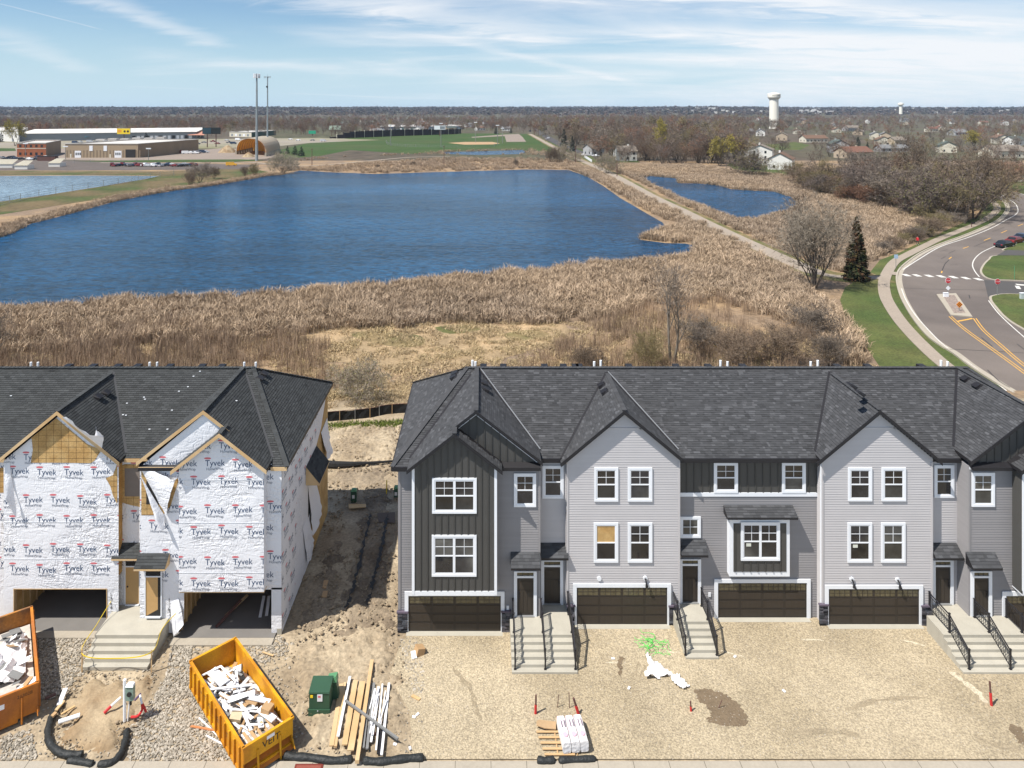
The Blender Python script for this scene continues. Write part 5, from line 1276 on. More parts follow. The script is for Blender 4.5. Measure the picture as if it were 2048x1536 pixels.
torn(front(37.5), [q(205, 895, .05, 37.5), q(190, 880, .06, 37.5), q(200, 845, .7, 37.2), q(216, 862, .7, 37.2)], LB, seed=2, bulge=.3)
torn(W373, [q(283, 938, .06, 37.3), q(293, 934, .06, 37.3), q(355, 955, .35, 37.3), q(335, 1030, .06, 37.3)], LB, seed=3, bulge=.5)
torn(W373, [q(285, 948, .2, 37.3), q(330, 1030, .06, 37.3), q(334, 1052, .3, 37.3), q(322, 1040, .4, 37.3)], LB, seed=4, bulge=.3)
torn(W378, [q(20, 925, .02), q(9, 925, .02), q(22, 985, .4), q(38, 1030, .15)], LB, seed=5, bulge=.2)
torn(WSL, [(5.5, 5.0, .03), (7.2, 4.8, .03), (7.9, 2.3, .35), (6.0, 1.6, .2)], LB, seed=6, bulge=.25)
torn(WSL, [(4.2, 3.2, .03), (5.6, 3.0, .03), (6.2, 1.0, .25), (5.0, 0.6, .15)], LB, seed=7, bulge=.2)
torn(WSL, [(9.0, 6.6, .03), (10.8, 6.8, .03), (11.0, 4.6, .25), (9.8, 4.4, .3)], LB, seed=8, bulge=.25)
torn(W373, [q(340, 1205, .02, 37.3), q(357, 1195, .02, 37.3), q(372, 1240, .35, 37.2), q(350, 1268, .3, 37.2)], LB, seed=9, bulge=.4)
mb = MB(); W373.box(mb, -10.95, -10.7, 0.0, 0.32, 0.0, 0.02); mb.build("foundation", m_conc_new, LB)
def scrawl(W, px, py, D, txt, s, parent):
 tr, w = text_tris(txt); mb = MB()
 for t in tr: mb.face([W.p(U(px, D) + p[0] * s, ZP(py, D) + p[1] * s, 0.03) for p in t])
 mb.build("spray_number", m_fascia, parent)
for i, c in enumerate("1366"): scrawl(W378, 220 + (i % 2), 1192 + i * 8.5, 37.8, c, 0.26, LB)
for i, c in enumerate("1362"): scrawl(W373, 336 + (i % 2) * 2, 1203 + i * 9, 37.3, c, 0.28, LB)
def bay_interior(x0, x1, d0, zt, d1=44.5):
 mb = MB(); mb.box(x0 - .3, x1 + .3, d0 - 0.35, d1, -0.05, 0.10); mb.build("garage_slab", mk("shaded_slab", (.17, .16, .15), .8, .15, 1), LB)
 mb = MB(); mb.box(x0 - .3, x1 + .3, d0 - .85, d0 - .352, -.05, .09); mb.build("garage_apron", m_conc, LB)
 mb = MB(); mb.box(x0 - .2, x0 - .1, d0 + .1, d1, .1, 2.6); mb.box(x1 + .1, x1 + .2, d0 + .1, d1, .1, 2.6); mb.box(x0 - .2, x1 + .2, d1 - .1, d1, .1, 2.6)
 mb.build("garage_interior_wall", m_osb, LB)
 for k in range(10):
  for xx in (x0 - .09, x1 + .0):
   m = MB(); m.box(xx, xx + .09, d0 + .2 + k * .6, d0 + .24 + k * .6, .1, 2.6); m.build("stud", m_lumber, LB)
 mb = MB(); mb.box(x0 - .2, x1 + .2, d0 + .1, d1, 2.62, 2.7); mb.build("garage_ceiling", m_osb, LB)
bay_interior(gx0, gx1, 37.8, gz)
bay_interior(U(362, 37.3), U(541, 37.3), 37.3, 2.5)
for x in (28, 214):
 mb = MB(); W378.box(mb, U(x, 37.8) - .02, U(x, 37.8) + .02, .1, gz, -.12, .03); mb.build("opening_frame", m_lumber, LB)
mb = MB(); W378.box(mb, gx0, gx1, gz - .04, gz, -.1, .02); mb.build("opening_header", m_lumber, LB)
mb = MB(); mb.box(-40, -10.75, 38.4, 48.4, 2.72, 8.85); mb.box(-25.8, -19.7, 37.85, 38.45, 2.72, 8.85); mb.box(-18.2, -10.75, 37.35, 38.45, 2.72, 8.85)
mb.box(-40, -26.1, 38.4, 48.4, 0, 2.72); mb.box(-19.3, -16.2, 39.6, 48.4, 0, 2.72)
mb.build("wall_core", m_osb, LB)
def raw_door(W, x0, x1, y0, y1, D, openn):
 u0, u1, z0, z1 = U(x0, D), U(x1, D), ZP(y1, D), ZP(y0, D)
 mb = MB(); t = .06
 W.box(mb, u0 - t, u0, z0, z1 + .3, .0, .06); W.box(mb, u1, u1 + t, z0, z1 + .3, .0, .06); W.box(mb, u0, u1, z1, z1 + .06, .0, .06); W.box(mb, u0, u1, z0 - .06, z0, 0, .12)
 d = mb.build("door_frame", m_trimw, LB)
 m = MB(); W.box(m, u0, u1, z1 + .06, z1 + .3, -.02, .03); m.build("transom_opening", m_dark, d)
 if not openn:
  m = MB(); W.box(m, u0, u1, z0, z1, -.02, .03); m.build("door_skin", m_tan, d)
  m = MB(); m.tube([W.p(u0 + .1, z0 + .95, .03), W.p(u0 + .1, z0 + .95, .05)], .05); m.build("lock_hole", m_dark, d)
 else:
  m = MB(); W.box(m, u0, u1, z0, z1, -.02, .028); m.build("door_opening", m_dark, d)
  m = MB(); m.raw([W.p(u0, z0, .03), W.p(u0 + (u1 - u0) * .8, z0 + .35, .031), W.p(u0 + (u1 - u0) * .8, z1 - .0, .031), W.p(u0, z1, .03)], [(0, 1, 2, 3)]); m.build("door_skin", m_tan, d)
raw_door(W383, 252, 279, 1133, 1207, 38.3, False)
raw_door(front(37.25), 293, 323, 1152, 1230, 37.3, True)
canopy(LB, W383, -20.0, -18.55, ZP(1118, 37.7), ZP(1085, 38.3), .6, m_shing2, fas=m_lumber, regular=True)
canopy(LB, W373, U(273, 37), U(335, 37), ZP(1138, 36.7), ZP(1106, 37.3), .62, m_shing2, fas=m_lumber, regular=True)
s4 = stairs("entry_stairs", -20.0, -16.72, 37.3, 36.1, 0.87, 4, 0.30, m_conc_new, "fresh concrete steps fenced with yellow tape in front of the wrapped row")
mb = MB(); mb.box(-20.0, -18.25, 37.3, 38.3, 0, 0.868); mb.build("landing", m_conc_new, s4)
# ---- CONSTRUCTION SITE OBJECTS
m_yel = mk("yellow_container_paint", (0.66, 0.325, 0.012), 0.55, 0.14, 2, base2=(0.50, 0.20, 0.012), fine=0.2, fscale=14, contrast=1.5)
m_org = mk("orange_container_paint", (0.50, 0.17, 0.02), 0.65, 0.25, 2, base2=(0.38, 0.13, 0.03), fine=0.15, fscale=12, contrast=1.4)
m_orgin = mk("worn_orange_paint", (0.42, 0.18, 0.04), 0.8, 0.4, 2.5, base2=(0.22, 0.11, 0.05), fine=0.3, fscale=9, contrast=1.5)
m_white = mk("white_scrap", (0.78, 0.78, 0.80), 0.6, 0.06, 3, rnd=0.12)
m_card = mk("cardboard", (0.42, 0.27, 0.14), 0.85, 0.1, 3)
m_green = mk("utility_green", (0.035, 0.085, 0.05), 0.45, 0.1, 2)
m_lgreen = mk("pale_utility_green", (0.10, 0.26, 0.13), 0.45, 0.1, 2)
m_sock = mk("black_filter_sock", (0.022, 0.024, 0.024), 0.55, 0.3, 3, bump=0.9, bscale=9)
m_redp = mk("red_pipe_paint", (0.52, 0.03, 0.03), 0.5, 0.15, 4)
m_rust = mk("rusty_pipe", (0.12, 0.06, 0.05), 0.6, 0.3, 8)
m_greyb = mk("grey_trim_board", (0.20, 0.20, 0.195), 0.6, 0.15, 2)
m_plast = mk("crumpled_plastic", (0.80, 0.78, 0.78), 0.4, 0.06, 3, bump=0.8, bscale=7)
m_tape = mk("yellow_tape", (0.85, 0.62, 0.03), 0.5, 0.05)
m_rope = mk("green_strapping", (0.05, 0.60, 0.07), 0.5, 0.1)
m_pink = mk("pink_print", (0.85, 0.42, 0.50), 0.6, 0.03)
m_pal = mk("pallet_wood", (0.50, 0.33, 0.17), 0.85, 0.15, 3)
def obj_mat(cx, cy, rz, z=0.0): return Matrix.Translation((cx, cy, z)) @ Matrix.Rotation(rz, 4, 'Z')
def dumpster(label, cx, cy, rz, L_, W_, H_, mat, matin, tail=0.0, z0=0.28):
 t = thing("roll_off_dumpster", (cx, cy, 0), label, "dumpster")
 M = obj_mat(cx, cy, rz)
 def bx(mb, x0, x1, y0, y1, za, zb): mb.hexa([M @ Vector(p) for p in ((x0, y0, za), (x1, y0, za), (x1, y1, za), (x0, y1, za), (x0, y0, zb), (x1, y0, zb), (x1, y1, zb), (x0, y1, zb))])
 a, b = L_ / 2, W_ / 2
 m = MB(); bx(m, -a, a, -b + .05, b - .05, z0, z0 + .06); m.build("floor", matin, t)
 for s in (-1, 1):
  m = MB(); bx(m, -a + .03, a - .03, s * b - .025, s * b + .025, z0, H_); m.build("side_wall", matin if mat is m_org else mat, t)
  m = MB(); bx(m, -a, a, s * b - .06, s * b + .06, H_, H_ + .1); m.build("top_rail", mat, t)
  m = MB(); bx(m, -a, a, s * b - .07, s * b + .07, z0 - .08, z0 + .06); m.build("bottom_rail", mat, t)
  for k in range(12):
   x = -a + 0.25 + k * (L_ - .5) / 11; m = MB(); bx(m, x - .035, x + .035, s * (b + .025) if s > 0 else s * (b + .12), s * (b + .12) if s > 0 else s * (b + .025), z0, H_); m.build("rib", mat, t)
  m = MB(); bx(m, -a + .3, a - .4, s * .45 - .04, s * .45 + .04, 0.08, z0); m.build("skid_rail", mat, t)
 m = MB(); bx(m, -a - .03, -a + .03, -b, b, z0, H_ + tail); bx(m, -a - .06, -a + .06, -b - .05, b + .05, H_ + tail, H_ + tail + .1); m.build("tail_gate", matin if mat is m_org else mat, t)
 e = 0.0; m = MB(); bx(m, a - .03, a + .03, -b, b, H_ - .62 if mat is m_yel else z0, H_); bx(m, a - .06, a + .06, -b - .05, b + .05, H_, H_ + .1); m.build("front_wall", mat, t)
 if mat is m_yel:
  m = MB(); P = [(a, -b, H_ - .62), (a, b, H_ - .62), (a - .55, b, z0 + .35), (a - .55, -b, z0 + .35)]; m.face([M @ Vector(p) for p in P]); P = [(a - .55, -b, z0 + .35), (a - .55, b, z0 + .35), (a + .15, b, z0 - .1), (a + .15, -b, z0 - .1)]; m.face([M @ Vector(p) for p in P]); m.build("sloped_plate", matin if mat is m_org else m_org, t)
 for s in (-1, 1):
  m = MB(); P = [(a - .6, s * b, z0), (a + .28, s * b, z0 - .05), (a + .05, s * b, z0 + .25), (a - .5, s * b, z0 + .4), (a, s * b, H_ - .6), (a - .6, s * b, H_ - .6)]; m.prism([M @ Vector(p) for p in P], (0, 0, 0), M.to_3x3() @ Vector((0, -s * .04, 0))); m.build("corner_gusset", mat, t)
  m = MB(); m.bar(M @ Vector((a + .05, s * .5, H_ - .3)), M @ Vector((a + .12, s * .5, 0.05)), .07, .07); m.build("post_bar", mat, t)
  m = MB(); m.tube([M @ Vector((a - .35, s * .62, .13)), M @ Vector((a - .35, s * .78, .13))], .13, 10); m.build("roller_wheel", m_rust, t)
 m = MB(); bx(m, a - .3, a + .02, -.35, .35, .12, .3); m.build("hook_plate", mat, t)
 return t, M
c = [G(x, y, 1.45) for x, y in ((378, 1322), (470, 1270), (590, 1430), (486, 1505))]
cx_, cy_ = sum(p[0] for p in c) / 4, sum(p[1] for p in c) / 4
ang = math.atan2(c[2][1] + c[3][1] - c[0][1] - c[1][1], c[2][0] + c[3][0] - c[0][0] - c[1][0])
YD, YM = dumpster("yellow roll-off dumpster heaped with white trim scraps", cx_, cy_, ang, 6.15, 2.2, 1.35, m_yel, m_yel)
def dtext(parent, M, txt, s, x, y, z, mat, axis='x', flip=1):
 tr, w = text_tris(txt); mb = MB()
 for t in tr:
  if axis == 'x': P = [M @ Vector((x, y + (p[0] - w / 2) * s, z + p[1] * s)) for p in t]
  else: P = [M @ Vector((x + flip * (p[0] - w / 2) * s, y, z + p[1] * s)) for p in t]
  mb.face(P)
 return mb.build("lettering", mat, parent)
dtext(YD, YM, "VEIT", .42, 3.115, 0.1, 0.92, m_fascia)
for k in range(4): dtext(YD, YM, "VEIT", .34, -1.4 + k * 0.9, -1.13, 0.75, m_rust, axis='y')
mb = MB(); mb.hexa([YM @ Vector(p) for p in ((3.11, -.1, 1.18), (3.12, -.1, 1.18), (3.12, .25, 1.18), (3.11, .25, 1.18), (3.11, -.1, 1.32), (3.12, -.1, 1.32), (3.12, .25, 1.32), (3.11, .25, 1.32))]); mb.build("white_sticker", m_white, YD)
p1, p2 = G(64, 1212, 1.6), G(77, 1363, 1.6); dv = Vector((p2[0] - p1[0], p2[1] - p1[1])); dn = dv.normalized(); pr = Vector((dn.y, -dn.x))
oc = Vector(p1).lerp(Vector(p2), .5) + pr * 1.15
if True:
 OD, OM = dumpster("rusty orange roll-off dumpster cut by the left edge, holding plastic and cardboard", oc.x, oc.y, math.atan2(dn.y, dn.x), dv.length, 2.25, 1.5, m_org, m_orgin)
dtext(OD, OM, "213028", .2, dv.length / 2 + .035, .62, 1.2, m_fascia)
mb = MB(); W2 = dv.length / 2
mb.hexa([OM @ Vector(p) for p in ((W2 + .03, -.45, 1.0), (W2 + .04, -.45, 1.0), (W2 + .04, -.15, 1.0), (W2 + .03, -.15, 1.0), (W2 + .03, -.45, 1.22), (W2 + .04, -.45, 1.22), (W2 + .04, -.15, 1.22), (W2 + .03, -.15, 1.22))]); mb.build("white_sticker", m_white, OD)
def scrap(name, M, x, y, z, dx, dy, dz, rot, mat, label, cat, group):
 mb = MB(); Q = Matrix.Rotation(rot[2], 4, 'Z') @ Matrix.Rotation(rot[1], 4, 'Y') @ Matrix.Rotation(rot[0], 4, 'X')
 mb.obox(Q, dx, dy, dz); w = M @ Vector((x, y, z)); v = [tuple(M.to_3x3() @ Vector(p)) for p in mb.v]
 mb.v = [(p[0] + w.x, p[1] + w.y, p[2] + w.z) for p in v]
 return mb.build(name, mat, org=tuple(w), label=label, cat=cat, group=group)
GS = "white trim scraps in the yellow dumpster"
def hz(x, y): return 0.55 + 0.45 * math.exp(-((x - .3) / 2.2) ** 2 - (y / .9) ** 2)
mb = MB()
nx, ny = 26, 10
for i in range(nx + 1):
 for j in range(ny + 1):
  x = -2.95 + 5.9 * i / nx; y = -1.03 + 2.06 * j / ny
  mb.v.append(tuple(YM @ Vector((x, y, (0.35 + 0.35 * smooth((x + 2.6) / 2)) + 0.22 * math.exp(-(y / .8) ** 2) * smooth((x + 2.6) / 1.5) + R.uniform(-.05, .05)))))
for i in range(nx):
 for j in range(ny): a = i * (ny + 1) + j; mb.f.append((a, a + ny + 1, a + ny + 2, a + 1)); mb.t.append(R.random()); mb.m.append(0)
mb.build("scrap_heap", mk("mixed_scrap", (0.50, 0.46, 0.42), 0.8, 0.5, 5, tone=0.6), kind='stuff', label="mass of broken offcuts filling the bottom of the yellow dumpster", cat="scrap")
for k in range(64):
 x = R.uniform(-1.9, 2.5); y = R.gauss(0, .45); y = max(-.85, min(.85, y)); L_ = R.uniform(.4, 1.5); w = R.uniform(.06, .24)
 a = R.choice((0.15, 0.5, -0.5, 1.2, 2.2, 0.0)) + R.gauss(0, .3)
 if abs(y) + abs(math.sin(a)) * L_ / 2 > .98: a *= 0.2
 if x + L_ / 2 > 2.9: x = 2.9 - L_ / 2
 scrap("trim_scrap", YM, x, y, hz(x, y) + R.uniform(.12, .34), L_, w, R.choice((.02, .03, .06)), (R.gauss(0, .25), R.gauss(0, .12), a), R.choice((m_white, m_white, m_white, m_greyb if k % 2 == 0 else m_white, m_plast, m_card, m_lumber if k % 2 else m_dark)),
   "white trim offcut lying in the heap in the yellow dumpster", "offcut", GS)
for k, (x, y, L_, w, a, lb) in enumerate(((0.9, .3, 1.7, .20, .55, "long wide white board crossing the middle of the yellow dumpster"), (-.4, -.25, 2.0, .1, .9, "long thin white rail across the back half of the yellow dumpster"),
          (-1.6, -.35, 1.3, .45, .1, "broad white panel at the left rear of the heap in the yellow dumpster"), (1.9, .45, 1.1, .3, .2, "white box section by the brown carton in the yellow dumpster"))):
 scrap("trim_board", YM, x, y, hz(x, y) + .42, L_, w, .05, (.1, -.06, a), m_white, lb, "board", GS)
scrap("cardboard_box", YM, 1.75, .55, 1.22, .42, .42, .36, (0, .1, .5), m_card, "brown carton near the front right corner of the yellow dumpster", "box", None)
scrap("cardboard_box", YM, 1.0, -.55, 1.05, .5, .35, .2, (.2, .1, .8), mk("pale_carton", (.55, .45, .3), .8), "pale flattened carton on the left of the heap in the yellow dumpster", "box", None)
wb = YM @ Vector((-1.7, .45, .95)); bk = thing("bucket", tuple(wb), "white plastic bucket on its side at the rear of the yellow dumpster", "bucket")
mb = MB(); ax = YM.to_3x3() @ Vector((.5, .85, .15)).normalized(); mb.tube([wb, wb + ax * .4], [.14, .18], 14); mb.build("bucket_body", m_white, bk)
mb = MB(); mb.tube([wb + ax * .36, wb + ax * .4], [.19, .19], 14); mb.build("bucket_rim", m_greyb, bk)
pt = YM @ Vector((2.35, -.1, 1.05)); pl_ = thing("wooden_pallet", tuple(pt), "broken wooden pallet at the front end inside the yellow dumpster", "pallet")
for k in range(5):
 mb = MB(); mb.obox(YM @ Matrix.Translation((2.35, -.6 + k * .26, 1.0)) @ Matrix.Rotation(.25, 4, 'Y') @ Matrix.Rotation(.15, 4, 'Z'), .75, .12, .025); mb.build("slat", m_pal, pl_)
mb = MB(); mb.obox(YM @ Matrix.Translation((2.7, -.1, .98)), .1, 1.5, .09); mb.build("rail", m_pal, pl_)
fw_ = YM @ Vector((-2.2, -.5, 1.1)); wf = thing("window_frame", tuple(fw_), "discarded white window frame leaning in the rear corner of the yellow dumpster", "frame")
for a, b in (((-2.5, -.9, .9), (-1.9, -.1, 1.35)), ((-1.9, -.1, 1.35), (-.7, .15, 1.2)), ((-2.5, -.9, .9), (-1.2, -.6, .95))):
 mb = MB(); mb.bar(YM @ Vector(a), YM @ Vector(b), .08, .05); mb.build("frame_bar", m_white, wf)
def crumple(name, pts_w, z, h, mat, label, cat, seed, n=14, group=None, conform=None):
 """crumpled sheet over a footprint polygon"""
 x0 = min(p[0] for p in pts_w); x1 = max(p[0] for p in pts_w); y0 = min(p[1] for p in pts_w); y1 = max(p[1] for p in pts_w)
 mb = MB(); ids = {}
 st = max((x1 - x0), (y1 - y0)) / n
 for j in range(int((y1 - y0) / st) + 1):
  for i in range(int((x1 - x0) / st) + 1):
   q = [(x0 + i * st, y0 + j * st), (x0 + (i + 1) * st, y0 + j * st), (x0 + (i + 1) * st, y0 + (j + 1) * st), (x0 + i * st, y0 + (j + 1) * st)]
   q = clip_convex(q, ccw(pts_w)) if len(pts_w) <= 5 else (q if inside((x0 + (i + .5) * st, y0 + (j + .5) * st), pts_w) else [])
   if len(q) >= 3:
    idx = []
    for p in q:
     k = (round(p[0], 3), round(p[1], 3))
     if k not in ids:
      nn = abs(mnoise.noise(Vector((p[0] * 2.2 + seed, p[1] * 2.2, 0)))) + .5 * abs(mnoise.noise(Vector((p[0] * 6 + seed, p[1] * 6, 2))))
      ids[k] = len(mb.v); mb.v.append((p[0], p[1], z + h * nn))
     idx.append(ids[k])
    mb.f.append(tuple(idx)); mb.t.append(.5); mb.m.append(0)
 cx = sum(p[0] for p in pts_w) / len(pts_w); cy = sum(p[1] for p in pts_w) / len(pts_w)
 return mb.build(name, mat, org=(cx, cy, z), label=label, cat=cat, group=group)
def OMp(x, y): v = OM @ Vector((x, y, 0)); return (v.x, v.y)
crumple("plastic_sheet", [OMp(-1.6, -1.0), OMp(1.2, -1.0), OMp(1.2, .7), OMp(-1.6, .9)], .75, .7, m_plast, "heap of crumpled clear plastic filling the orange dumpster", "plastic sheet", 3.0, 22)
mb = MB(); mb.obox(OM @ Matrix.Translation((0, 0, .6)), dv.length - .2, 2.1, .3); mb.build("scrap_heap", MATS["mixed_scrap"], kind='stuff', label="bed of mixed scrap under the plastic in the orange dumpster", cat="scrap")
for k in range(14):
 x = R.uniform(-2, 2.6); y = R.uniform(-.2, .85)
 scrap("carton_scrap", OM, x, y, R.uniform(.95, 1.2), R.uniform(.3, .8), R.uniform(.2, .5), .02, (R.gauss(0, .3), R.gauss(0, .3), R.uniform(0, 3)), R.choice((m_white, m_card, m_white, m_greyb)), "flat carton piece among the plastic in the orange dumpster", "carton piece", "carton pieces in the orange dumpster")
x0, x1 = U(617, 32.3), U(659.5, 32.3)
tb = thing("transformer_box", ((x0 + x1) / 2, 32.7, 0), "dark green utility transformer box with a white notice on its front", "utility box")
mb = MB(); mb.hexa([(x0 + .02, 32.32, .3), (x1 - .02, 32.32, .3), (x1 - .02, 33.15, .3), (x0 + .02, 33.15, .3), (x0 + .02, 32.32, 1.04), (x1 - .02, 32.32, 1.04), (x1 - .02, 33.15, 1.12), (x0 + .02, 33.15, 1.12)]); mb.build("cabinet", m_green, tb)
mb = MB(); mb.hexa([(x0 - .01, 32.29, 1.02), (x1 + .01, 32.29, 1.02), (x1 + .01, 33.18, 1.1), (x0 - .01, 33.18, 1.1), (x0 + .02, 32.31, 1.08), (x1 - .02, 32.31, 1.08), (x1 - .02, 33.16, 1.16), (x0 + .02, 33.16, 1.16)]); mb.build("lid", m_green, tb)
mb = MB(); mb.box(x0 - .01, x1 + .01, 32.27, 33.2, 0.0, .29); mb.build("base", m_green, tb)
mb = MB(); mb.box(x0 + .4, x0 + .64, 32.295, 32.318, .66, .98); mb.build("notice", m_white, tb)
mb = MB(); mb.box(x0 + .44, x0 + .56, 32.288, 32.294, .84, .93); mb.build("notice_mark", m_redprint, tb)
mb = MB(); mb.box(x0 + .08, x0 + .2, 32.30, 32.318, .82, .94); mb.build("yellow_label", m_tape, tb)
mb = MB(); mb.tube([((x0 + x1) / 2 - .05, 32.25, .3), ((x0 + x1) / 2 - .05, 32.22, .26)], .03); mb.build("padlock", m_metal, tb)
px_, py_ = G(672, 1402, 0)
pd_ = thing("cable_pedestal", (px_, py_, 0), "leaning cable pedestal with pale green cap behind the transformer box", "pedestal")
M = Matrix.Translation((px_, py_, 0)) @ Matrix.Rotation(-.18, 4, 'Y') @ Matrix.Rotation(-.15, 4, 'X')
mb = MB(); mb.obox(M @ Matrix.Translation((0, 0, .45)), .36, .3, .9); mb.build("pedestal_body", m_green, pd_)
mb = MB(); mb.obox(M @ Matrix.Translation((0, 0, 1.0)), .42, .36, .25); mb.build("pedestal_cap", m_lgreen, pd_)
def board(name, a, b, z, w, h, mat, label, group="boards stacked beside the transformer box"):
 p, q = G(*a, z), G(*b, z); mb = MB(); mb.bar((p[0], p[1], z), (q[0], q[1], z), w, h)
 return mb.build(name, mat, org=((p[0] + q[0]) / 2, (p[1] + q[1]) / 2, z), label=label, cat="board", group=group)
GB = [("lumber_board", (683, 1368), (663, 1492), .20, .20, .05, m_lumber, "leftmost raw wooden board of the pile by the transformer box"),
  ("lumber_board", (690, 1366), (671, 1494), .16, .12, .09, m_lumber, "narrow second wooden board of the pile beside the first white one"),
  ("white_board", (700, 1353), (676, 1473), .30, .12, .05, m_white, "single white board lying on the left half of the wood pile"),
  ("lumber_board", (711, 1361), (689, 1490), .24, .24, .05, m_lumber, "wide wooden board right of the single white board"),
  ("lumber_board", (725, 1363), (701, 1501), .26, .28, .05, m_lumber, "widest wooden board in the middle of the pile"),
  ("lumber_beam", (744, 1322), (714, 1524), .30, .17, .15, m_lumber, "long thick beam sticking out at both ends of the pile"),
  ("grey_board", (735, 1372), (722, 1492), .22, .10, .05, m_greyb, "first grey board right of the long beam"),
  ("grey_board", (741, 1368), (727, 1496), .24, .08, .05, m_greyb, "second grey board right of the long beam"),
  ("grey_board", (748, 1366), (734, 1498), .22, .12, .05, m_greyb, "third and broadest grey board right of the long beam"),
  ("white_board", (758, 1374), (742, 1484), .18, .10, .04, m_white, "first white trim board right of the grey boards"),
  ("white_board", (765, 1368), (752, 1500), .22, .07, .04, m_white, "thin white trim board in the right part of the pile"),
  ("dark_board", (770, 1372), (757, 1508), .12, .16, .04, m_fascia, "dark board under the white trim at the right of the pile"),
  ("white_board", (778, 1366), (763, 1510), .20, .11, .04, m_white, "rightmost white trim board of the pile"),
  ("downpipe", (691, 1401), (796, 1478), .42, .09, .08, m_greyb, "grey pipe lying diagonally across the board pile")]
for g in GB: board(*g)
for k in range(7):
 x = R.uniform(745, 776); y = R.uniform(1372, 1400); board("white_board", (x, y), (x - 12 + R.uniform(-5, 5), y + R.uniform(40, 95)), .25 + .02 * k, .05, .03, m_white, "short white trim strip lying on the right side of the board pile", "short white strips on the board pile")
for k in range(5): board("timber_block", (668 + 20 * k, 1480 - 3 * k), (683 + 20 * k, 1482 - 3 * k), .07, .1, .1, m_rust, "dark support block under the board pile", "support blocks under the board pile")
def sock(px, r, label, seed):
 r *= .8; pts = catmull([(*G(x, y, r), r) for x, y in px], 6); n = len(pts)
 rr = [r * (0.55 if i in (0, n - 1) else 1) * (1 + .07 * math.sin(i * .9 + seed) + R.uniform(-.04, .04)) for i in range(n)]
 mb = MB(); mb.tube([(p[0] + R.uniform(-.02, .02), p[1], p[2] * .85) for p in pts], rr, 10)
 c = pts[n // 2]; mb.build("filter_sock", m_sock, org=(c[0], c[1], 0), smooth=True, label=label, cat="erosion sock", group="black erosion socks")
sock([(568, 1509), (590, 1513), (621, 1515), (664, 1521), (706, 1518)], .2, "black sock running under the bottom ends of the lumber boards", 0)
sock([(726, 1521), (757, 1523), (787, 1520), (820, 1516), (848, 1515)], .2, "black sock right of the long beam along the kerbside", 1)
sock([(112, 1415), (104, 1432), (98, 1450), (96, 1472), (106, 1494), (125, 1506), (145, 1509), (167, 1508)], .19, "curved black sock on the left of the dirt mound", 2)
sock([(134, 1520), (160, 1523), (187, 1528)], .18, "short black sock in the middle below the dirt mound", 3)
sock([(196, 1528), (222, 1525), (240, 1509), (250, 1484), (254, 1458)], .19, "bent black sock closing the right side of the dirt mound", 4)
sock([(1075, 1519), (1090, 1521), (1110, 1519)], .19, "short fat black sock left of the insulation bags", 5)
sock([(1116, 1521), (1150, 1519), (1192, 1517)], .17, "black sock in front of the insulation bags", 6)
fp = [(-15.5, 62.2), (-14.4, 62.6), (-12.4, 63.0), (-10.2, 63.5), (-8.8, 64.2), (-6.0, 64.7), (-5, 64.9)]
sf = thing("silt_fence", (-10, 63.5, 0), "black silt fence on stakes across the gap behind the houses", "fence")
mb = MB(); pts = catmull([(p[0], p[1]) for p in fp], 5)
for i in range(len(pts) - 1):
 z0_, z1_ = .85 + .05 * math.sin(i), .85 + .05 * math.sin(i + 1)
 o0, o1 = .05 * math.sin(i * 2.1), .05 * math.sin(i * 2.1 + 2.1)
 mb.raw([(*pts[i], -.05), (*pts[i + 1], -.05), (pts[i + 1][0], pts[i + 1][1] + o1, .45), (pts[i][0], pts[i][1] + o0, .45), (pts[i + 1][0], pts[i + 1][1], z1_), (pts[i][0], pts[i][1], z0_)], [(0, 1, 2, 3), (3, 2, 4, 5)])
mb.build("fence_fabric", m_silt, sf)
mb = MB()
for i in range(len(pts) - 1): mb.bar((*pts[i], .86), (*pts[i + 1], .86), .04, .04)
mb.build("top_cord", m_rust, sf)
for i in range(0, len(pts), 3):
 mb = MB(); mb.box(pts[i][0] - .02, pts[i][0] + .02, pts[i][1] - .07, pts[i][1] - .03, 0, .95); mb.build("stake", m_pal if i % 2 else m_metal, sf)
pts = [(*G(x, y, .2), .2) for x, y in ((640, 928), (670, 930), (705, 929), (740, 926), (790, 922))]
mb = MB(); mb.tube(pts, [.32, .3, .22, .12, .08], 8); mb.build("silt_roll", m_silt, org=pts[0], label="loose roll of black silt fabric lying across the sand in the gap", cat="fabric roll")
def ubox(x, y, w, h, label, cut=1.0):
 X, Y = G(x, y); t = thing("utility_pedestal", (X, Y, 0), label, "utility box")
 mb = MB(); mb.box(X - w / 2, X + w / 2, Y, Y + .35, .02, h); mb.build("box_body", m_green, t)
 mb = MB(); mb.hexa([(X - w / 2 - .02, Y - .02, h), (X + w / 2 + .02, Y - .02, h), (X + w / 2 + .02, Y + .37, h), (X - w / 2 - .02, Y + .37, h), (X - w / 2 + .05, Y + .06, h + .12), (X + w / 2 - .05, Y + .06, h + .12), (X + w / 2 - .05, Y + .3, h + .12), (X - w / 2 + .05, Y + .3, h + .12)]); mb.build("box_lid", m_lgreen, t)
 mb = MB(); mb.box(X - .1, X + .08, Y - .012, Y, h * .4, h * .7); mb.build("notice", m_white, t)
ubox(707, 1006, .38, .8, "small dark green utility box in the middle of the gap between the rows")
ubox(792, 1000, .3, .8, "dark green utility box against the left end of the grey townhouse row")
X, Y = G(773, 988); mb = MB(); mb.tube([(X, Y, 0), (X + .02, Y, 1.0)], .04, 6); mb.build("marker_stake", m_tape, org=(X, Y, 0), label="yellow marker stake standing in the sand of the gap", cat="stake")
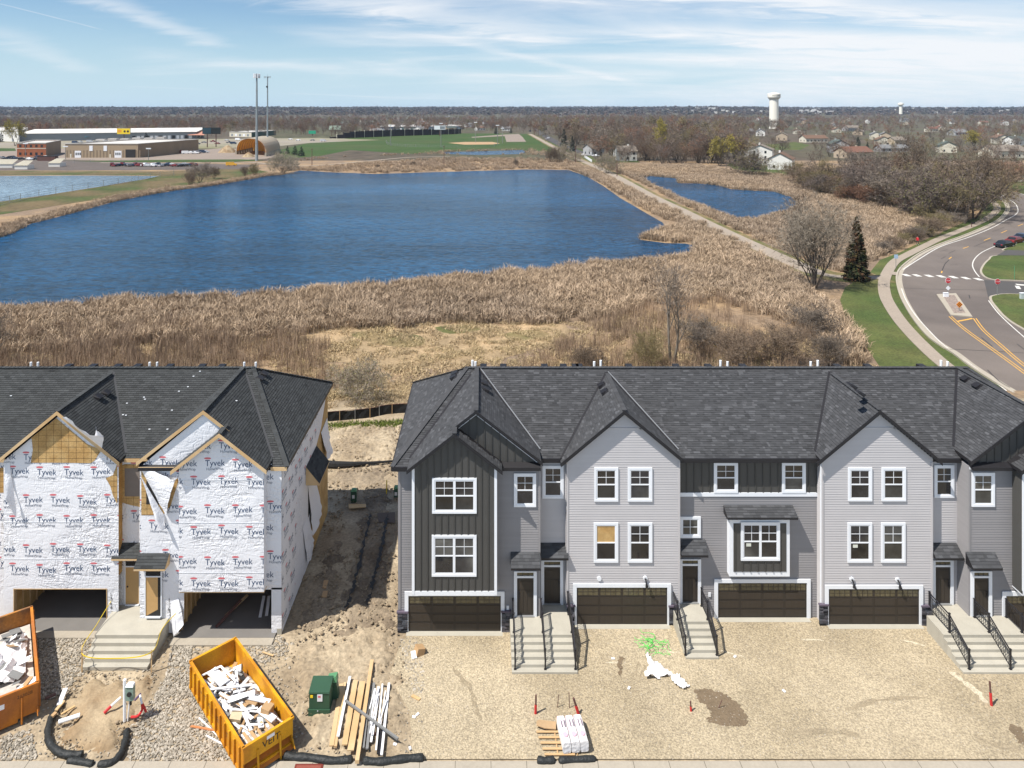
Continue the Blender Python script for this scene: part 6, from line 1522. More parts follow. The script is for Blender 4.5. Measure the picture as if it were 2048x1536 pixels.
def slab(name, px, z, th, mat, label, cat="board", group=None):
 pts = [G(x, y, z) for x, y in px]; mb = MB(); mb.prism([(p[0], p[1], z - th) for p in ccw(pts)], (0, 0, 0), (0, 0, th))
 mb.build(name, mat, org=(pts[0][0], pts[0][1], z), label=label, cat=cat, group=group)
slab("plank", [(697, 1008), (732, 1008), (732, 1014), (698, 1016)], .2, .04, m_lumber, "flat pale plank at the edge of the shade in the gap")
slab("plywood_sheet", [(755, 1026), (790, 1024), (790, 1045), (757, 1044)], .16, .03, mk("wet_board", (.12, .09, .07), .8), "grey sheet lying in the shade by the grey row")
slab("paver", [(648, 1160), (657, 1160), (652, 1176), (645, 1174)], .16, .06, m_card, "upper of two brown pavers in the shaded sand")
slab("paver", [(646, 1182), (656, 1181), (653, 1194), (643, 1193)], .16, .06, m_card, "lower of two brown pavers in the shaded sand")
slab("plank", [(380, 1453), (384, 1450), (430, 1458), (432, 1462)], .1, .04, mk("orange_board", (.5, .2, .08), .7), "thin orange board half under the yellow dumpster")
slab("plank", [(523, 1304), (528, 1303), (548, 1309), (546, 1312)], .1, .03, m_lumber, "short plank on the stones above the yellow dumpster")
slab("plank", [(822, 1392), (826, 1388), (842, 1396), (838, 1400)], .1, .04, m_lumber, "short offcut right of the board pile")
for a, b, lb in (((398, 1436), (455, 1490), "long thin white strip sliding under the yellow dumpster"), ((412, 1471), (452, 1492), "short thin white strip beside the yellow dumpster")):
 p, q = G(*a, .05), G(*b, .05); mb = MB(); mb.bar((*p, .06), (*q, .06), .06, .02); mb.build("white_strip", m_white, org=(*p, 0), label=lb, cat="strip")
X, Y = G(250, 1438, .2)
mp_t = thing("meter_post", (X, Y, .2), "white pipe with grey-green electric meter box standing in the dirt mound", "meter")
mb = MB(); mb.tube([(X - .02, Y, .1), (X - .02, Y, 2.0)], .065, 10); mb.build("white_pipe", m_pvc, mp_t)
mb = MB(); mb.box(X + .08, X + .42, Y - .1, Y + .1, 1.1, 1.75); mb.build("meter_box", mk("meter_green", (.22, .30, .25), .5), mp_t)
mb = MB(); mb.hexa([(X + .07, Y - .14, 1.75), (X + .43, Y - .14, 1.75), (X + .43, Y + .1, 1.75), (X + .07, Y + .1, 1.75), (X + .1, Y - .08, 1.82), (X + .4, Y - .08, 1.82), (X + .4, Y + .1, 1.82), (X + .1, Y + .1, 1.82)]); mb.build("meter_hood", m_pvc, mp_t)
mb = MB(); mb.tube([(X + .25, Y - .1, 1.42), (X + .25, Y - .16, 1.42)], .1, 14); mb.build("meter_socket", m_dark, mp_t)
mb = MB(); mb.tube([(X + .22, Y, 1.1), (X + .12, Y, .1)], .03, 6); mb.build("conduit", m_pvc, mp_t)
mb = MB(); mb.tube([(X + .26, Y, 1.1), (X + .26, Y, .85)], .05, 6); mb.build("conduit_fitting", m_fascia, mp_t)
def pipe(name, pts, r, mat, label, cat="pipe", group=None, tip=None, org=None):
 t = thing(name, org or pts[0], label, cat, group); mb = MB(); mb.tube(pts, r, 7); mb.build("pipe_shaft", mat, t)
 if tip:
  mb = MB(); mb.tube(tip[0], tip[1], 7); mb.build("pipe_end", tip[2], t)
 return t
a = (*G(208, 1426, .3), .3); b = (*G(222, 1412, .45), .45)
pipe("conduit_stub", [a, b], .07, m_redp, "red tipped white conduit stub left of the meter post", tip=([b, (b[0] + .3, b[1] + .3, .6)], .055, m_pvc))
cc = [(*G(x, y, z), z) for x, y, z in ((262, 1434, .3), (275, 1432, .32), (284, 1420, .45), (284, 1408, .7))]
pipe("conduit_stub", catmull(cc, 4), .055, m_redp, "red curved conduit right of the meter post", tip=([cc[-1], (*G(280, 1390, .9), .9)], .045, m_pvc))
cc = [(*G(x, y, z), z) for x, y, z in ((292, 1424, .25), (288, 1414, .45), (283, 1404, .6))]
pipe("conduit_stub", cc, .05, m_redp, "short red conduit furthest right of the meter post", tip=([(*G(270, 1400, .5), .5), (*G(281, 1388, .8), .8)], .05, mk("purple_conduit", (.12, .08, .16), .5)))
for (x, y, y2, x2, r, lb, fm) in ((1983, 1413, 1363, 1979.5, .06, "red stand pipe alone at the right side of the gravel", .55), (1071, 1429, 1390, 1072, .06, "leftmost red and grey stake behind the insulation bags", .5), (1158, 1431, 1396, 1147, .07, "leaning red stake behind the right insulation bag", .55), (1382, 1424, 1402, 1381, .05, "short rusty red stake left of the dark dirt patch", .5)):
 X, Y = G(x, y); h = (y - y2) / FPX * Y; X2 = U(x2, Y)
 pipe("stand_pipe", [(X, Y, 0), (X + (X2 - X) * fm, Y, h * fm)], r, m_redp, lb, "stake", "red stakes on the gravel", tip=([(X + (X2 - X) * fm, Y, h * fm), (X2, Y, h)], r * .7, m_rust))
for (x, y, y2, x2, lb) in ((1115, 1417, 1390, 1117, "thin dark rod with a white tag behind the insulation bags"), (1139, 1418, 1385, 1138, "thin plain dark rod behind the insulation bags"), (1436, 1418, 1400, 1444, "thin leaning stake in the dark dirt patch")):
 X, Y = G(x, y); h = (y - y2) / FPX * Y; mb = MB(); mb.tube([(X, Y, 0), (U(x2, Y), Y, h)], .018, 5); mb.build("marker_rod", m_rust, org=(X, Y, 0), label=lb, cat="rod")
fx, fy = G(1152, 1516, 0); rzb = 0.10
pal = thing("wooden_pallet", (fx - 1.0, fy + .7, 0), "wooden pallet slats sticking out left of the insulation bags", "pallet")
for k, y in enumerate((1463, 1474, 1485, 1497, 1508)):
 a, b = G(1073 + k * 4, y, .13), G(1150, y, .13); mb = MB(); mb.box(a[0], b[0], a[1] - .05, a[1] + .05, .11, .135); mb.build("slat", m_pal, pal)
for x in (1109, 1148):
 a, b = G(x, 1462, .1), G(x + 7, 1509, .1); mb = MB(); mb.bar((*a, .055), (*b, .055), .05, .1); mb.build("rail", m_pal, pal)
Mb = Matrix.Translation((fx, fy + .08, 0)) @ Matrix.Rotation(rzb, 4, 'Z')
for k, lb in enumerate(("left one of three white insulation bags on the pallet", "middle one of three white insulation bags on the pallet", "right one of three white insulation bags on the pallet")):
 bg_ = thing("insulation_bag", (fx, fy, 0), lb, "bag", "insulation bags on the pallet")
 x0 = -.57 + k * .385; mb = MB(); ny_, nx_ = 9, 5
 ring = []
 for j in range(ny_ + 1):
  yy = 1.55 * j / ny_; sq = 1 - .25 * smooth((yy - 1.3) / .25); hh = .62 * (1 - .35 * smooth((yy - 1.35) / .2)) + .015 * math.sin(j * 2.0 + k)
  row = []
  for a in range(12):
   t = 2 * math.pi * a / 12; cx, cz = math.cos(t), math.sin(t)
   e = .38; px = .185 * sq * math.copysign(abs(cx) ** e, cx); pz = .15 + (hh - .15) / 2 + (hh - .15) / 2 * math.copysign(abs(cz) ** e, cz)
   row.append(Mb @ Vector((x0 + .19 + px, yy, pz)))
  ring.append(row)
 base = len(mb.v)
 for r_ in ring: mb.v.extend(tuple(p) for p in r_)
 for j in range(ny_):
  for a in range(12): q0 = j * 12 + a; q1 = j * 12 + (a + 1) % 12; mb.f.append((q0, q1, q1 + 12, q0 + 12)); mb.t.append(.5); mb.m.append(0)
 mb.f.append(tuple(range(12))); mb.t.append(.5); mb.m.append(0); mb.f.append(tuple(range(ny_ * 12, ny_ * 12 + 12))[::-1]); mb.t.append(.5); mb.m.append(0)
 mb.build("bag_film", m_plast, bg_)
 for (ax, ay, bx, by, mt) in ((x0 + .005, .12, x0 + .03, 1.3, m_pink),):
  mb = MB(); mb.face([Mb @ Vector(p) for p in ((ax, ay, .645), (bx, ay, .645), (bx, by, .65), (ax, by, .65))]); mb.build("pink_stripe", mt, bg_)
 mb = MB(); mb.face([Mb @ Vector((x0 + .19 + .11 * math.cos(i * .52), .38 + .13 * math.sin(i * .52), .65)) for i in range(12)]); mb.build("pink_mark", m_pink, bg_)
 mb = MB()
 for ccx in (.12, .25): mb.face([Mb @ Vector(p) for p in ((x0 + ccx, .75, .65), (x0 + ccx + .05, .75, .65), (x0 + ccx + .05, 1.1, .655), (x0 + ccx, 1.1, .655))])
 mb.build("dark_print", mk("faded_print", (.22, .16, .2), .6), bg_)
slab("bent_board", [(1073, 1442), (1078, 1439), (1112, 1443), (1112, 1458), (1090, 1456), (1073, 1450)], .22, .04, mk("wet_ply", (.40, .27, .15), .8, .25, 3), "bent sheet of plywood behind the pallet slats", "plywood")
crumple("white_tarp", [G(x, y) for x, y in ((1293, 1314), (1302, 1318), (1304, 1328), (1316, 1329), (1326, 1340), (1341, 1352), (1338, 1357), (1310, 1361), (1290, 1362), (1291, 1350), (1298, 1338), (1294, 1326))], .07, .35, m_plast, "larger crumpled white tarp on the gravel below the green strapping", "tarp", 5.0, 12)
crumple("white_tarp", [G(x, y) for x, y in ((1340, 1354), (1347, 1360), (1354, 1352), (1366, 1364), (1380, 1378), (1370, 1383), (1356, 1380), (1346, 1368))], .07, .3, m_plast, "smaller crumpled white tarp strip towards the dark dirt patch", "tarp", 8.0, 12)
mb = MB(); gx_, gy_ = G(1305, 1296)
for k in range(22):
 a0 = R.uniform(0, 6.28); p = [(gx_ + R.gauss(0, .2), gy_ + R.gauss(0, .2), R.uniform(.08, .35))]
 for i in range(5): a0 += R.uniform(-1.6, 1.6); p.append((p[-1][0] + .2 * math.cos(a0), p[-1][1] + .2 * math.sin(a0), max(.06, p[-1][2] + R.uniform(-.13, .1))))
 mb.tube(catmull(p, 3), .010, 4, cap=False)
mb.build("plastic_strapping", m_rope, org=(gx_, gy_, 0), label="tangle of bright green plastic strapping on the gravel", cat="strapping")
X, Y = G(838, 1312); cb = thing("torn_carton", (X, Y, 0), "torn brown carton with white foam lying at the gravel edge near the stone column", "carton")
mb = MB(); mb.obox(Matrix.Translation((X + .02, Y + .1, .22)) @ Matrix.Rotation(.5, 4, 'Z') @ Matrix.Rotation(.3, 4, 'Y'), .42, .4, .36); mb.build("carton_body", m_card, cb)
mb = MB(); mb.obox(Matrix.Translation((X - .25, Y - .1, .14)) @ Matrix.Rotation(.3, 4, 'Z') @ Matrix.Rotation(.5, 4, 'X'), .26, .34, .07); mb.build("foam_piece", m_white, cb)
for k, (a, b, r, mt, lb) in enumerate((((117, 1443), (160, 1430), .09, m_pvc, "white foam tube on the left of the dirt mound"), ((112, 1420), (128, 1402), .07, m_lumber, "wood offcut above the foam tube"), ((104, 1432), (112, 1425), .08, m_card, "brown lump of scrap by the curved sock"), ((122, 1428), (150, 1412), .05, m_lumber, "thin wood strip beside the foam tube"), ((118, 1410), (131, 1378), .1, m_white, "crumpled white bag at the top of the scrap by the orange dumpster"), ((90, 1396), (112, 1388), .06, m_rust, "reddish board near the orange dumpster"))):
 p, q = (*G(*a, .3), .28), (*G(*b, .3), .3); mb = MB()
 if k in (0,): mb.tube([p, q], r, 8)
 else: mb.bar(p, q, r * 2, r)
 mb.build("scrap_piece", mt, org=p, label=lb, cat="scrap")
X1, Y1 = G(164, 1346); X2, Y2 = G(303, 1346)
for i, (X, Y) in enumerate(((X1, Y1), (X2, Y2))):
 mb = MB(); mb.box(X - .025, X + .025, Y - .02, Y + .02, 0, 1.15); mb.build("wooden_stake", m_lumber, org=(X, Y, 0), label=("left" if i == 0 else "right") + " wooden stake holding the yellow tape before the steps", cat="stake")
mb = MB()
tp = catmull([(-20.0, 37.7, 1.5), (-20.1, 36.6, 1.15), (X1, Y1 - .03, 1.0), ((X1 + X2) / 2, Y1 - .03, .75), (X2, Y2 - .03, 1.05), (-16.6, 36.3, 1.05), (-16.1, 37.2, 1.4)], 8)
for i in range(len(tp) - 1): mb.bar(tp[i], tp[i + 1], .012, .05)
mb.build("caution_tape", m_tape, org=(X1, Y1, 1), label="yellow caution tape strung round the fresh concrete steps", cat="tape")
X, Y = G(618, 1533, .1); uc = thing("utility_cover", (X, Y, .1), "dark red sunken utility cover in the kerbside pavement", "cover")
mb = MB(); mb.box(X - .6, X + .6, Y - .5, Y + .1, .1, .125); mb.build("cover_rim", mk("oxide_red", (.16, .03, .02), .7), uc)
mb = MB(); mb.box(X - .52, X + .52, Y - .45, Y + .02, .125, .135); mb.build("cover_plate", mk("oxide_dark", (.25, .07, .05), .7), uc)
for k, (px, py) in enumerate(((1226, 1320), (1258, 1379), (1568, 1385), (828, 1437), (835, 1432), (820, 1500), (790, 1492), (1470, 1316), (560, 1500))):
 X, Y = G(px, py); mb = MB(); mb.obox(Matrix.Translation((X, Y, .08)) @ Matrix.Rotation(k, 4, 'Z'), .16, .1, .04); mb.build("paper_scrap", m_white, org=(X, Y, 0), label="small white scrap lying on the ground", cat="litter", group="small white scraps on the ground")
for k, (a, b, z1_, mt, lb) in enumerate((((432, 1255), (482, 1200), 1.2, m_rust, "dark reddish board leaning in the open garage"), ((452, 1232), (495, 1190), 1.5, m_lumber, "raw timber leaning in the open garage"), ((520, 1235), (528, 1192), 1.7, m_white, "left white board leaning in the open garage"), ((533, 1232), (538, 1192), 1.7, m_white, "right white board leaning in the open garage"))):
 p = (*G(*a, .1), .12); D_ = p[1] + 1.2; q = (U(b[0], D_), D_, ZP(b[1], D_)); mb = MB(); mb.bar(p, q, .16, .05); mb.build("leaning_board", mt, org=p, label=lb, cat="board")
# ---- loose river rock (too many to count)
def stuff_instances(name, pts, protos, label, cat, mat=None):
 """pts: (x,y,z,scale,rz,tilt); protos: list of meshes. One object; instances by geometry nodes."""
 me = bpy.data.meshes.new(name + "_points"); me.from_pydata([p[:3] for p in pts], [], [])
 a = me.attributes.new("scl", 'FLOAT', 'POINT'); a.data.foreach_set("value", [p[3] for p in pts])
 r = me.attributes.new("rot", 'FLOAT_VECTOR', 'POINT'); r.data.foreach_set("vector", [c for p in pts for c in (p[5], p[5] * .7, p[4])])
 ix = me.attributes.new("pick", 'INT', 'POINT'); ix.data.foreach_set("value", [R.randrange(len(protos)) for _ in pts])
 o = bpy.data.objects.new(name, me); COL.objects.link(o)
 col = bpy.data.collections.new(name + "_kinds")
 for i, pm in enumerate(protos):
  po = bpy.data.objects.new("%s_kind_%02d" % (name, i), pm); col.objects.link(po)
 ng = bpy.data.node_groups.new(name + "_scatter", 'GeometryNodeTree')
 ng.interface.new_socket("Geometry", in_out='INPUT', socket_type='NodeSocketGeometry'); ng.interface.new_socket("Geometry", in_out='OUTPUT', socket_type='NodeSocketGeometry')
 N, L = ng.nodes, ng.links
 gi, go = N.new("NodeGroupInput"), N.new("NodeGroupOutput")
 ci = N.new("GeometryNodeCollectionInfo"); ci.inputs['Collection'].default_value = col; ci.inputs['Separate Children'].default_value = True; ci.inputs['Reset Children'].default_value = True
 ip = N.new("GeometryNodeInstanceOnPoints"); ip.inputs['Pick Instance'].default_value = True
 def na(nm, ty):
  n = N.new("GeometryNodeInputNamedAttribute"); n.data_type = ty; n.inputs['Name'].default_value = nm; return n.outputs[0]
 e2r = N.new("FunctionNodeEulerToRotation"); L.new(na("rot", 'FLOAT_VECTOR'), e2r.inputs[0])
 L.new(gi.outputs[0], ip.inputs['Points']); L.new(ci.outputs[0], ip.inputs['Instance']); L.new(na("pick", 'INT'), ip.inputs['Instance Index'])
 L.new(e2r.outputs[0], ip.inputs['Rotation']); L.new(na("scl", 'FLOAT'), ip.inputs['Scale']); L.new(ip.outputs[0], go.inputs[0])
 md = o.modifiers.new("scatter", 'NODES'); md.node_group = ng
 return tagp(o, label, cat, None, 'stuff')
rocks = []
for k in range(6):
 mb = MB(); n1_, n2_ = 4, 7; sx, sy, sz = R.uniform(.8, 1.25), R.uniform(.55, .9), R.uniform(.4, .6)
 for i in range(1, n1_):
  for j in range(n2_):
   t, p = math.pi * i / n1_, 2 * math.pi * j / n2_; r = R.uniform(.85, 1.12)
   mb.v.append((sx * r * math.sin(t) * math.cos(p), sy * r * math.sin(t) * math.sin(p), sz * r * math.cos(t)))
 mb.v.append((0, 0, sz)); mb.v.append((0, 0, -sz)); tpi, bti = len(mb.v) - 2, len(mb.v) - 1
 for j in range(n2_):
  j2 = (j + 1) % n2_; mb.f.append((tpi, j, j2)); mb.f.append(((n1_ - 2) * n2_ + j2, (n1_ - 2) * n2_ + j, bti))
  for i in range(n1_ - 2): mb.f.append((i * n2_ + j, (i + 1) * n2_ + j, (i + 1) * n2_ + j2, i * n2_ + j2))
 mb.t = [.5] * len(mb.f); mb.m = [0] * len(mb.f)
 rocks.append(mb.mesh("rock_kind", m_rock, smooth=False))
RA = []
def rockfill(px, dens, s0=.03, s1=.085, z=.0):
 dens *= 1.6
 pts = [G(x, y) for x, y in px]; x0 = min(p[0] for p in pts); x1 = max(p[0] for p in pts); y0 = min(p[1] for p in pts); y1 = max(p[1] for p in pts)
 for _ in range(int((x1 - x0) * (y1 - y0) * dens)):
  p = (R.uniform(x0, x1), R.uniform(y0, y1))
  if inside(p, pts): RA.append((p[0], p[1], z + .03, R.uniform(s0, s1), R.uniform(0, 6.28), R.uniform(-.4, .4)))
rockfill([(78, 1272), (205, 1272), (170, 1345), (120, 1395), (78, 1400)], 110)
rockfill([(345, 1285), (385, 1290), (380, 1340), (440, 1440), (520, 1522), (255, 1524), (262, 1450), (305, 1400), (330, 1360)], 130)
rockfill([(0, 1475), (60, 1460), (75, 1520), (0, 1522)], 110)
rockfill([(480, 1280), (560, 1272), (590, 1290), (570, 1310), (520, 1330)], 60)
for pl in DIRTP:
 x0 = min(p[0] for p in pl); x1 = max(p[0] for p in pl); y0 = min(p[1] for p in pl); y1 = max(p[1] for p in pl)
 RA += [(x, y, .05, R.uniform(.015, .04), R.uniform(0, 6), 0) for x, y in [(R.uniform(x0, x1), R.uniform(y0, y1)) for _ in range(int((x1 - x0) * (y1 - y0) * 25))] if inside((x, y), pl)]
RA += [(R.uniform(-4, 27), 30.1 + 8 * R.random(), .045, R.uniform(.012, .034), R.uniform(0, 6), 0) for _ in range(9000)]
rockfill([(795, 1280), (830, 1275), (845, 1300), (850, 1380), (830, 1400), (815, 1350), (800, 1310)], 60)
rockfill([(340, 1285), (560, 1275), (600, 1300), (560, 1350), (640, 1520), (520, 1522)], 14)
rockfill([(560, 1330), (640, 1290), (840, 1280), (850, 1510), (560, 1515)], 3, .03, .07)
rockfill([(60, 1270), (400, 1270), (400, 1520), (0, 1520), (0, 1400)], 8, .03, .07)
stuff_instances("river_rock_bed", RA, rocks, "grey river rocks strewn over the ground round the dumpsters", "rocks")
m_clod = mk("soil_clod", (.34, .27, .18), .95, .25, 3, rnd=.3, obj=True, base2=(.20, .15, .10), hue=.6)
cl = []
for me in rocks:
 m2 = me.copy(); m2.materials.clear(); m2.materials.append(m_clod); cl.append(m2)
RC = []
def clods(px, dens, s0, s1):
 pts = [G(x, y) for x, y in px]; x0 = min(p[0] for p in pts); x1 = max(p[0] for p in pts); y0 = min(p[1] for p in pts); y1 = max(p[1] for p in pts)
 for _ in range(int((x1 - x0) * (y1 - y0) * dens)):
  p = (R.uniform(x0, x1), R.uniform(y0, y1))
  if inside(p, pts) and mnoise.noise(Vector((p[0] * .5, p[1] * .5, 4))) > -.15: RC.append((p[0], p[1], .12, s0 + (s1 - s0) * R.random() ** 3, R.uniform(0, 6.28), R.uniform(-.5, .5)))
clods([(655, 850), (810, 845), (795, 1262), (560, 1290), (650, 1000)], 24, .02, .13)
clods([(560, 1285), (795, 1262), (850, 1510), (560, 1515)], 22, .015, .09)
clods([(120, 1400), (170, 1345), (310, 1350), (300, 1420), (240, 1515), (100, 1515)], 40, .02, .09)
stuff_instances("soil_clods", RC, cl, "clods of churned soil in the gap and round the board pile", "soil")
# ---- STREET FURNITURE, PEOPLE, VEHICLES ON THE RIGHT
OCC = []
m_signred = mk("sign_red", (0.50, 0.02, 0.03), 0.5, 0.05)
m_signw = mk("sign_white", (0.78, 0.80, 0.84), 0.5, 0.05)
m_signb = mk("sign_pale_blue", (0.35, 0.48, 0.62), 0.5, 0.05)
m_orgs = mk("sign_orange", (0.75, 0.25, 0.03), 0.5, 0.05)
m_post = mk("sign_post", (0.28, 0.28, 0.27), 0.5, 0.1, metal=0.3)
def ngon(cx, y, cz, r, n, rot=0.0): return [(cx + r * math.cos(rot + 2 * math.pi * k / n), y, cz + r * math.sin(rot + 2 * math.pi * k / n)) for k in range(n)]
def sign(px, yc, yb, kind, label, z=Rz):
 X, Y = G(px, yb, z); zc = ZP(yc, Y); t = thing("road_sign", (X, Y, z), label, "sign")
 mb = MB(); mb.box(X - .04, X + .04, Y, Y + .06, z, zc + .3); mb.build("post", m_post, t)
 def plate(pts, m, nm, d):
  mb = MB(); mb.prism([(p[0], Y - d, p[2]) for p in pts], (0, 0, 0), (0, -.015, 0)); mb.build(nm, m, t)
 if kind == 'stop':
  plate(ngon(X, Y, zc, .47, 8, math.pi / 8), m_signw, "sign_border", .02); plate(ngon(X, Y, zc, .43, 8, math.pi / 8), m_signred, "sign_face", .04)
  tr, w = text_tris("STOP"); mb = MB()
  for q in tr: mb.face([(X + (p[0] - w / 2) * .30, Y - .062, zc - .11 + p[1] * .32) for p in q])
  mb.build("lettering", m_signw, t)
 elif kind == 'blue': plate(ngon(X, Y, zc, .52, 4, math.pi / 4), m_signb, "sign_face", .03)
 elif kind == 'orange':
  plate(ngon(X, Y, zc, .48, 4, 0), m_orgs, "sign_face", .03); mb = MB()
  for i in range(3):
   for j in range(3): cx, cz = X + (i - j) * .13, zc + (i + j - 2) * .13; mb.prism(ngon(cx, Y - .06, cz, .06, 6), (0, 0, 0), (0, -.01, 0))
  mb.build("reflectors", m_fascia, t)
 return t, X, Y, zc
t, X, Y, zc = sign(1896, 561, 587, 'stop', "stop sign over a white diamond sign at the tip of the median island", Rz + .15)
d_ = (773, 772); zd = ZP(576, Y)
mb = MB(); mb.prism([(p[0], Y - .03, p[2]) for p in ngon(X, Y, zd, .38, 4)], (0, 0, 0), (0, -.015, 0)); mb.build("diamond_plate", m_signw, t)
X2, Y2 = G(1893, 594, Rz + .15); bx_ = thing("white_cabinet", (X2, Y2, Rz + .15), "small white box at the foot of the median stop sign", "cabinet")
mb = MB(); mb.box(X2 - .36, X2 + .36, Y2, Y2 + .3, Rz + .15, Rz + .75); mb.build("cabinet_body", m_signw, bx_)
mb = MB(); mb.box(X2 - .39, X2 + .39, Y2 - .03, Y2 + .33, Rz + .75, Rz + .8); mb.build("cabinet_top", m_signw, bx_)
sign(1995, 563, 592, 'stop', "stop sign on the grass corner right of the side road", Rz)
sign(1792, 513, 537, 'blue', "pale blue square sign beside the bend of the pavement", ZM)
sign(1918.5, 609, 622, 'orange', "orange diamond marker on the rock bed of the median", Rz + .15)
X, Y = G(2029, 560, Rz); mb = MB(); mb.tube([(X, Y, Rz), (X, Y, Rz + 2.4)], .05, 6); mb.build("marker_post", m_lgreen, org=(X, Y, Rz), label="plain pale green post on the grass island by the side road", cat="post")
X, Y = G(2046, 600, Rz); ub = thing("utility_pedestal", (X, Y, Rz), "pale utility pedestal on the lower right lawn by the road", "utility box")
mb = MB(); mb.box(X - .25, X + .35, Y, Y + .4, Rz + .1, Rz + 1.0); mb.build("box_body", mk("pale_box", (.45, .5, .5), .5), ub)
mb = MB(); mb.box(X - .28, X + .38, Y - .03, Y + .43, Rz + 1.0, Rz + 1.06); mb.build("box_lid", m_signw, ub)
for (px, py, lb) in ((1943, 455, "mailbox on a leaning post beside the pavement, mid bend"), (1983, 394, "mailbox by the pavement under the big bare tree")):
 X, Y = G(px, py, ZM); t = thing("mailbox", (X, Y, ZM), lb, "mailbox")
 mb = MB(); mb.bar((X, Y, ZM), (X, Y, ZM + 1.1), .12, .12); mb.bar((X - .1, Y, ZM + .95), (X + .7, Y, ZM + .95), .1, .1); mb.build("post", m_rust, t)
 mb = MB(); mb.box(X - .05, X + .8, Y - .15, Y + .15, ZM + 1.0, ZM + 1.3); mb.build("mailbox_body", m_fascia, t)
def person(px, py, z, label):
 X, Y = G(px, py, z); t = thing("person", (X, Y, z), label, "person")
 V = [(0, 0, .95), (0, 0, 1.15), (0, .01, 1.40), (0, 0, 1.52), (0, -.01, 1.66), (0, -.01, 1.76),
   (-.10, 0, .90), (-.12, -.12, .50), (-.12, -.20, .10), (-.12, -.32, .05), (.10, 0, .90), (.11, .06, .50), (.11, .26, .12), (.11, .18, .04),
   (-.19, .01, 1.40), (-.27, .06, 1.15), (-.26, -.08, .93), (-.25, -.14, .86), (.19, .01, 1.40), (.27, -.05, 1.15), (.27, -.20, .98), (.26, -.26, .93)]
 E = [(0, 1), (1, 2), (2, 3), (3, 4), (4, 5), (0, 6), (6, 7), (7, 8), (8, 9), (0, 10), (10, 11), (11, 12), (12, 13), (2, 14), (14, 15), (15, 16), (16, 17), (2, 18), (18, 19), (19, 20), (20, 21)]
 Rr = [.15, .14, .17, .06, .10, .07, .10, .075, .05, .045, .10, .075, .05, .045, .075, .055, .045, .04, .075, .055, .045, .04]
 me = bpy.data.meshes.new("body"); me.from_pydata(V, E, []); o = bpy.data.objects.new("body", me); COL.objects.link(o)
 sk = o.modifiers.new("skin", 'SKIN'); o.modifiers.new("sub", 'SUBSURF').levels = 1
 for i, r in enumerate(Rr): me.skin_vertices[0].data[i].radius = (r, r * .8)
 me.skin_vertices[0].data[0].use_root = True
 dg = bpy.context.evaluated_depsgraph_get(); dg.update(); nm = bpy.data.meshes.new_from_object(o.evaluated_get(dg))
 bpy.data.objects.remove(o)
 for m in (m_signred, m_dark, mk("skin", (.45, .28, .2), .6), m_trimw): nm.materials.append(m)
 for p in nm.polygons:
  c = p.center; p.use_smooth = True
  p.material_index = 0 if .92 < c.z < 1.5 and not (abs(c.x) > .2 and c.z < .97) else (2 if c.z >= 1.5 or abs(c.x) > .2 else (1 if c.z > .12 else 3))
 b = bpy.data.objects.new("body", nm); COL.objects.link(b); b.parent = t; b.rotation_euler = (0, 0, rad(-50)); b.scale = (1.08,) * 3
 mb = MB(); mb.lathe((X, Y + .01, z + 1.74), [(.09, .0), (.115, .06), (.11, .13), (.06, .18), (.01, .2)], 10); mb.build("hair", m_rust, t)
person(1835, 490, ZM + .12, "person in a red jacket and dark trousers walking on the pavement")
m_cglass = mk("car_glass", (0.02, 0.025, 0.03), 0.08, 0.1, spec=0.7)
m_tyre = mk("tyre", (0.02, 0.02, 0.02), 0.9, 0.1)
CB = {k: mk("car_paint_" + k, v, 0.25, 0.04, spec=0.6) for k, v in dict(black=(.015, .018, .025), blue=(.02, .035, .07), red=(.16, .02, .02), white=(.75, .76, .78), silver=(.42, .43, .45), grey=(.16, .16, .17), yellow=(.65, .33, .02), orange=(.7, .28, .03)).items()}
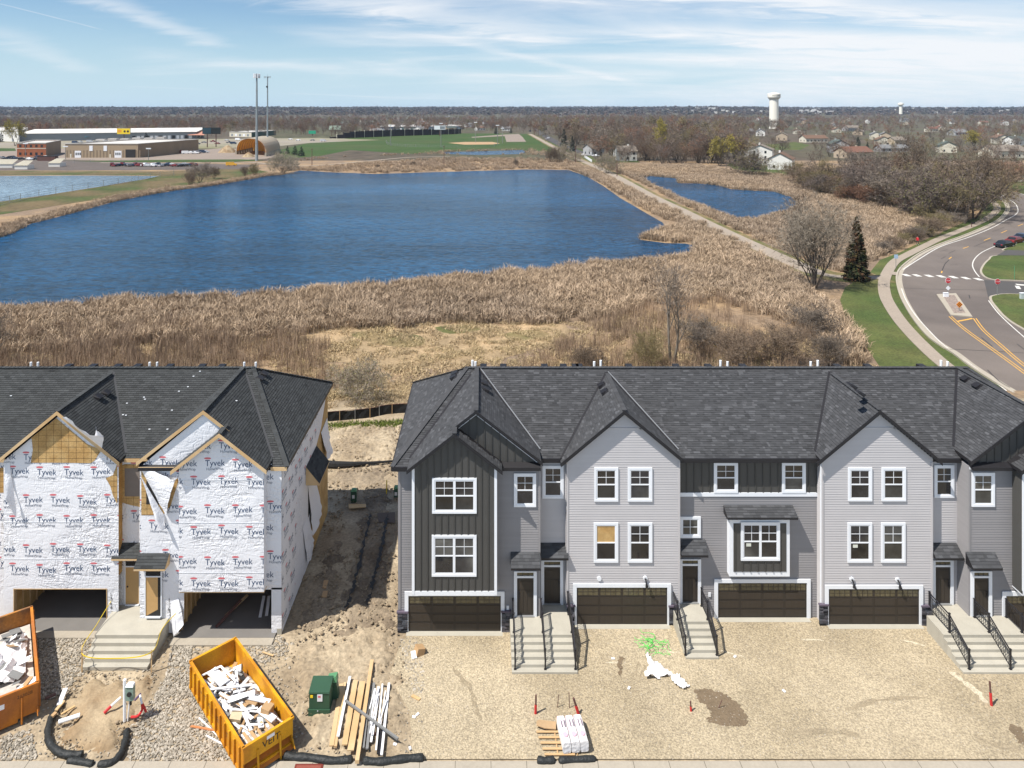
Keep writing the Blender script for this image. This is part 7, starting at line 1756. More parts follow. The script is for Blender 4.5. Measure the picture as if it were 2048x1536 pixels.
def car_mesh(kind='car'):
 t = thing("parked_car", (0, 0, 0), "parked car", "car")
 h = {'car': 1.42, 'van': 2.1, 'truck': 1.8}[kind]; L_ = 4.6 if kind != 'van' else 5.4; w = .92
 prof = {'car': [(-2.3, .35), (-2.3, .85), (-1.5, .95), (-.9, 1.38), (.7, 1.42), (1.35, .98), (2.15, .85), (2.3, .6), (2.3, .35)],
   'van': [(-2.7, .4), (-2.7, 2.0), (-2.5, 2.1), (1.2, 2.1), (1.9, 1.35), (2.6, 1.15), (2.7, .7), (2.7, .4)],
   'truck': [(-2.6, .5), (-2.6, 1.1), (-.6, 1.1), (-.5, 1.75), (.6, 1.78), (1.2, 1.2), (2.5, 1.1), (2.6, .8), (2.6, .5)]}[kind]
 mb = MB(); n = len(prof)
 ins = [(w - (.16 if z > 1.15 else 0)) for x, z in prof]
 L1 = [(x, -ins[i], z) for i, (x, z) in enumerate(prof)]; L2 = [(x, ins[i], z) for i, (x, z) in enumerate(prof)]
 mb.raw(L1 + L2, [tuple(range(n)), tuple(range(n, 2 * n))[::-1]] + [((i + 1) % n, i, n + i, n + (i + 1) % n) for i in range(n)])
 mb.build("car_body", CB['grey'], t)
 mb = MB()
 if kind == 'car':
  for s in (-1, 1): mb.raw([(-1.35, s * .9, .97), (1.15, s * .9, .97), (.62, s * .785, 1.35), (-.85, s * .785, 1.33)], [(0, 1, 2, 3)] if s < 0 else [(3, 2, 1, 0)])
  mb.raw([(1.36, -.75, 1.01), (1.36, .75, 1.01), (.76, .68, 1.40), (.76, -.68, 1.40)], [(0, 1, 2, 3)]); mb.raw([(-1.52, .75, .98), (-1.52, -.75, .98), (-.96, -.68, 1.37), (-.96, .68, 1.37)], [(0, 1, 2, 3)])
 else:
  x0 = 1.2 if kind == 'van' else .6; zt = 2.05 if kind == 'van' else 1.74; xb = 1.92 if kind == 'van' else 1.22; zb_ = 1.38 if kind == 'van' else 1.22
  mb.raw([(xb, -.8, zb_), (xb, .8, zb_), (x0 + .03, .74, zt), (x0 + .03, -.74, zt)], [(0, 1, 2, 3)])
 mb.build("window_glass", m_cglass, t)
 for sx in (-1.4, 1.4):
  for s in (-1, 1):
   mb = MB(); mb.tube([(sx, s * .72, .33), (sx, s * .94, .33)], .33, 10); wl_ = mb.build("wheel", m_tyre, t)
   mb = MB(); mb.tube([(sx, s * .93, .33), (sx, s * .955, .33)], .19, 8); mb.build("rim", m_metal, wl_)
 for s in (-1, 1):
  x = prof[-1][0]; mb = MB(); mb.box(x - .05, x + .02, s * .7 - .15, s * .7 + .15, .62, .76); mb.build("headlight", m_signw, t)
  x = prof[0][0]; mb = MB(); mb.box(x - .02, x + .05, s * .7 - .15, s * .7 + .15, .68, .82); mb.build("tail_light", m_signred, t)
 return t
CARP = {k: car_mesh(k) for k in ('car', 'van', 'truck')}
used = set()
def car(px, py, z, rz, col, label, kind='car', group=None, s=1.0):
 X, Y = G(px, py, z)
 src = CARP[kind]
 if kind not in used:
  used.add(kind); o = src; o.location = (X, Y, z); o.rotation_euler = (0, 0, rz); o.scale = (s,) * 3
  for c in o.children:
   if c.name.split('.')[0] == 'car_body': c.material_slots[0].link = 'OBJECT'; c.material_slots[0].material = CB[col]
 else:
  o = copy_tree(src, (X, Y, z), rz, mats={'car_body': CB[col]}, scale=s)
 o["label"] = label; o["category"] = {'car': 'car', 'van': 'van', 'truck': 'pickup'}[kind]
 o.name = {'car': 'parked_car', 'van': 'parked_van', 'truck': 'pickup_truck'}[kind]
 if group: o["group"] = group
 OCC.append((X, Y, 3))
 return o
car(2009, 494, Rz, rad(25), 'black', "black car parked nearest on the right kerb of the road")
car(2030, 486, Rz, rad(28), 'red', "dark red car between two dark cars at the right edge")
car(2045, 479, Rz, rad(28), 'blue', "dark blue car furthest of the three parked at the right edge")
car(1165, 311.5, ZM, rad(5), 'white', "left white car in front of the house beside the trail")
car(1191, 313, ZM, rad(-10), 'white', "right white car in front of the house beside the trail")
car(1093, 279, ZM, rad(70), 'silver', "silver car by the lawn of the straight residential road"); car(1097, 277, ZM, rad(80), 'white', "white car behind the silver one by the residential road")
car(1060, 263.5, ZM, rad(95), 'blue', "dark blue car at the far end of the straight road", 'van')
# ---- INDUSTRIAL AREA
m_brick = mk("red_brick", (0.30, 0.105, 0.05), 0.9, 0.12, 0.5, fine=.1, fscale=3)
m_tanw = mk("tan_metal_wall", (0.34, 0.26, 0.175), 0.8, 0.05, .3)
m_tand = mk("brown_metal_wall", (0.23, 0.175, 0.12), 0.8, 0.15, .3, stretch=(1, 1, .2))
m_wh = mk("white_wall", (0.66, 0.65, 0.62), 0.8, 0.05, .1)
m_gryw = mk("grey_blue_wall", (0.22, 0.245, 0.27), 0.8, 0.08, .1)
m_cream = mk("cream_wall", (0.60, 0.56, 0.46), 0.8, 0.05, .2)
m_flatroof = mk("pale_flat_roof", (0.50, 0.48, 0.45), 0.9, 0.2, .06)
m_teal = mk("teal_roof", (0.03, 0.17, 0.22), 0.6, 0.1, .3)
m_blackw = mk("black_fence_board", (0.030, 0.022, 0.022), 0.8, 0.25, .2)
def bldg(name, label, corners, h, wallm, roofm, cat="building", facade=None):
 """flat roofed block from its front-left, front-right and back-right ground corners"""
 a, b, c = (Vector(p) for p in corners); d = a + (c - b)
 t = thing(name, (a.x, a.y, ZM), label, cat); P = [a, b, c, d]
 for i in range(4):
  p, q = P[i], P[(i + 1) % 4]; mb = MB(); mb.face([(p.x, p.y, ZM), (q.x, q.y, ZM), (q.x, q.y, ZM + h), (p.x, p.y, ZM + h)])
  mb.build("wall", wallm[i] if isinstance(wallm, (list, tuple)) else wallm, t)
 mb = MB(); mb.face([(p.x, p.y, ZM + h - .4) for p in P]); mb.build("flat_roof", roofm, t)
 mb = MB()
 for i in range(4): mb.bar((P[i].x, P[i].y, ZM + h + .05), (P[(i + 1) % 4].x, P[(i + 1) % 4].y, ZM + h + .05), .5, .35)
 mb.build("parapet", roofm, t)
 u = (b - a).normalized(); W = Wall(a.x, a.y, u.x, u.y, u.y, -u.x)
 for s in range(int((b - a).length / 22) + 2):
  OCC.append((*(a.lerp(b, s / (int((b - a).length / 22) + 1))), 14)); OCC.append((*(d.lerp(c, s / (int((b - a).length / 22) + 1))), 14))
 return t, W, (b - a).length, h
def wbx(t, W, nm, u0, u1, z0, z1, m, o=.08):
 mb = MB(); W.box(mb, u0, u1, ZM + z0, ZM + z1, 0, o); mb.build(nm, m, t)
t, W, L_, h = bldg("brick_office", "two storey red brick office beside the tan industrial hall", (G(34, 314, ZM), G(92, 314, ZM), G(122, 306, ZM)), 8.6, [m_brick, m_tand, m_brick, m_brick], m_flatroof)
wbx(t, W, "stone_band", 0, L_, 5.1, 5.5, m_cream); wbx(t, W, "stone_cornice", 0, L_, 8.0, 8.7, m_cream)
for r in (1.3, 6.0):
 for k in range(5): wbx(t, W, "window", 1.3 + k * 3.3, 2.7 + k * 3.3, r, r + 1.5, m_cglass)
t, W, L_, h = bldg("industrial_hall", "long tan industrial hall with roller doors and a brown side wall", (G(130, 315.5, ZM), G(276, 315.5, ZM), G(397, 303, ZM)), 8.4, [m_tanw, m_tand, m_tanw, m_tanw], m_flatroof)
for k in range(23): wbx(t, W, "wall_seam", 1 + k * 2, 1.6 + k * 2, 0, 4.6, m_tand, .1)
for a, b, c, d, mt in ((.135, .22, 0, 4.2, m_signw), (.68, .775, 0, 4.2, m_signw), (.83, .965, 0, 5, m_dark), (.335, .38, 4.1, 7.3, m_signw), (.53, .575, 4.1, 7.3, m_signw), (.07, .09, 0, 2.4, m_cream), (.61, .63, 0, 2.2, m_cream)):
 wbx(t, W, "roller_door" if c == 0 else "window", a * L_, b * L_, c, d, mt, .16)
for a in (.135, .68):
 for k in range(3): wbx(t, W, "door_pane", (a + .012 + k * .027) * L_, (a + .028 + k * .027) * L_, 1.6, 3.1, m_cglass, .2)
for k in range(6):
 p = Vector(G(200 + k * 24, 305 - k, ZM)); mb = MB(); mb.box(p.x - 3, p.x + 3, p.y, p.y + 4, ZM + 8, ZM + 9 + .3 * (k % 2)); mb.build("roof_unit", m_flatroof, t)
t, W, L_, h = bldg("warehouse", "long white and grey warehouse stretching behind the tan hall", (G(38, 283, ZM), G(392, 277.5, ZM), G(380, 267, ZM)), 7.0, [m_gryw, m_wh, m_wh, m_wh], m_flatroof)
mb = MB(); a, b = Vector(G(38, 283, ZM)), Vector(G(392, 277.5, ZM)); n_ = Vector((0, 24))
mb.face([(a.x - 1, a.y - 1, ZM + 7), (b.x + 1, b.y - 1, ZM + 7), (b.x + 1, b.y + 24, ZM + 10.5), (a.x - 1, a.y + 24, ZM + 10.5)]); mb.build("sloped_roof", mk("ribbed_white_roof", (.62, .60, .56), .6, .15, .3, stretch=(1, .1, 1)), t)
for k in range(14): wbx(t, W, "loading_door", L_ * (.62 + k * .026), L_ * (.62 + k * .026) + 2.6, .3, 3.6, m_signw if k % 3 else m_dark)
t, W, L_, h = bldg("white_warehouse_end", "white warehouse end wall at the left edge", (G(-30, 281, ZM), G(38, 284, ZM), G(60, 272, ZM)), 9.5, m_wh, m_flatroof)
wbx(t, W, "window", L_ * .5, L_ * .55, 4.5, 6, m_dark); wbx(t, W, "entry_door", L_ * .8, L_ * .84, 0, 3, m_gryw); wbx(t, W, "window", L_ * .2, L_ * .24, 4.5, 6, m_dark)
t, W, L_, h = bldg("teal_roof_shop", "low white shop with a teal roof before the warehouse", (G(171, 280.5, ZM), G(222, 279, ZM), G(222, 277, ZM)), 3.4, m_wh, m_flatroof)
mb = MB(); p, q = Vector(G(170, 281, ZM)), Vector(G(224, 279.5, ZM)); mb.face([(p.x, p.y - 1.5, ZM + 3.2), (q.x, q.y - 1.5, ZM + 3.2), (q.x, q.y + 14, ZM + 6.6), (p.x, p.y + 14, ZM + 6.6)]); mb.build("sloped_roof", m_teal, t)
for k in range(9): wbx(t, W, "window", L_ * (.08 + k * .1), L_ * (.12 + k * .1), .8, 2.4, m_dark)
for nm, lb, c3, h, wm in (("tan_store", "low cream store with a salmon roof behind the black billboards", ((377, 277), (402, 277), (402, 270)), 4.2, m_cream), ("green_shed_hall", "cream and dark green shed hall left of the cell towers", ((459, 273.5), (503, 274.5), (552, 270)), 5.2, [m_cream, mk("dark_green_wall", (.05, .09, .07), .8), m_cream, m_cream]),
      ("blue_hall", "dark blue hall behind the black wall", ((760, 262), (787, 262), (790, 256)), 5.5, mk("blue_hall_wall", (.035, .08, .15), .7)), ("grey_green_hall", "grey green hall with a pale end behind the black wall", ((787, 261), (835, 261), (836, 256)), 5.3, mk("sage_wall", (.10, .15, .145), .8)), ("blue_roof_motel", "long pale blue building with white strips behind the black wall", ((857, 259), (925, 258), (925, 254)), 4.2, mk("pale_blue_wall", (.20, .33, .46), .8)),
      ("cream_house_row", "cream low building above the black wall", ((832, 254), (856, 254), (856, 251)), 5, m_cream)):
 t, W, L_, h = bldg(nm, lb, [G(x, y, ZM) for x, y in c3], h, wm, m_flatroof)
 for k in range(5): wbx(t, W, "panel", L_ * (.08 + k * .18), L_ * (.16 + k * .18), .8, 3.2, m_signw if k % 2 else m_gryw)
 if nm == "tan_store":
  p, q = Vector(G(374, 278, ZM)), Vector(G(408, 278, ZM)); mb = MB(); mb.face([(p.x, p.y, ZM + 3.8), (q.x, q.y, ZM + 3.8), (q.x - 6, q.y + 18, ZM + 7.5), (p.x + 6, p.y + 18, ZM + 7.5)]); mb.build("sloped_roof", mk("salmon_roof", (.42, .2, .14), .8), t)
t = thing("storage_dome", (*G(520, 312, ZM), ZM), "arched fabric storage shed with orange inside behind the two towers", "shed")
A = Vector(G(472, 309, ZM)); B = Vector(G(531, 313, ZM)); dax = (Vector(G(576, 300, ZM)) - B) * .62
n = 14; prof = []
for i in range(n + 1):
 a = math.pi * i / n; prof.append((.5 - .5 * math.copysign(abs(math.cos(a)) ** .8, math.cos(a)), 2.2 + 8.6 * math.sin(a) ** .85))
def dp(i, f, inn=0.0):
 s, z = prof[i]; s = .5 + (s - .5) * (1 - inn); p = A.lerp(B, s) + dax * f; return (p.x, p.y, ZM + z - inn * 4)
m_fab = mk("cream_fabric", (.60, .56, .46), .7, .06, .5); m_fabin = mk("orange_fabric_inside", (.72, .33, .05), .8, .1, .5)
for m_ in (m_fab, m_fabin):
 nt_ = m_.node_tree; pb = nt_.nodes["Principled BSDF"]; tb_ = nt_.nodes.new("ShaderNodeBsdfTranslucent"); ms_ = nt_.nodes.new("ShaderNodeMixShader"); ms_.inputs[0].default_value = .5
 nt_.links.new(pb.inputs['Base Color'].links[0].from_socket, tb_.inputs[0]); nt_.links.new(pb.outputs[0], ms_.inputs[1]); nt_.links.new(tb_.outputs[0], ms_.inputs[2]); nt_.links.new(ms_.outputs[0], nt_.nodes["Material Output"].inputs[0])
out, inn = MB(), MB()
for k in range(8):
 for i in range(n):
  out.face([dp(i, k / 8), dp(i, (k + 1) / 8), dp(i + 1, (k + 1) / 8), dp(i + 1, k / 8)]); inn.face([dp(i, k / 8, .03), dp(i + 1, k / 8, .03), dp(i + 1, (k + 1) / 8, .03), dp(i, (k + 1) / 8, .03)])
out.build("fabric_cover", m_fab, t); inn.build("fabric_lining", m_fabin, t)
for k in range(7):
 mb = MB(); mb.tube([dp(i, k / 7, .05) for i in range(n + 1)], .12, 4, cap=False); mb.build("arch_rib", m_rust, t)
mb = MB(); e = [dp(i, 1.0, .02) for i in range(n + 1)]; mb.face(e + [(e[-1][0], e[-1][1], ZM), (e[0][0], e[0][1], ZM)]); mb.build("end_wall", m_fabin, t)
for s in (0, 1):
 p = A if s == 0 else B; mb = MB()
 for k in range(7): q = p + dax * (k / 7); mb.box(q.x - .5, q.x + .5, q.y, q.y + 4, ZM, ZM + 2.3)
 mb.build("side_wall", m_conc, t)
OCC.append((*(A.lerp(B, .5)), 14)); OCC.append((*(A.lerp(B, .5) + dax), 14))
for (x, y, r, hh, lb) in ((455, 305, 6.5, 5, "brown gravel heap left of the arched shed"), (497, 314, 4, 3, "small sand heap at the mouth of the arched shed")):
 X, Y = G(x, y, ZM); mb = MB(); mb.lathe((X, Y, ZM), [(r, 0), (r * .6, hh * .55), (r * .15, hh * .95), (.1, hh)], 10); mb.build("gravel_heap", m_dirt, org=(X, Y, ZM), label=lb, cat="heap")
def tower(px, yb, yt, r0, r1, label, kind):
 X, Y = G(px, yb, ZM); zt = ZP(yt, Y); t = thing("cell_tower", (X, Y, ZM), label, "tower")
 mb = MB(); mb.tube([(X, Y, ZM), (X, Y, ZM + (zt - ZM) * .5), (X, Y, zt)], [r0, (r0 + r1) / 2, r1], 12); mb.build("pole", mk("galvanised_pole", (.25, .29, .31), .6, .05), t)
 for k in range(1, 5): mb = MB(); z = ZM + (zt - ZM) * k / 5; mb.tube([(X, Y, z), (X, Y, z + .4)], r0 * 1.08 - (r0 - r1) * k / 5, 12); mb.build("pole_flange", m_post, t)
 if kind == 0:
  for k in range(12):
   a = k * math.pi / 6; mb = MB(); cx, cy = X + 1.7 * math.cos(a), Y + 1.7 * math.sin(a); mb.box(cx - .22, cx + .22, cy - .15, cy + .15, zt - 2.6, zt - .1); mb.build("panel_antenna", m_signw, t)
  mb = MB(); mb.tube([(X, Y, zt - 2.2), (X, Y, zt - 2.0)], 1.7, 12); mb.tube([(X, Y, zt - .6), (X, Y, zt - .4)], 1.7, 12); mb.build("antenna_ring", m_post, t)
 else:
  mb = MB(); mb.bar((X - 2.1, Y - .5, zt - .3), (X + 2.1, Y - .5, zt - .3), .2, .2); mb.bar((X - 2.1, Y + .5, zt - .3), (X + 2.1, Y + .5, zt - .3), .2, .2); mb.build("cross_platform", m_post, t)
  for dx in (-2, -1, 1, 2): mb = MB(); mb.box(X + dx - .12, X + dx + .12, Y - .7, Y - .45, zt - 1.2, zt + .2); mb.build("panel_antenna", m_post, t)
  mb = MB(); mb.tube([(X, Y, zt), (X, Y, zt + 1.6)], .05, 4); mb.build("lightning_rod", m_post, t); mb = MB(); mb.box(X - .7, X + .4, Y - .9, Y - .5, zt - 7.5, zt - 6.4); mb.build("side_antenna", m_dark, t)
 OCC.append((X, Y, 3))
tower(513.5, 322, 147, .82, .42, "nearer and taller cell tower with a ring of white antennas", 0)
tower(535, 305, 153, .62, .38, "further cell tower with a flat cross platform", 1)
def water_tower(px, yb, D, ytop, rb, rs, label, txt):
 X = U(px, D); zb = ZP(yb, D) - 14; zt = ZP(ytop, D); t = thing("water_tower", (X, D, zb), label, "water tower"); H = zt - ZP(yb, D)
 mw = mk("water_tower_paint", (.78, .75, .66), .6, .04)
 mb = MB(); mb.tube([(X, D, zb), (X, D, zt - rb * .95)], [rs * 1.08, rs], 20); mb.build("shaft", mw, t, smooth=False)
 mb = MB(); mb.lathe((X, D, zt - rb * 1.15), [(rs, 0), (rb * .97, rb * .32), (rb, rb * .45), (rb, rb * .88), (rb * .93, rb * 1.0), (rb * .35, rb * 1.12), (.3, rb * 1.15)], 28); mb.build("tank", mw, t)
 mb = MB(); mb.box(X - 1, X + 1, D - 1, D + 1, zt - .2, zt + .8); mb.build("roof_hatch", mw, t)
 if txt:
  tr, w = text_tris(txt); mb = MB(); s = rb * .34
  for q in tr:
   P = []
   for p in q: a = (p[0] - w / 2) * s / rb; P.append((X + (rb + .06) * math.sin(a), D - (rb + .06) * math.cos(a), zt - rb * 1.15 + rb * .53 + p[1] * s))
   mb.face(P)
  mb.build("lettering", mk("grey_letter", (.10, .11, .11), .6), t)
water_tower(1548, 238, 1000, 185, 8.8, 6.1, "large cream water tower on a broad shaft above the trees", "ROGERS")
water_tower(1801.5, 220, 2400, 205.5, 9.0, 5.0, "small distant water tower on the right horizon", None)
def billboard(x0, x1, y0, y1, yb, face, label, marks=None, dark=False):
 X, Y = G((x0 + x1) / 2, yb, ZM); t = thing("billboard", (X, Y, ZM), label, "billboard")
 a, b, z0, z1 = U(x0, Y), U(x1, Y), ZP(y1, Y), ZP(y0, Y)
 mb = MB(); mb.box(a, b, Y - .3, Y + .3, z0, z1); mb.build("panel", m_post if not dark else m_dark, t)
 mb = MB(); mb.box(a + .2, b - .2, Y - .36, Y - .3, z0 + .2, z1 - .2); mb.build("poster", face, t)
 mb = MB(); mb.tube([(X, Y + .6, ZM), (X, Y + .6, z1)], .4, 8); mb.build("post", m_rust, t)
 if marks: marks(t, a, b, z0, z1, Y)
def ymark(t, a, b, z0, z1, Y):
 w = b - a; h = z1 - z0
 tr, tw = text_tris("SLIM"); mb = MB()
 for k in range(3): mb.box(a + w * (.07 + .1 * k), a + w * (.14 + .1 * k), Y - .4, Y - .36, z0 + h * .3, z0 + h * .75)
 mb.build("red_block", m_orgs, t)
 for cx in (.58, .82): mb = MB(); mb.prism([(p[0], Y - .37, p[2]) for p in ngon(a + w * cx, Y, z0 + h * .48, h * .2, 7)], (0, 0, 0), (0, -.04, 0)); mb.build("dark_figure", m_dark, t)
billboard(234, 261, 256.5, 268.5, 282, mk("yellow_poster", (.80, .58, .02), .6), "bright yellow billboard in front of the white warehouse", ymark)
billboard(405, 423, 255, 268, 295, mk("navy_poster", (.02, .05, .07), .6), "left dark billboard on a single post in front of the salmon roof", dark=True)
billboard(422, 441, 255, 268, 294, mk("black_poster", (.015, .02, .02), .6), "right dark billboard seen from behind near the salmon roof", dark=True)
billboard(617, 632, 261, 268, 272, mk("green_poster", (.03, .35, .2), .6), "small green billboard left of the black wall")
billboard(658, 682, 251, 260, 270, mk("pale_green_poster", (.5, .62, .5), .6), "pale green billboard at the left end of the black wall")
billboard(868, 891, 251, 259.5, 272, m_signw, "white and blue billboard over the ball field", lambda t, a, b, z0, z1, Y: ([(lambda mb: (mb.box((a + b) / 2 + .3, b - .6, Y - .4, Y - .36, z0 + .8, z1 - .8), mb.build("blue_block", m_gryw, t)))(MB())]))
def pole(px, yb, yt, label, r=.18, lamp=False, cat="pole", group=None):
 X, Y = G(px, yb, ZM); zt = ZP(yt, Y); t = thing("light_pole" if lamp else "utility_pole", (X, Y, ZM), label, cat, group)
 mb = MB(); mb.tube([(X, Y, ZM), (X, Y, zt)], [r, r * .7], 6); mb.build("shaft", m_post if lamp else m_rust, t)
 mb = MB()
 if lamp: mb.box(X - 1.4, X + 1.4, Y - .2, Y + .2, zt - .6, zt); mb.build("lamp_bank", m_signw, t)
 else: mb.box(X - .5, X + .5, Y - .1, Y + .1, zt - .5, zt - .35); mb.build("cross_arm", m_rust, t)
pole(781, 291, 250, "ball field light pole at the left end of the outfield fence", .3, True); pole(882, 294, 246, "ball field light pole under the white billboard", .3, True); pole(951, 285, 244, "ball field light pole behind the infield", .3, True)
pole(995, 290, 250, "ball field light pole at the right of the infield", .3, True); pole(1005, 286, 256, "light pole by the ball field car park", .3, True)
pole(888, 331, 291, "utility pole in the reeds on the far shore"); pole(624, 331, 297, "utility pole beside the gravel path on the far shore", .2); pole(1151, 329, 291, "utility pole at the head of the trail"); pole(1234, 353, 320, "utility pole in the reeds right of the trail", .2)
pole(297, 322, 296, "street light before the tan hall", .15, True); pole(51, 317, 286, "street light before the brick office", .15, True); pole(131, 319, 292, "street light between office and hall", .15, True)
t = thing("noise_wall", (*G(790, 275, ZM), ZM), "long black wall along the far edge of the park grass", "wall")
wp = [G(x, y, ZM) for x, y in ((660, 277), (700, 276), (800, 272), (905, 268.5), (922, 267))]; tops = [.5, 6.5, 7.0, 6.0, 5.5]
for i in range(len(wp) - 1):
 a, b = Vector(wp[i]), Vector(wp[i + 1]); n = max(1, int((b - a).length / 6))
 for k in range(n):
  p, q = a.lerp(b, k / n), a.lerp(b, (k + 1) / n); h_ = tops[i] + (tops[i + 1] - tops[i]) * (k + .5) / n
  mb = MB(); mb.bar((p.x, p.y, ZM + h_ / 2), (q.x, q.y, ZM + h_ / 2), .3, h_, R.random()); mb.build("wall_panel", m_blackw, t)
  mb = MB(); mb.bar((p.x, p.y, ZM), (p.x, p.y, ZM + h_ + .9), .6, .6); mb.build("wall_post", m_cream if k % 2 else m_blackw, t)
def wire_fence(px, z, h, label, step=8, post=.12, cat="fence"):
 pts = catmull([G(x, y, z) for x, y in px], 6); t = thing("wire_fence", (*pts[0], z), label, cat)
 mb = MB()
 for i in range(len(pts) - 1):
  for hh in (h, h * .66, h * .33, .1): mb.bar((*pts[i], z + hh), (*pts[i + 1], z + hh), .05, .07)
 mb.build("wire_mesh", m_post, t)
 acc = 0
 for i in range(len(pts) - 1):
  acc += math.dist(pts[i], pts[i + 1])
  if acc > step: acc = 0; mb = MB(); mb.box(pts[i][0] - post / 2, pts[i][0] + post / 2, pts[i][1], pts[i][1] + post, z, z + h + .1); mb.build("fence_post", m_post, t)
wire_fence([(-60, 425), (60, 397), (160, 380), (250, 366), (320, 353), (350, 350)], ZM, 2.2, "wire fence along the bank between the pale basin and the pond", 5)
wire_fence([(772, 284), (779, 290), (820, 293.5), (900, 295), (980, 294.5), (990, 290)], ZM, 1.8, "curved wire fence round the ball field", 10, .2)
wire_fence([(108, 326), (190, 326)], ZM, 1.8, "wire fence before the yard of the tan hall", 6, .15); wire_fence([(218, 327), (268, 326), (290, 325)], ZM, 1.8, "white railed fence in front of the hall yard", 6, .2)
X, Y = G(1176, 325, ZM); t = thing("white_fence", (X, Y, ZM), "white board fence beside the house at the head of the trail", "fence")
a, b = Vector(G(1169, 315, ZM)), Vector(G(1184, 325, ZM))
for k in range(9): p, q = a.lerp(b, k / 9), a.lerp(b, (k + .92) / 9); mb = MB(); mb.bar((p.x, p.y, ZM + .8), (q.x, q.y, ZM + .8), .08, 1.5); mb.build("fence_panel", m_signw, t)
VC = ['white', 'silver', 'black', 'grey', 'white', 'red', 'blue']
for k in range(26):
 x = 225 + k * 6.6 + R.uniform(-1.5, 1.5); car(x, 332 + R.uniform(-1.6, 1.6), ZM + .05, R.uniform(0, 3), R.choice(VC), "small parked vehicle in the storage row above the basin bank", R.choice(['car', 'car', 'truck']), "vehicles in the storage row")
for k in range(20):
 x = 312 + k * 7.6 + R.uniform(-2, 2); car(min(x, 470), R.uniform(305, 308) if x < 400 else R.uniform(303, 307), ZM + .05, R.uniform(-.3, .3), R.choice(VC), "vehicle parked along the brown side wall of the hall", R.choice(['car', 'van', 'truck']), "vehicles by the brown hall wall") if k < 14 else None
for k in range(16): car(5 + k * 7 + R.uniform(-2, 2), 318 + R.uniform(-3, 2), ZM + .05, R.uniform(-.4, .4), R.choice(VC), "car parked before the brick office", 'car', "cars before the brick office") if k not in (6, 7) else None
for k in range(22): car(150 + k * 16 + R.uniform(-6, 6), R.uniform(284, 289), ZM + .05, R.uniform(-.4, .4), R.choice(VC), "vehicle on the lot before the long warehouse", R.choice(['car', 'van', 'truck']), "vehicles before the warehouse")
for k in range(9): car(455 + k * 24 + R.uniform(-6, 6), R.uniform(277, 283), ZM + .05, R.uniform(-.2, .2), R.choice(VC), "vehicle on the highway behind the towers", R.choice(['car', 'van']), "vehicles on the far highway")
car(463, 332, ZM + .05, .2, 'yellow', "yellow truck parked near the two towers", 'van'); car(349, 303, ZM + .05, 0.1, 'orange', "orange truck at the side of the brown hall wall", 'van'); car(203, 311, ZM + .05, .1, 'white', "white aircraft-like trailer before the dark hall door", 'van');
for k, (x0, x1, yy) in enumerate(((-20, 25, 336), (27, 55, 339), (95, 120, 334))):
 a, b = G(x0, yy, ZM), G(x1, yy, ZM); t = thing("storage_tent", (*a, ZM), ("leftmost", "second", "third")[k] + " cream fabric storage roof at the left edge of the yard", "tent")
 mb = MB(); mb.face([(a[0], a[1], ZM + 2), (b[0], b[1], ZM + 2), (b[0] - 1, b[1] + 6, ZM + 4), (a[0] + 1, a[1] + 6, ZM + 4)]); mb.build("tent_roof", m_fab, t); mb = MB(); mb.box(a[0] + .3, b[0] - .3, a[1] + .3, a[1] + 5.6, ZM, ZM + 2); mb.build("tent_side", m_wh, t)
X, Y = G(92, 322, ZM); t = thing("rusty_container", (X, Y, ZM), "rusty container between office and basin", "container"); mb = MB(); mb.box(X - 5, X + 5, Y, Y + 3, ZM, ZM + 2.6); mb.build("container_body", m_rust, t); mb = MB(); mb.box(X - 5.1, X + 5.1, Y - .1, Y + 3.1, ZM + 2.6, ZM + 2.8); mb.build("container_roof", m_dark, t)
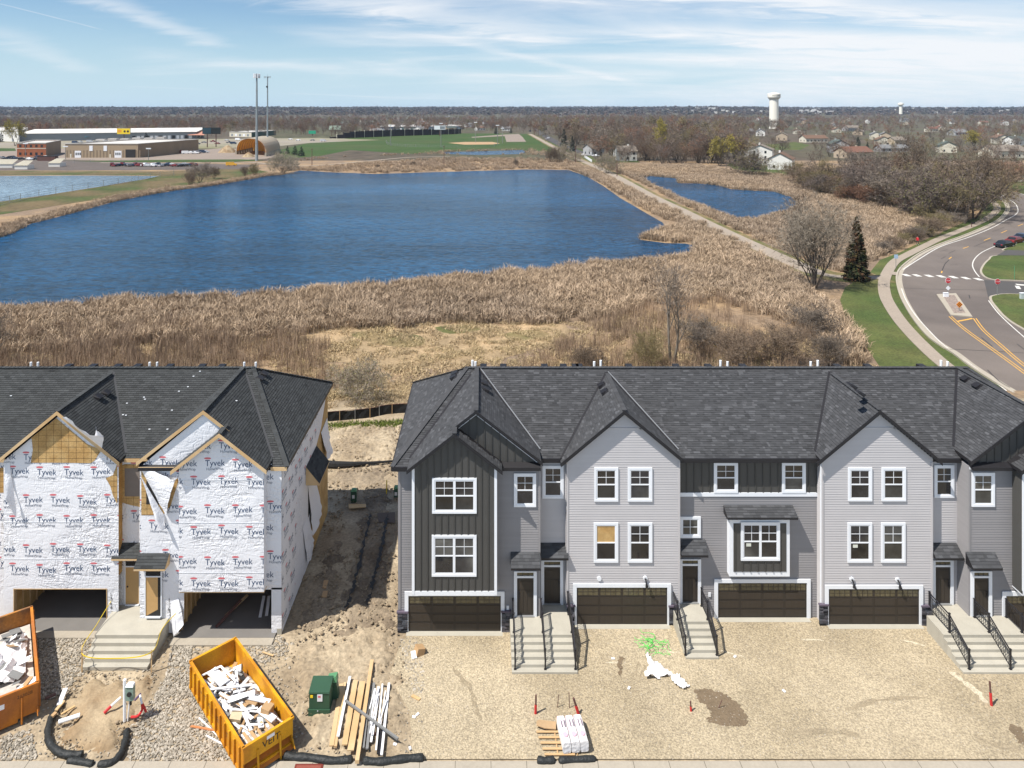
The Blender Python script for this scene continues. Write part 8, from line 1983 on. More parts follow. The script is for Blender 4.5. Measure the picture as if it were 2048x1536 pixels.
# ---- HOUSES ON THE RIGHT
WM = dict(white=m_wh, cream=m_cream, tan=mk("tan_siding", (.42, .34, .25), .8), grey=mk("grey_siding_far", (.36, .36, .36), .8), sage=mk("sage_siding", (.33, .36, .30), .8))
RM = dict(brown=mk("brown_shingle", (.155, .095, .065), .9, .15, 1), gb=mk("grey_brown_shingle", (.20, .17, .14), .9, .15, 1), green=mk("green_shingle", (.085, .105, .095), .9, .15, 1), red=mk("russet_shingle", (.17, .085, .06), .9, .15, 1), grey=mk("grey_shingle_far", (.17, .17, .17), .9, .15, 1))
def house(px, yb, wpx, hwall, w, r, rz, label, depth=9.0, zb=None):
 z = ZM if zb is None else zb
 X, Y = G(px, yb, z); W_ = wpx / FPX * Y; d = depth; rh = min(d, W_) * .26
 t = thing("house", (X, Y, z), label, "house"); M = Matrix.Translation((X, Y + d / 2, z)) @ Matrix.Rotation(rad(rz), 4, 'Z')
 a, b = W_ / 2, d / 2
 T = lambda *p: tuple(M @ Vector(p))
 mb = MB(); mb.raw([T(-a, -b, 0), T(a, -b, 0), T(a, b, 0), T(-a, b, 0), T(-a, -b, hwall), T(a, -b, hwall), T(a, b, hwall), T(-a, b, hwall), T(-a, 0, hwall + rh), T(a, 0, hwall + rh)], [(0, 1, 5, 4), (1, 2, 6, 9, 5), (2, 3, 7, 6), (3, 0, 4, 8, 7)]); mb.build("wall", WM[w], t)
 for s in (-1, 1):
  mb = MB(); P = [T(-a - .5, s * (b + .5), hwall - .2), T(a + .5, s * (b + .5), hwall - .2), T(a + .5, 0, hwall + rh + .12), T(-a - .5, 0, hwall + rh + .12)]; mb.prism(P, (0, 0, 0), (0, 0, .18)); mb.build("roof", RM[r], t)
 mb = MB(); mb.raw([T(a * .3, .5, hwall), T(a * .3 + .8, .5, hwall), T(a * .3 + .8, 1.3, hwall), T(a * .3, 1.3, hwall), T(a * .3, .5, hwall + rh + 1), T(a * .3 + .8, .5, hwall + rh + 1), T(a * .3 + .8, 1.3, hwall + rh + 1), T(a * .3, 1.3, hwall + rh + 1)], [(0, 1, 5, 4), (1, 2, 6, 5), (2, 3, 7, 6), (3, 0, 4, 7), (4, 5, 6, 7)]); mb.build("chimney", WM[w], t)
 fl = max(1, int(hwall / 2.7)); nw = max(2, int(W_ / 3.5))
 for f in range(fl):
  for k in range(nw):
   x = -a + (k + .5) * W_ / nw; z0 = .9 + f * 2.7
   mb = MB(); P = [T(x - .55, -b - .06, z0), T(x + .55, -b - .06, z0), T(x + .55, -b - .06, z0 + 1.3), T(x - .55, -b - .06, z0 + 1.3)]; mb.face(P); mb.build("window", m_cglass, t)
  for s in (-1, 1):
   for y in (-b * .45, b * .45): mb = MB(); P = [T(s * (a + .06), y - .5, .9 + f * 2.7), T(s * (a + .06), y + .5, .9 + f * 2.7), T(s * (a + .06), y + .5, 2.2 + f * 2.7), T(s * (a + .06), y - .5, 2.2 + f * 2.7)]; mb.face(P if s > 0 else P[::-1]); mb.build("window", m_cglass, t)
 OCC.append((X, Y + d / 2, max(W_, d) * .62)); return t
HL = [(1531, 331, 34, 8.2, 'white', 'gb', 62, "tall white house beside the spruce, next to the marsh", 12), (1572, 340, 48, 5.2, 'white', 'brown', 60, "white house with brown roof nearest to the marsh brush", 11), (1506, 314, 34, 6, 'white', 'brown', 60, "white house with brown roof behind the yellow willow", 10),
  (1470, 312, 22, 5, 'grey', 'gb', 60, "grey roofed house left of the willow group", 14), (1524, 272, 26, 5, 'white', 'grey', 70, "white gabled house left of the water tower foot", 9), (1568, 281, 30, 5, 'tan', 'gb', 65, "tan gabled house right below the water tower", 10),
  (1598, 268, 22, 4, 'cream', 'brown', 70, "cream house with dark gable right of the water tower", 9), (1684, 306, 46, 5.8, 'grey', 'green', 75, "pale house with a green grey roof in the middle of the neighbourhood", 11), (1632, 285, 48, 3.6, 'cream', 'brown', 10, "long brown roofed house with a white chimney", 10),
  (1716, 317, 62, 3.8, 'tan', 'red', 15, "low russet roofed house above the brush", 11), (1676, 265, 18, 4, 'cream', 'brown', 80, "small cream gabled house near the horizon trees", 8), (1706, 262, 32, 4.5, 'grey', 'gb', 20, "grey house with a broad dark roof left of the lawn", 10),
  (1722, 270, 36, 4, 'tan', 'gb', 55, "tan house with a pale gable beside the lawn", 10), (1756, 279, 20, 5, 'cream', 'grey', 70, "cream house at the left of the stepped group", 9), (1775, 280, 28, 5, 'tan', 'grey', 65, "tan house with twin gables in the stepped group", 9), (1772, 291, 32, 4.6, 'cream', 'brown', 70, "cream gabled house at the front of the stepped group", 10),
  (1799, 292, 28, 4.6, 'tan', 'gb', 15, "tan house with a flat looking roof right of the stepped group", 9), (1790, 304, 60, 2.6, 'grey', 'grey', 5, "long pale low house behind the brush", 8), (1922, 271, 28, 3.4, 'grey', 'grey', 8, "grey roofed long house in the far trees", 12), (1902, 306, 30, 5, 'cream', 'green', 70, "cream house with green gable hidden by the big tree", 10),
  (2010, 288, 38, 5.2, 'cream', 'brown', 70, "cream house with dark gable at the right edge", 10), (2038, 291, 34, 4.6, 'white', 'green', 20, "white house with a green roof at the right edge", 10), (2020, 316, 74, 4.2, 'cream', 'gb', 8, "broad cream house with a brown roof at the right edge", 12), (2020, 364, 100, 3.6, 'cream', 'brown', 4, "long cream house with a big brown roof behind the far lawn", 14),
  (1190, 311, 30, 4.6, 'grey', 'gb', 25, "dark roofed house among trees right of the trail", 10), (1254, 322, 38, 5.6, 'white', 'gb', 5, "two storey pale house among trees near the trail", 10), (1210, 243, 10, 4, 'white', 'grey', 10, "tiny white house far along the straight road", 8), (1012, 262, 16, 3.6, 'white', 'grey', 0, "small white garage behind the ball field car park", 8),
  (842, 249, 14, 4, 'white', 'grey', 0, "white roofed building on the rise over the park", 10), (946, 243, 18, 6, 'cream', 'red', 0, "orange roofed building over the park trees", 12), (937, 254, 14, 4, 'white', 'grey', 20, "white gabled building right of the blue motel", 9), (760, 234, 10, 4, 'cream', 'brown', 0, "pale house on the wooded rise, left", 9), (800, 243, 12, 4, 'white', 'grey', 0, "white house on the wooded rise, centre", 9), (895, 236, 9, 4, 'cream', 'grey', 0, "pale house on the wooded rise, right", 9)]
for q in HL: house(*q)
for k in range(44):
 x = R.uniform(1280, 2040) if k < 26 else R.uniform(640, 1000); D = R.uniform(780, 2200); X = U(x, D); y = HY + FPX * (CH - terr(X, D)) / D
 house(x, HY + FPX * (CH - ZM) / D, R.uniform(12, 17) / D * FPX, R.uniform(3.5, 6), R.choice(['white', 'cream', 'tan', 'grey']), R.choice(['brown', 'gb', 'grey', 'green', 'red']), R.uniform(0, 90), "small far house half hidden in the bare woods", 9)["group"] = "far houses in the woods"
# ---- VEGETATION
m_bark = mk("grey_bark", (0.105, 0.085, 0.068), 0.95, 0.2, 3, rnd=.2)
m_barkp = mk("pale_bark", (0.20, 0.175, 0.145), 0.95, 0.25, 2, rnd=.2)
TWG = [mk("brown_twigs", (.155, .115, .082), .95, .1, .5, rnd=.25), mk("grey_twigs", (.165, .135, .108), .95, .1, .5, rnd=.25), mk("russet_twigs", (.18, .098, .062), .95, .1, .5, rnd=.25),
  mk("olive_twigs", (.185, .15, .075), .95, .1, .5, rnd=.25), mk("mauve_twigs", (.15, .118, .098), .95, .1, .5, rnd=.25), mk("pale_twigs", (.29, .245, .19), .95, .1, .5, rnd=.2)]
m_willow = mk("yellow_willow_leaf", (.36, .30, .055), .8, .2, 1, tone=.5)
m_needle = mk("spruce_needles", (.032, .050, .018), .9, .3, 2, tone=.7, base2=(.075, .034, .016))
m_needle2 = mk("dark_conifer_needles", (.018, .032, .02), .9, .3, 2, tone=.6, rnd=.2)
m_leafb = mk("budding_leaf", (.20, .19, .07), .8, .2, 1, tone=.5)
m_reed = mk("dry_reed", (.43, .315, .205), .9, .28, .05, tone=.45, rnd=.34, base2=(.30, .232, .172), hue=.5)
m_brush = mk("brown_brush_stem", (.36, .25, .16), .9, .2, .08, tone=.5, rnd=.25, base2=(.24, .175, .125), hue=.5)
def tree_mesh(seed, stems=1, lean=.1, spread=.6, first=.28, l1=7, l2=5, l3=4, tw=5, twl=.075, tww=.0042, tr=.018, droop=0.0, leaf=0, name="crown", up=.35):
 """unit-height bare tree: returns trunk mesh data and crown mesh data"""
 r = random.Random(seed); T, C = MB(), MB(); Lf = MB()
 def rv(s): return Vector((r.gauss(0, s), r.gauss(0, s), r.gauss(0, s)))
 def twig(p, d, l):
  d = d.normalized(); s = d.cross(rv(1)).normalized() * tww * r.uniform(.6, 1.3); q = p + d * l + Vector((0, 0, -droop * l * r.random()))
  C.face([p - s, p + s, q], r.random())
  if leaf and r.random() < leaf:
   for _ in range(3):
    c = p.lerp(q, r.random()); a, b = rv(.007), rv(.007); Lf.face([c + a, c + b, c - a, c - b], r.random())
 def branch(p, d, l, rad_, lev):
  n = 3; pts = [p]; dd = d.copy()
  for i in range(n):
   dd = (dd + rv(.16) + Vector((0, 0, up * .25 if lev < 3 else 0))).normalized(); pts.append(pts[-1] + dd * l / n)
  mbx = T if lev <= 1 else C
  rr = [rad_ * (1 - .75 * i / n) for i in range(n + 1)]
  if lev <= 2: mbx.tube(pts, rr, 5 if lev <= 1 else 3, r.random(), cap=False)
  else:
   s = d.cross(rv(1)).normalized() * rad_
   C.face([pts[0] - s, pts[0] + s, pts[-1]], r.random())
  cnt = (l1, l2, l3, tw)[lev]
  for k in range(cnt):
   f = r.uniform(first if lev == 0 else .2, 1.0) if lev else first + (1 - first) * (k + r.random()) / cnt
   i = min(n - 1, int(f * n)); q = pts[i].lerp(pts[i + 1], f * n - i)
   base = (pts[i + 1] - pts[i]).normalized(); a = rv(1); a = (a - base * a.dot(base)).normalized()
   nd = (base * (1 - spread * .6) + a * spread + Vector((0, 0, up * (.5 if lev < 2 else .2)))).normalized()
   if lev >= 3: twig(q, nd, twl * r.uniform(.5, 1.4))
   else: branch(q, nd, l * r.uniform(.45, .7) * (1.05 - .45 * f if lev == 0 else 1), rad_ * (1 - .7 * f) * .6, lev + 1)
 for s in range(stems):
  a = 2 * math.pi * s / stems + r.random(); ln = lean * r.uniform(.5, 1.3) if stems > 1 else lean * .3
  branch(Vector((.015 * math.cos(a), .015 * math.sin(a), -.01)), Vector((ln * math.cos(a), ln * math.sin(a), 1)).normalized(), r.uniform(.72, .92) if stems > 1 else .8, tr, 0)
 zm = max(v[2] for v in C.v); k = 1 / zm
 for m in (T, C, Lf): m.v = [(v[0] * k, v[1] * k, v[2] * k) for v in m.v]
 return T, C, Lf
TREES = []
for s in range(9):
 kw = [dict(), dict(spread=.75, l1=8), dict(stems=3, lean=.3, l1=5, l2=4), dict(spread=.5, l1=8, first=.2), dict(stems=2, lean=.25, l1=6), dict(spread=.8, first=.35, l1=8, l2=5), dict(stems=5, lean=.55, l1=4, l2=4, first=.15), dict(spread=.65, first=.15, l1=9), dict(stems=4, lean=.35, l1=4, l2=5)][s]
 T, C, Lf = tree_mesh(100 + s, tww=.0052, **kw); TREES.append((T.mesh("trunk", m_bark), C.mesh("crown", TWG[0]), None))
def put_tree(proto, X, Y, z, h, wf, label, cat="tree", group=None, tmat=None, cmat=None, name="bare_tree", rz=None):
 t = bpy.data.objects.new(name, None); t.empty_display_size = .2; COL.objects.link(t); t.location = (X, Y, z); t.rotation_euler = (0, 0, R.uniform(0, 6.28) if rz is None else rz); t.scale = (h * wf, h * wf, h)
 tagp(t, label, cat, group)
 for nm, me, mt in (("trunk", proto[0], tmat), ("crown", proto[1], cmat), ("foliage", proto[2], None)):
  if me is None: continue
  o = bpy.data.objects.new(nm, me); COL.objects.link(o); o.parent = t
  if mt: o.material_slots[0].link = 'OBJECT'; o.material_slots[0].material = mt
 return t
def tm(seed, mt=m_bark, mc=TWG[1], ml=None, **kw):
 T, C, Lf = tree_mesh(seed, **kw); return (T.mesh("trunk", mt), C.mesh("crown", mc), Lf.mesh("foliage", ml or m_leafb) if Lf.f else None)
def tree_px(proto, px, yb, yt, wf, label, z=ZM, **kw):
 X, Y = G(px, yb, z); h = ZP(yt, Y) - z; OCC.append((X, Y, 2)); return put_tree(proto, X, Y, z, h, wf, label, **kw)
tree_px(tm(11, m_barkp, TWG[1], stems=2, lean=.36, l1=8, l2=5, l3=4, tw=5, first=.32, tr=.022, tww=.0030, up=.5, twl=.06, spread=.6), 1344, 732, 498, .85, "tall forked bare tree rising behind the ridge of the grey row")
tree_px(tm(12, m_bark, TWG[5], m_leafb, stems=9, lean=.42, l1=8, l2=5, l3=5, tw=6, first=.25, tr=.011, tww=.0028, twl=.055), 1628, 578, 372, 1.05, "large many stemmed bare tree where the trail meets the lawn")
tree_px(tm(13, m_bark, TWG[0], stems=1, l1=10, l2=6, l3=4, tw=6, first=.3, tww=.003, twl=.06), 1597, 533, 368, .9, "slim bare tree left of the many stemmed tree by the trail")
tree_px(tm(14, m_bark, TWG[1], stems=3, lean=.35, l1=8, l2=5, l3=4, tw=5, tww=.003), -8, 730, 585, .9, "bare tree cut by the left picture edge in the marsh brush")
shr = [tm(20 + k, m_bark, TWG[[5, 1, 0, 3][k]], m_leafb, stems=14, lean=.95, l1=6, l2=4, l3=4, tw=5, first=.15, tr=.007, tww=.0045, twl=.12, up=.25, leaf=(.18 if k == 0 else 0)) for k in range(4)]
SH = [(725, 806, 708, .95, 0, "large pale olive round bush behind the silt fence"), (1625, 672, 600, 1.2, 1, "broad grey bush in the marsh left of the lawn"), (1480, 735, 655, 1.1, 2, "dark brown bush behind the middle of the grey row roof"), (1560, 730, 645, 1.1, 2, "brown bush right of the middle behind the grey row roof"),
  (1400, 700, 630, 1.2, 1, "grey brown bush right of the forked tree"), (1660, 735, 655, 1.0, 1, "grey bush behind the right part of the grey row roof"), (1180, 745, 690, 1.1, 2, "brown bush behind the left part of the grey row roof"), (1300, 735, 650, .8, 3, "olive bush at the foot of the forked tree"), (565, 348, 296, .85, 0, "round bare willow bush at the far left corner of the pond"),
  (400, 366, 318, .8, 1, "bare shrub group on the left bank of the pond"), (428, 358, 330, .7, 2, "small bare shrub on the left bank"), (382, 372, 340, .7, 2, "low bare shrub on the left bank nearest the basin fence"), (508, 352, 322, .6, 3, "olive shrub at the foot of the nearer tower"), (490, 354, 330, .6, 2, "thin shrub left of the tower foot"),
  (1105, 328, 290, .6, 2, "leaning shrub on the far shore beside the road"), (1122, 326, 280, .6, 0, "tall shrub on the far shore beside the road"), (1215, 347, 300, .9, 0, "leaning bare tree in the reeds beyond the trail"), (1150, 323, 300, 1.2, 4 % 4, "dense bush at the head of the trail"), (826, 331, 322, 1.0, 2, "low dark bush in the far shore reeds, left"), (756, 337, 328, 1.0, 2, "tiny dark bush at the far waterline"), (1032, 333, 315, .4, 1, "thin upright shrub in the far shore reeds, right")]
for px, yb, yt, wf, k, lb in SH: tree_px(shr[k], px, yb, yt, wf, lb, name="bare_shrub", cat="shrub", z=ZM if yb < 800 else -.6)
for k, (px, a, b) in enumerate(((911, 331, 317), (903, 331, 321), (925, 332, 318), (930, 332, 320), (955, 330, 318), (965, 330, 317), (1028, 333, 316), (1035, 333, 322))):
 tree_px(TREES[k % 4], px, a, b, .35, "thin dead trunk standing in the far shore reeds", group="dead trunks in the far reeds", name="dead_trunk")
bigT = tm(30, m_bark, TWG[0], stems=4, lean=.38, l1=9, l2=6, l3=5, tw=6, first=.22, tr=.016, tww=.0026, twl=.05)
tree_px(bigT, 1948, 437, 262, 1.0, "largest bare tree with pale branches beside the road bend")
bigB = tm(31, m_bark, TWG[0], stems=3, lean=.45, l1=8, l2=6, l3=5, tw=6, first=.3, tr=.015, tww=.003, twl=.055)
tree_px(bigB, 1842, 408, 258, .9, "tall bare tree left of the largest one, in the brush")
EDGE = [(1500, 352, 296), (1618, 366, 315), (1640, 372, 310), (1665, 376, 322), (1690, 388, 318), (1712, 394, 312), (1735, 400, 318), (1760, 407, 300), (1785, 412, 320), (1808, 418, 315), (1830, 427, 330), (1862, 432, 322), (1885, 440, 330), (1905, 447, 345), (1925, 447, 330), (1968, 420, 320), (1870, 415, 305), (1800, 400, 300), (1745, 385, 295), (1690, 372, 300), (1900, 420, 290), (1880, 395, 300), (1955, 400, 300), (1925, 405, 290), (1985, 380, 310), (2010, 366, 330), (1560, 352, 322), (1592, 358, 318), (1650, 360, 320), (1725, 372, 322)]
names_e = ["leaning left", "bushy", "upright", "spreading", "slanting right"]
for k, (px, yb, yt) in enumerate(EDGE):
 tree_px(shr[k % 4] if k % 3 == 0 else (bigB if k % 5 == 2 else TREES[k % 9]), px + R.uniform(-4, 4), yb, yt, R.uniform(.9, 1.3), "bare tree in the tangled brush edge between marsh and houses", group="trees of the brush edge", cmat=R.choice(TWG[:5]))
for k in range(34):
 f = R.random(); px = 1600 + f * 330; yb = 372 + f * 78 + R.uniform(-6, 10); tree_px(shr[R.randrange(1, 4)], px, yb, yb - R.uniform(26, 48), R.uniform(1.1, 1.6), "low tangled brush thicket at the marsh edge", group="brush thickets at the marsh edge", name="bare_shrub", cat="shrub", cmat=R.choice(TWG[:5]))
for k, (px, yb, yt) in enumerate(((1780, 505, 478), (1800, 497, 470), (1822, 486, 462), (1845, 478, 448), (1868, 470, 430), (1890, 460, 420), (1910, 452, 418), (1835, 482, 455), (1858, 473, 446))):
 tree_px(shr[1 + k % 3], px - 12, yb, yt, 1.3, "low bush lining the marsh side of the pavement", group="bushes lining the pavement", name="bare_shrub", cat="shrub")
wil = tm(40, m_bark, TWG[3], m_willow, stems=2, lean=.25, l1=9, l2=6, l3=5, tw=6, tww=.004, twl=.09, droop=.9, leaf=.75)
tree_px(wil, 1440, 332, 266, .95, "yellow green weeping willow beside the white houses", name="willow_tree")
tree_px(wil, 1325, 320, 232, .55, "pale yellow green tree standing above the middle wood", name="budding_tree")
tree_px(wil, 1950, 300, 258, 1.3, "yellowish tree in the far right woods", name="budding_tree"); tree_px(wil, 30, 292, 236, .8, "dull green tree mass at the left edge of the woods", name="budding_tree")
def conifer(seed, rw=.24, n=26, per=13, mat=None, w=.03):
 r = random.Random(seed); T, C = MB(), MB(); T.tube([(0, 0, 0), (0, 0, 1)], [.016, .003], 6)
 for i in range(n):
  f = i / n; z = .06 + .93 * f; rr = rw * (1 - f) ** .85 * r.uniform(.85, 1.12) + .012
  for k in range(max(5, int(per * (1 - f * .5)))):
   a = r.uniform(0, 6.28); L_ = rr * r.uniform(.75, 1.15); d = Vector((math.cos(a), math.sin(a), -.32 + .5 * f)); s = Vector((-math.sin(a), math.cos(a), 0)) * w * (1 - .5 * f)
   p = Vector((0, 0, z)); q = p + d * L_ * .6; e = p + d * L_ + Vector((0, 0, .015)); t_ = r.random()
   C.face([p, q - s, e, q + s], t_); C.face([p, q + Vector((0, 0, -.035)), e], t_ * .6)
   for _ in range(2): c = p + d * L_ * r.uniform(.3, 1); C.face([c - s * .8, c + s * .8, c + Vector((r.uniform(-.01, .01), 0, -.045))], r.random())
 return (T.mesh("trunk", m_bark), C.mesh("crown", mat or m_needle), None)
spr = conifer(50, rw=.25, n=40, per=26, w=.03); con = conifer(51, rw=.26, mat=m_needle2, n=16, per=9, w=.05)
tree_px(spr, 1713, 560, 431, .84, "tall dark spruce with rust red patches beside the pavement", name="spruce_tree")
for k, (px, yb, yt, wf, lb) in enumerate(((1508, 339, 302, 1.7, "dense dark conifer in front of the tall white house"), (1495, 336, 312, 1.6, "smaller conifer left of the dense one by the white house"), (1128, 300, 255, .9, "tall pale spruce beside the straight road"), (1145, 305, 270, 1, "second spruce beside the straight road"), (282, 250 + 10, 246, 1, "left of two small conifers behind the warehouse"), (289, 260, 245, 1, "right of two small conifers behind the warehouse"),
          (292, 281, 264, 1.8, "round dark conifer before the warehouse"), (590, 310, 290, 1.8, "dark conifer right of the arched shed"), (603, 312, 292, 1.8, "second dark conifer right of the arched shed"), (575, 308, 291, 1.5, "third dark conifer right of the arched shed"), (1716, 303, 272, 1.2, "dark conifer in the neighbourhood lawn"), (1735, 300, 283, 1.4, "small green conifer by the russet roof"), (1255, 262, 240, 1.2, "dark conifer in the middle wood"), (992, 268, 252, 1.4, "conifer left of the ball field car park"), (1022, 266, 255, 1.5, "conifer behind the ball field car park"), (2, 284, 262, 1.2, "conifer at the left edge"), (14, 262, 248, 1.2, "conifer in the row by the left edge"), (4, 262, 248, 1.2, "leftmost conifer in the row by the left edge"), (1090, 262, 245, 1.5, "dark conifer clump left of the straight road end"))):
 tree_px(con, px, yb, yt, wf, lb, name="conifer_tree")
def near_path(x, y, pts, d): return any((x - p[0]) ** 2 + (y - p[1]) ** 2 < d * d for p in pts)
TR2 = TRAIL[::2]; SW2 = SW[::3]; FR2 = [(p[0] + 9, p[1]) for p in far_road]
KEEP = [[G(x, y, ZM) for x, y in z] for z in (
 [(540, 345), (540, 300), (620, 283), (660, 275), (930, 264), (1000, 264), (1060, 266), (1110, 296), (1140, 310), (1230, 340), (1230, 345), (560, 350)],
 [(-400, 345), (-400, 283), (420, 277), (640, 272), (760, 279), (600, 345)], [(1975, 440), (1960, 372), (2300, 352), (2300, 440)])]
def free(x, y, r=1.5):
 if any((x - o[0]) ** 2 + (y - o[1]) ** 2 < (o[2] + r) ** 2 for o in OCC): return False
 return not any(inside((x, y), k) for k in KEEP)
W_pts = []
def wood(n, xr, Dr, h, cond=None, pw=1.0):
 c = 0
 for _ in range(n * 6):
  if c >= n: break
  D = Dr[0] + (Dr[1] - Dr[0]) * R.random() ** pw; x = R.uniform(*xr); X = U(x, D)
  if cond and not cond(x, HY + FPX * (CH - ZM) / D): continue
  if not free(X, D) or near_path(X, D, FR2, 9) or near_path(X, D, TR2, 5): continue
  W_pts.append((D, X, R.uniform(*h), R.uniform(.8, 1.25))); c += 1
wood(230, (1120, 1490), (375, 760), (12, 20), lambda x, y: y < 326 + (x - 1120) * .02 and not (x < 1200 and y > 300 and x < 1160))
wood(60, (1230, 1500), (372, 420), (9, 14))
wood(170, (1400, 2100), (300, 800), (8, 12), lambda x, y: y < 345 + (x - 1500) * .04)
wood(700, (1050, 1490), (560, 2000), (11, 17)); wood(800, (1480, 2150), (800, 2000), (7, 12))
wood(1300, (-80, 620), (735, 1600), (9, 15)); wood(700, (600, 1060), (720, 1600), (9, 14)); wood(26, (60, 175), (640, 700), (13, 18)); wood(30, (930, 1020), (640, 760), (10, 14))
wood(3800, (-80, 2150), (1400, 3300), (9, 14))
W_pts += [(d, U(x, d), R.uniform(16, 22), R.uniform(.7, 1)) for d, x in [(R.uniform(388, 470), 1180 + 15 * k + R.uniform(-6, 6)) for k in range(20)] if free(U(x, d), d) and not near_path(U(x, d), d, FR2, 9)]
W_pts += [(d, U(1526 + 4.5 * k, d), R.uniform(16, 19), 1) for k, d in [(k, R.uniform(860, 960)) for k in range(10)]]
W_pts.sort()
n_ind = 275
for i, (D, X, h, wf) in enumerate(W_pts[:n_ind]):
 px = CX + X / D * FPX
 g = "bare trees of the middle wood" if px < 1480 and px > 1000 else ("bare trees between the houses" if px >= 1480 else "bare trees behind the warehouse")
 put_tree(TREES[R.randrange(9)], X, D, terr(X, D), h, wf, {"bare trees of the middle wood": "bare tree of the wood between trail and houses", "bare trees between the houses": "bare tree standing between the houses on the right", "bare trees behind the warehouse": "bare tree of the belt behind the warehouse"}[g], group=g, cmat=TWG[R.choice((0, 0, 1, 1, 2, 3, 4, 4, 1))])
protos = []
for k in range(8):
 T, C, _ = tree_mesh(300 + k, l1=6, l2=5, l3=3, tw=4, tww=.010, twl=.10, spread=.75, first=.2); C.raw(T.v, T.f); C.t = [R.random() for _ in C.f]
 protos.append(C.mesh("far_tree_kind", TWG[k % 5]))
stuff_instances("far_woodland", [(X, D, terr(X, D) - .2, h * wf, R.uniform(0, 6.28), 0.0) for (D, X, h, wf) in W_pts[n_ind:]], protos, "far bare woodland spreading to the horizon behind park and houses", "woodland")
hp = []
for k in range(3):
 mb = MB(); rr = random.Random(k)
 for _ in range(60):
  a = rr.uniform(0, 6.28); d = rr.random() ** .5; z = (1 - d * d) * .9 * rr.uniform(.5, 1); c = Vector((d * math.cos(a), d * math.sin(a), z)); u, v = Vector((rr.gauss(0, .2), rr.gauss(0, .2), rr.gauss(0, .12))), Vector((rr.gauss(0, .2), rr.gauss(0, .2), rr.gauss(0, .12)))
  mb.face([c + u, c + v, c - u, c - v], rr.random())
 hp.append(mb.mesh("hump_kind", mk("distant_canopy_%d" % k, [(.10, .078, .07), (.09, .078, .075), (.08, .075, .06)][k], .95, .2, .002, tone=.5, rnd=.35)))
HP = []
for _ in range(8000):
 D = 2600 + 3600 * R.random() ** .8; X = U(R.uniform(-60, 2110), D); HP.append((X, D, terr(X, D), R.uniform(9, 17), R.uniform(0, 6.28), 0.0))
stuff_instances("distant_forest_canopy", HP, hp, "distant forest canopy on the low hills of the horizon", "forest")
mb = MB()
for _ in range(60):
 x = R.choice((R.uniform(1380, 1480), R.uniform(1600, 1640), R.uniform(1300, 2040))); D = R.uniform(2700, 3900); X = U(x, D); z = terr(X, D); w = R.uniform(6, 18); mb.box(X - w / 2, X + w / 2, D, D + 10, z, z + R.uniform(9, 14))
mb.build("distant_buildings", m_wh, kind='stuff', label="scatter of tiny pale buildings on the horizon hills", cat="buildings")
# ---- reeds, brush and straw
def blades(seed, n, rad_, h0, h1, w, mat, bend=.3, segs=2, name="reed_kind"):
 r = random.Random(seed); mb = MB()
 for _ in range(n):
  a, d = r.uniform(0, 6.28), rad_ * r.random() ** .5; p = Vector((d * math.cos(a), d * math.sin(a), -.05)); h = r.uniform(h0, h1)
  b = Vector((r.gauss(.0, bend), r.gauss(0, bend), 0)); s = Vector((math.cos(a * 3), math.sin(a * 3), 0)) * w * r.uniform(.6, 1.3); t = r.random() ** .8
  m = p + b * .35 * h + Vector((0, 0, h * .6)); e = p + b * h + Vector((0, 0, h * (1 - .25 * b.length)))
  mb.face([p - s * .7, p + s * .7, m + s, m - s], t * .8); mb.face([m - s, m + s, e], t)
  if r.random() < .3:
   q = m + Vector((r.gauss(0, .35), r.gauss(0, .35), -.25)); mb.face([m - s, m + s, q], t)
 return mb.mesh(name, mat)
reeds = [blades(k, 50, .9, .8, 1.85, .042, m_reed, .42) for k in range(5)]
brushp = [blades(20 + k, 40, .9, 1.2, 3.0, .017, m_brush, .12) for k in range(4)]
m_strawb = mk("straw_blade", (.44, .33, .20), .9, .2, .3, tone=.4, rnd=.2, base2=(.40, .31, .17), hue=.3)
strawp = [blades(40 + k, 50, .8, .2, .6, .03, m_strawb, .7) for k in range(3)]
def fill(px, dens, sc=(.8, 1.2), avoid=(), z=ZM, world=None, clump=0.0):
 pts = world or [G(x, y, z) for x, y in px]; x0 = min(p[0] for p in pts); x1 = max(p[0] for p in pts); y0 = min(p[1] for p in pts); y1 = max(p[1] for p in pts); out = []
 for _ in range(int((x1 - x0) * (y1 - y0) * dens)):
  p = (R.uniform(x0, x1), R.uniform(y0, y1))
  if not inside(p, pts) or any(inside(p, a) for a in avoid): continue
  n = mnoise.noise(Vector((p[0] * .12, p[1] * .12, 1.7)))
  if clump and n < -clump and R.random() < .8: continue
  if any((p[0] - q[0]) ** 2 + (p[1] - q[1]) ** 2 < 19 for q in TR2): continue
  out.append((p[0], p[1], terr(*p), R.uniform(*sc) * (1 + .25 * n), R.uniform(0, 6.28), R.gauss(0, .05)))
 return out
RE = fill([(-260, 665), (-60, 637), (0, 624), (60, 619), (110, 617), (170, 608), (235, 602), (300, 605), (370, 600), (430, 598), (520, 593), (600, 586), (700, 579), (780, 576), (850, 562), (950, 553), (1010, 548), (1080, 542), (1150, 536), (1230, 530), (1300, 526), (1374, 515), (1394, 500), (1388, 489), (1372, 486), (1330, 485), (1280, 478), (1300, 468), (1336, 459), (1380, 447), (1400, 444),
   (1500, 495), (1560, 528), (1600, 560), (1640, 600), (1690, 640), (1740, 720), (1700, 740), (1640, 690), (1560, 640), (1440, 600), (1300, 610), (1180, 650), (1090, 648), (900, 645), (820, 655), (700, 656), (600, 668), (480, 690), (300, 690), (150, 700), (-100, 720)], 1.15, (.8, 1.15))
RE += fill([(1137, 337), (1205, 367), (1263, 404), (1330, 440), (1380, 447), (1400, 446), (1290, 394), (1190, 341), (1150, 328)], .7, (.8, 1.2))
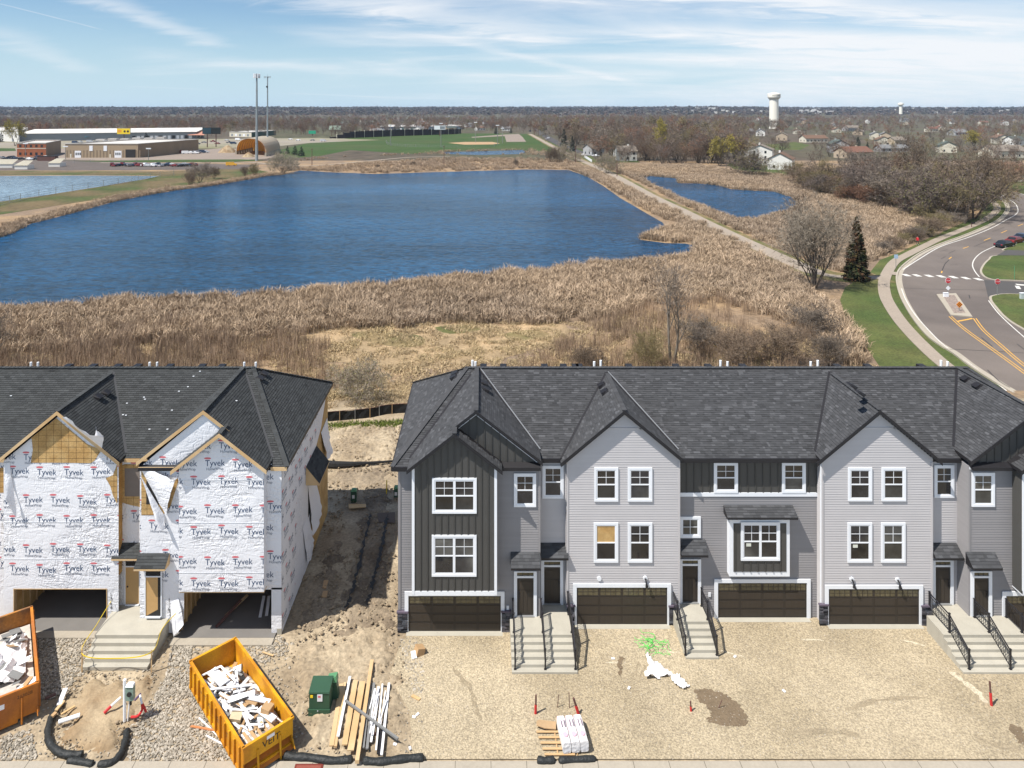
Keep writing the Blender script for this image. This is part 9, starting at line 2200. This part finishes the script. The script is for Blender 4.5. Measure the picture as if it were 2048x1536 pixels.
RE += fill([(1215, 336), (1290, 331), (1400, 332), (1480, 345), (1560, 352), (1620, 372), (1700, 396), (1800, 424), (1868, 448), (1850, 468), (1820, 486), (1770, 508), (1730, 530), (1690, 560), (1640, 540), (1590, 515), (1500, 475), (1400, 425), (1310, 380), (1250, 350)], .85, (.75, 1.1), avoid=(POND2, [G(x, y, ZM) for x, y in ((1636, 462), (1655, 454), (1670, 462), (1655, 472))]))
RE += fill([(560, 351), (600, 341), (650, 343), (750, 347), (850, 344), (950, 341), (1050, 338), (1137, 339), (1175, 345), (1140, 322), (1050, 317), (900, 317), (760, 325), (640, 333), (560, 338)], .16, (.8, 1.1), clump=.3)
RE += fill([(600, 322), (700, 313), (820, 310), (900, 309), (1050, 310), (1110, 312), (1090, 300), (1050, 299), (900, 302), (820, 308), (740, 312), (600, 316)], .05, (.7, 1.1), avoid=(POND4,))
lb_px = catmull([G(x, y, Wz) for x, y in ((-200, 532), (-60, 493), (20, 468), (60, 448), (150, 425), (230, 403), (280, 393), (350, 381), (420, 372), (480, 362), (535, 352), (565, 350))], 14)
for p in lb_px:
 for _ in range(9):
  w = abs(R.gauss(0, 3.2)) + .3; a = R.uniform(-1, 1); q = (p[0] - w * .75 + a, p[1] + w * .6 + R.uniform(-2, 2))
  if not inside(q, POND): RE.append((q[0], q[1], ZM, R.uniform(.5, .95), R.uniform(0, 6.28), 0))
stuff_instances("cattail_marsh", RE, reeds, "dry tan cattails and reeds filling the marsh round the ponds", "reeds")
BR = fill([(-200, 700), (0, 665), (150, 662), (320, 655), (520, 672), (660, 690), (640, 730), (690, 790), (500, 800), (-200, 800)], .95, (.6, 1.0), clump=.4)
BR += fill([(1120, 690), (1180, 650), (1300, 612), (1440, 602), (1560, 642), (1640, 690), (1740, 745), (1740, 790), (1080, 790), (1050, 740)], .55, (.55, .95), clump=.25)
BR += fill([(1555, 362), (1620, 372), (1700, 396), (1800, 424), (1868, 448), (1905, 455), (1935, 440), (1930, 400), (1800, 385), (1650, 352)], .25, (.8, 1.2))
BR = [b for b in BR if b[1] > 69]
stuff_instances("brown_brush", BR, brushp, "upright brown brush stems in the marsh behind the roofs", "brush")
ST = fill([(-200, 720), (200, 665), (520, 672), (700, 648), (900, 640), (1180, 645), (1300, 620), (1740, 700), (1760, 830), (-200, 830)], .8, (.7, 1.2), clump=.45)
ST = [b for b in ST if b[1] > 64.6] + [(x, y, terr(x, y), R.uniform(.5, 1), R.uniform(0, 6), 0) for x, y in [(R.uniform(-17, -2), R.uniform(65.4, 76)) for _ in range(260)]]
stuff_instances("straw_tussocks", ST, strawp, "short pale straw grass tussocks behind the silt fence and in the clearing", "grass")
# ---- air
mh = bpy.data.materials.new("haze_air"); mh.use_nodes = True; nt = mh.node_tree; nt.nodes.remove(nt.nodes["Principled BSDF"])
pv = nt.nodes.new("ShaderNodeVolumePrincipled"); pv.inputs['Color'].default_value = (.62, .78, 1.0, 1); pv.inputs['Density'].default_value = 0.000055; pv.inputs['Anisotropy'].default_value = 0.0
nt.links.new(pv.outputs[0], nt.nodes["Material Output"].inputs['Volume'])
mb = MB(); mb.box(-7000, 7000, -60, 8600, -3.0, 62.0); hz_ = mb.build("haze", mh, kind='stuff'); hz_["label"] = "thin pale air haze over the whole place"; hz_["category"] = "haze"
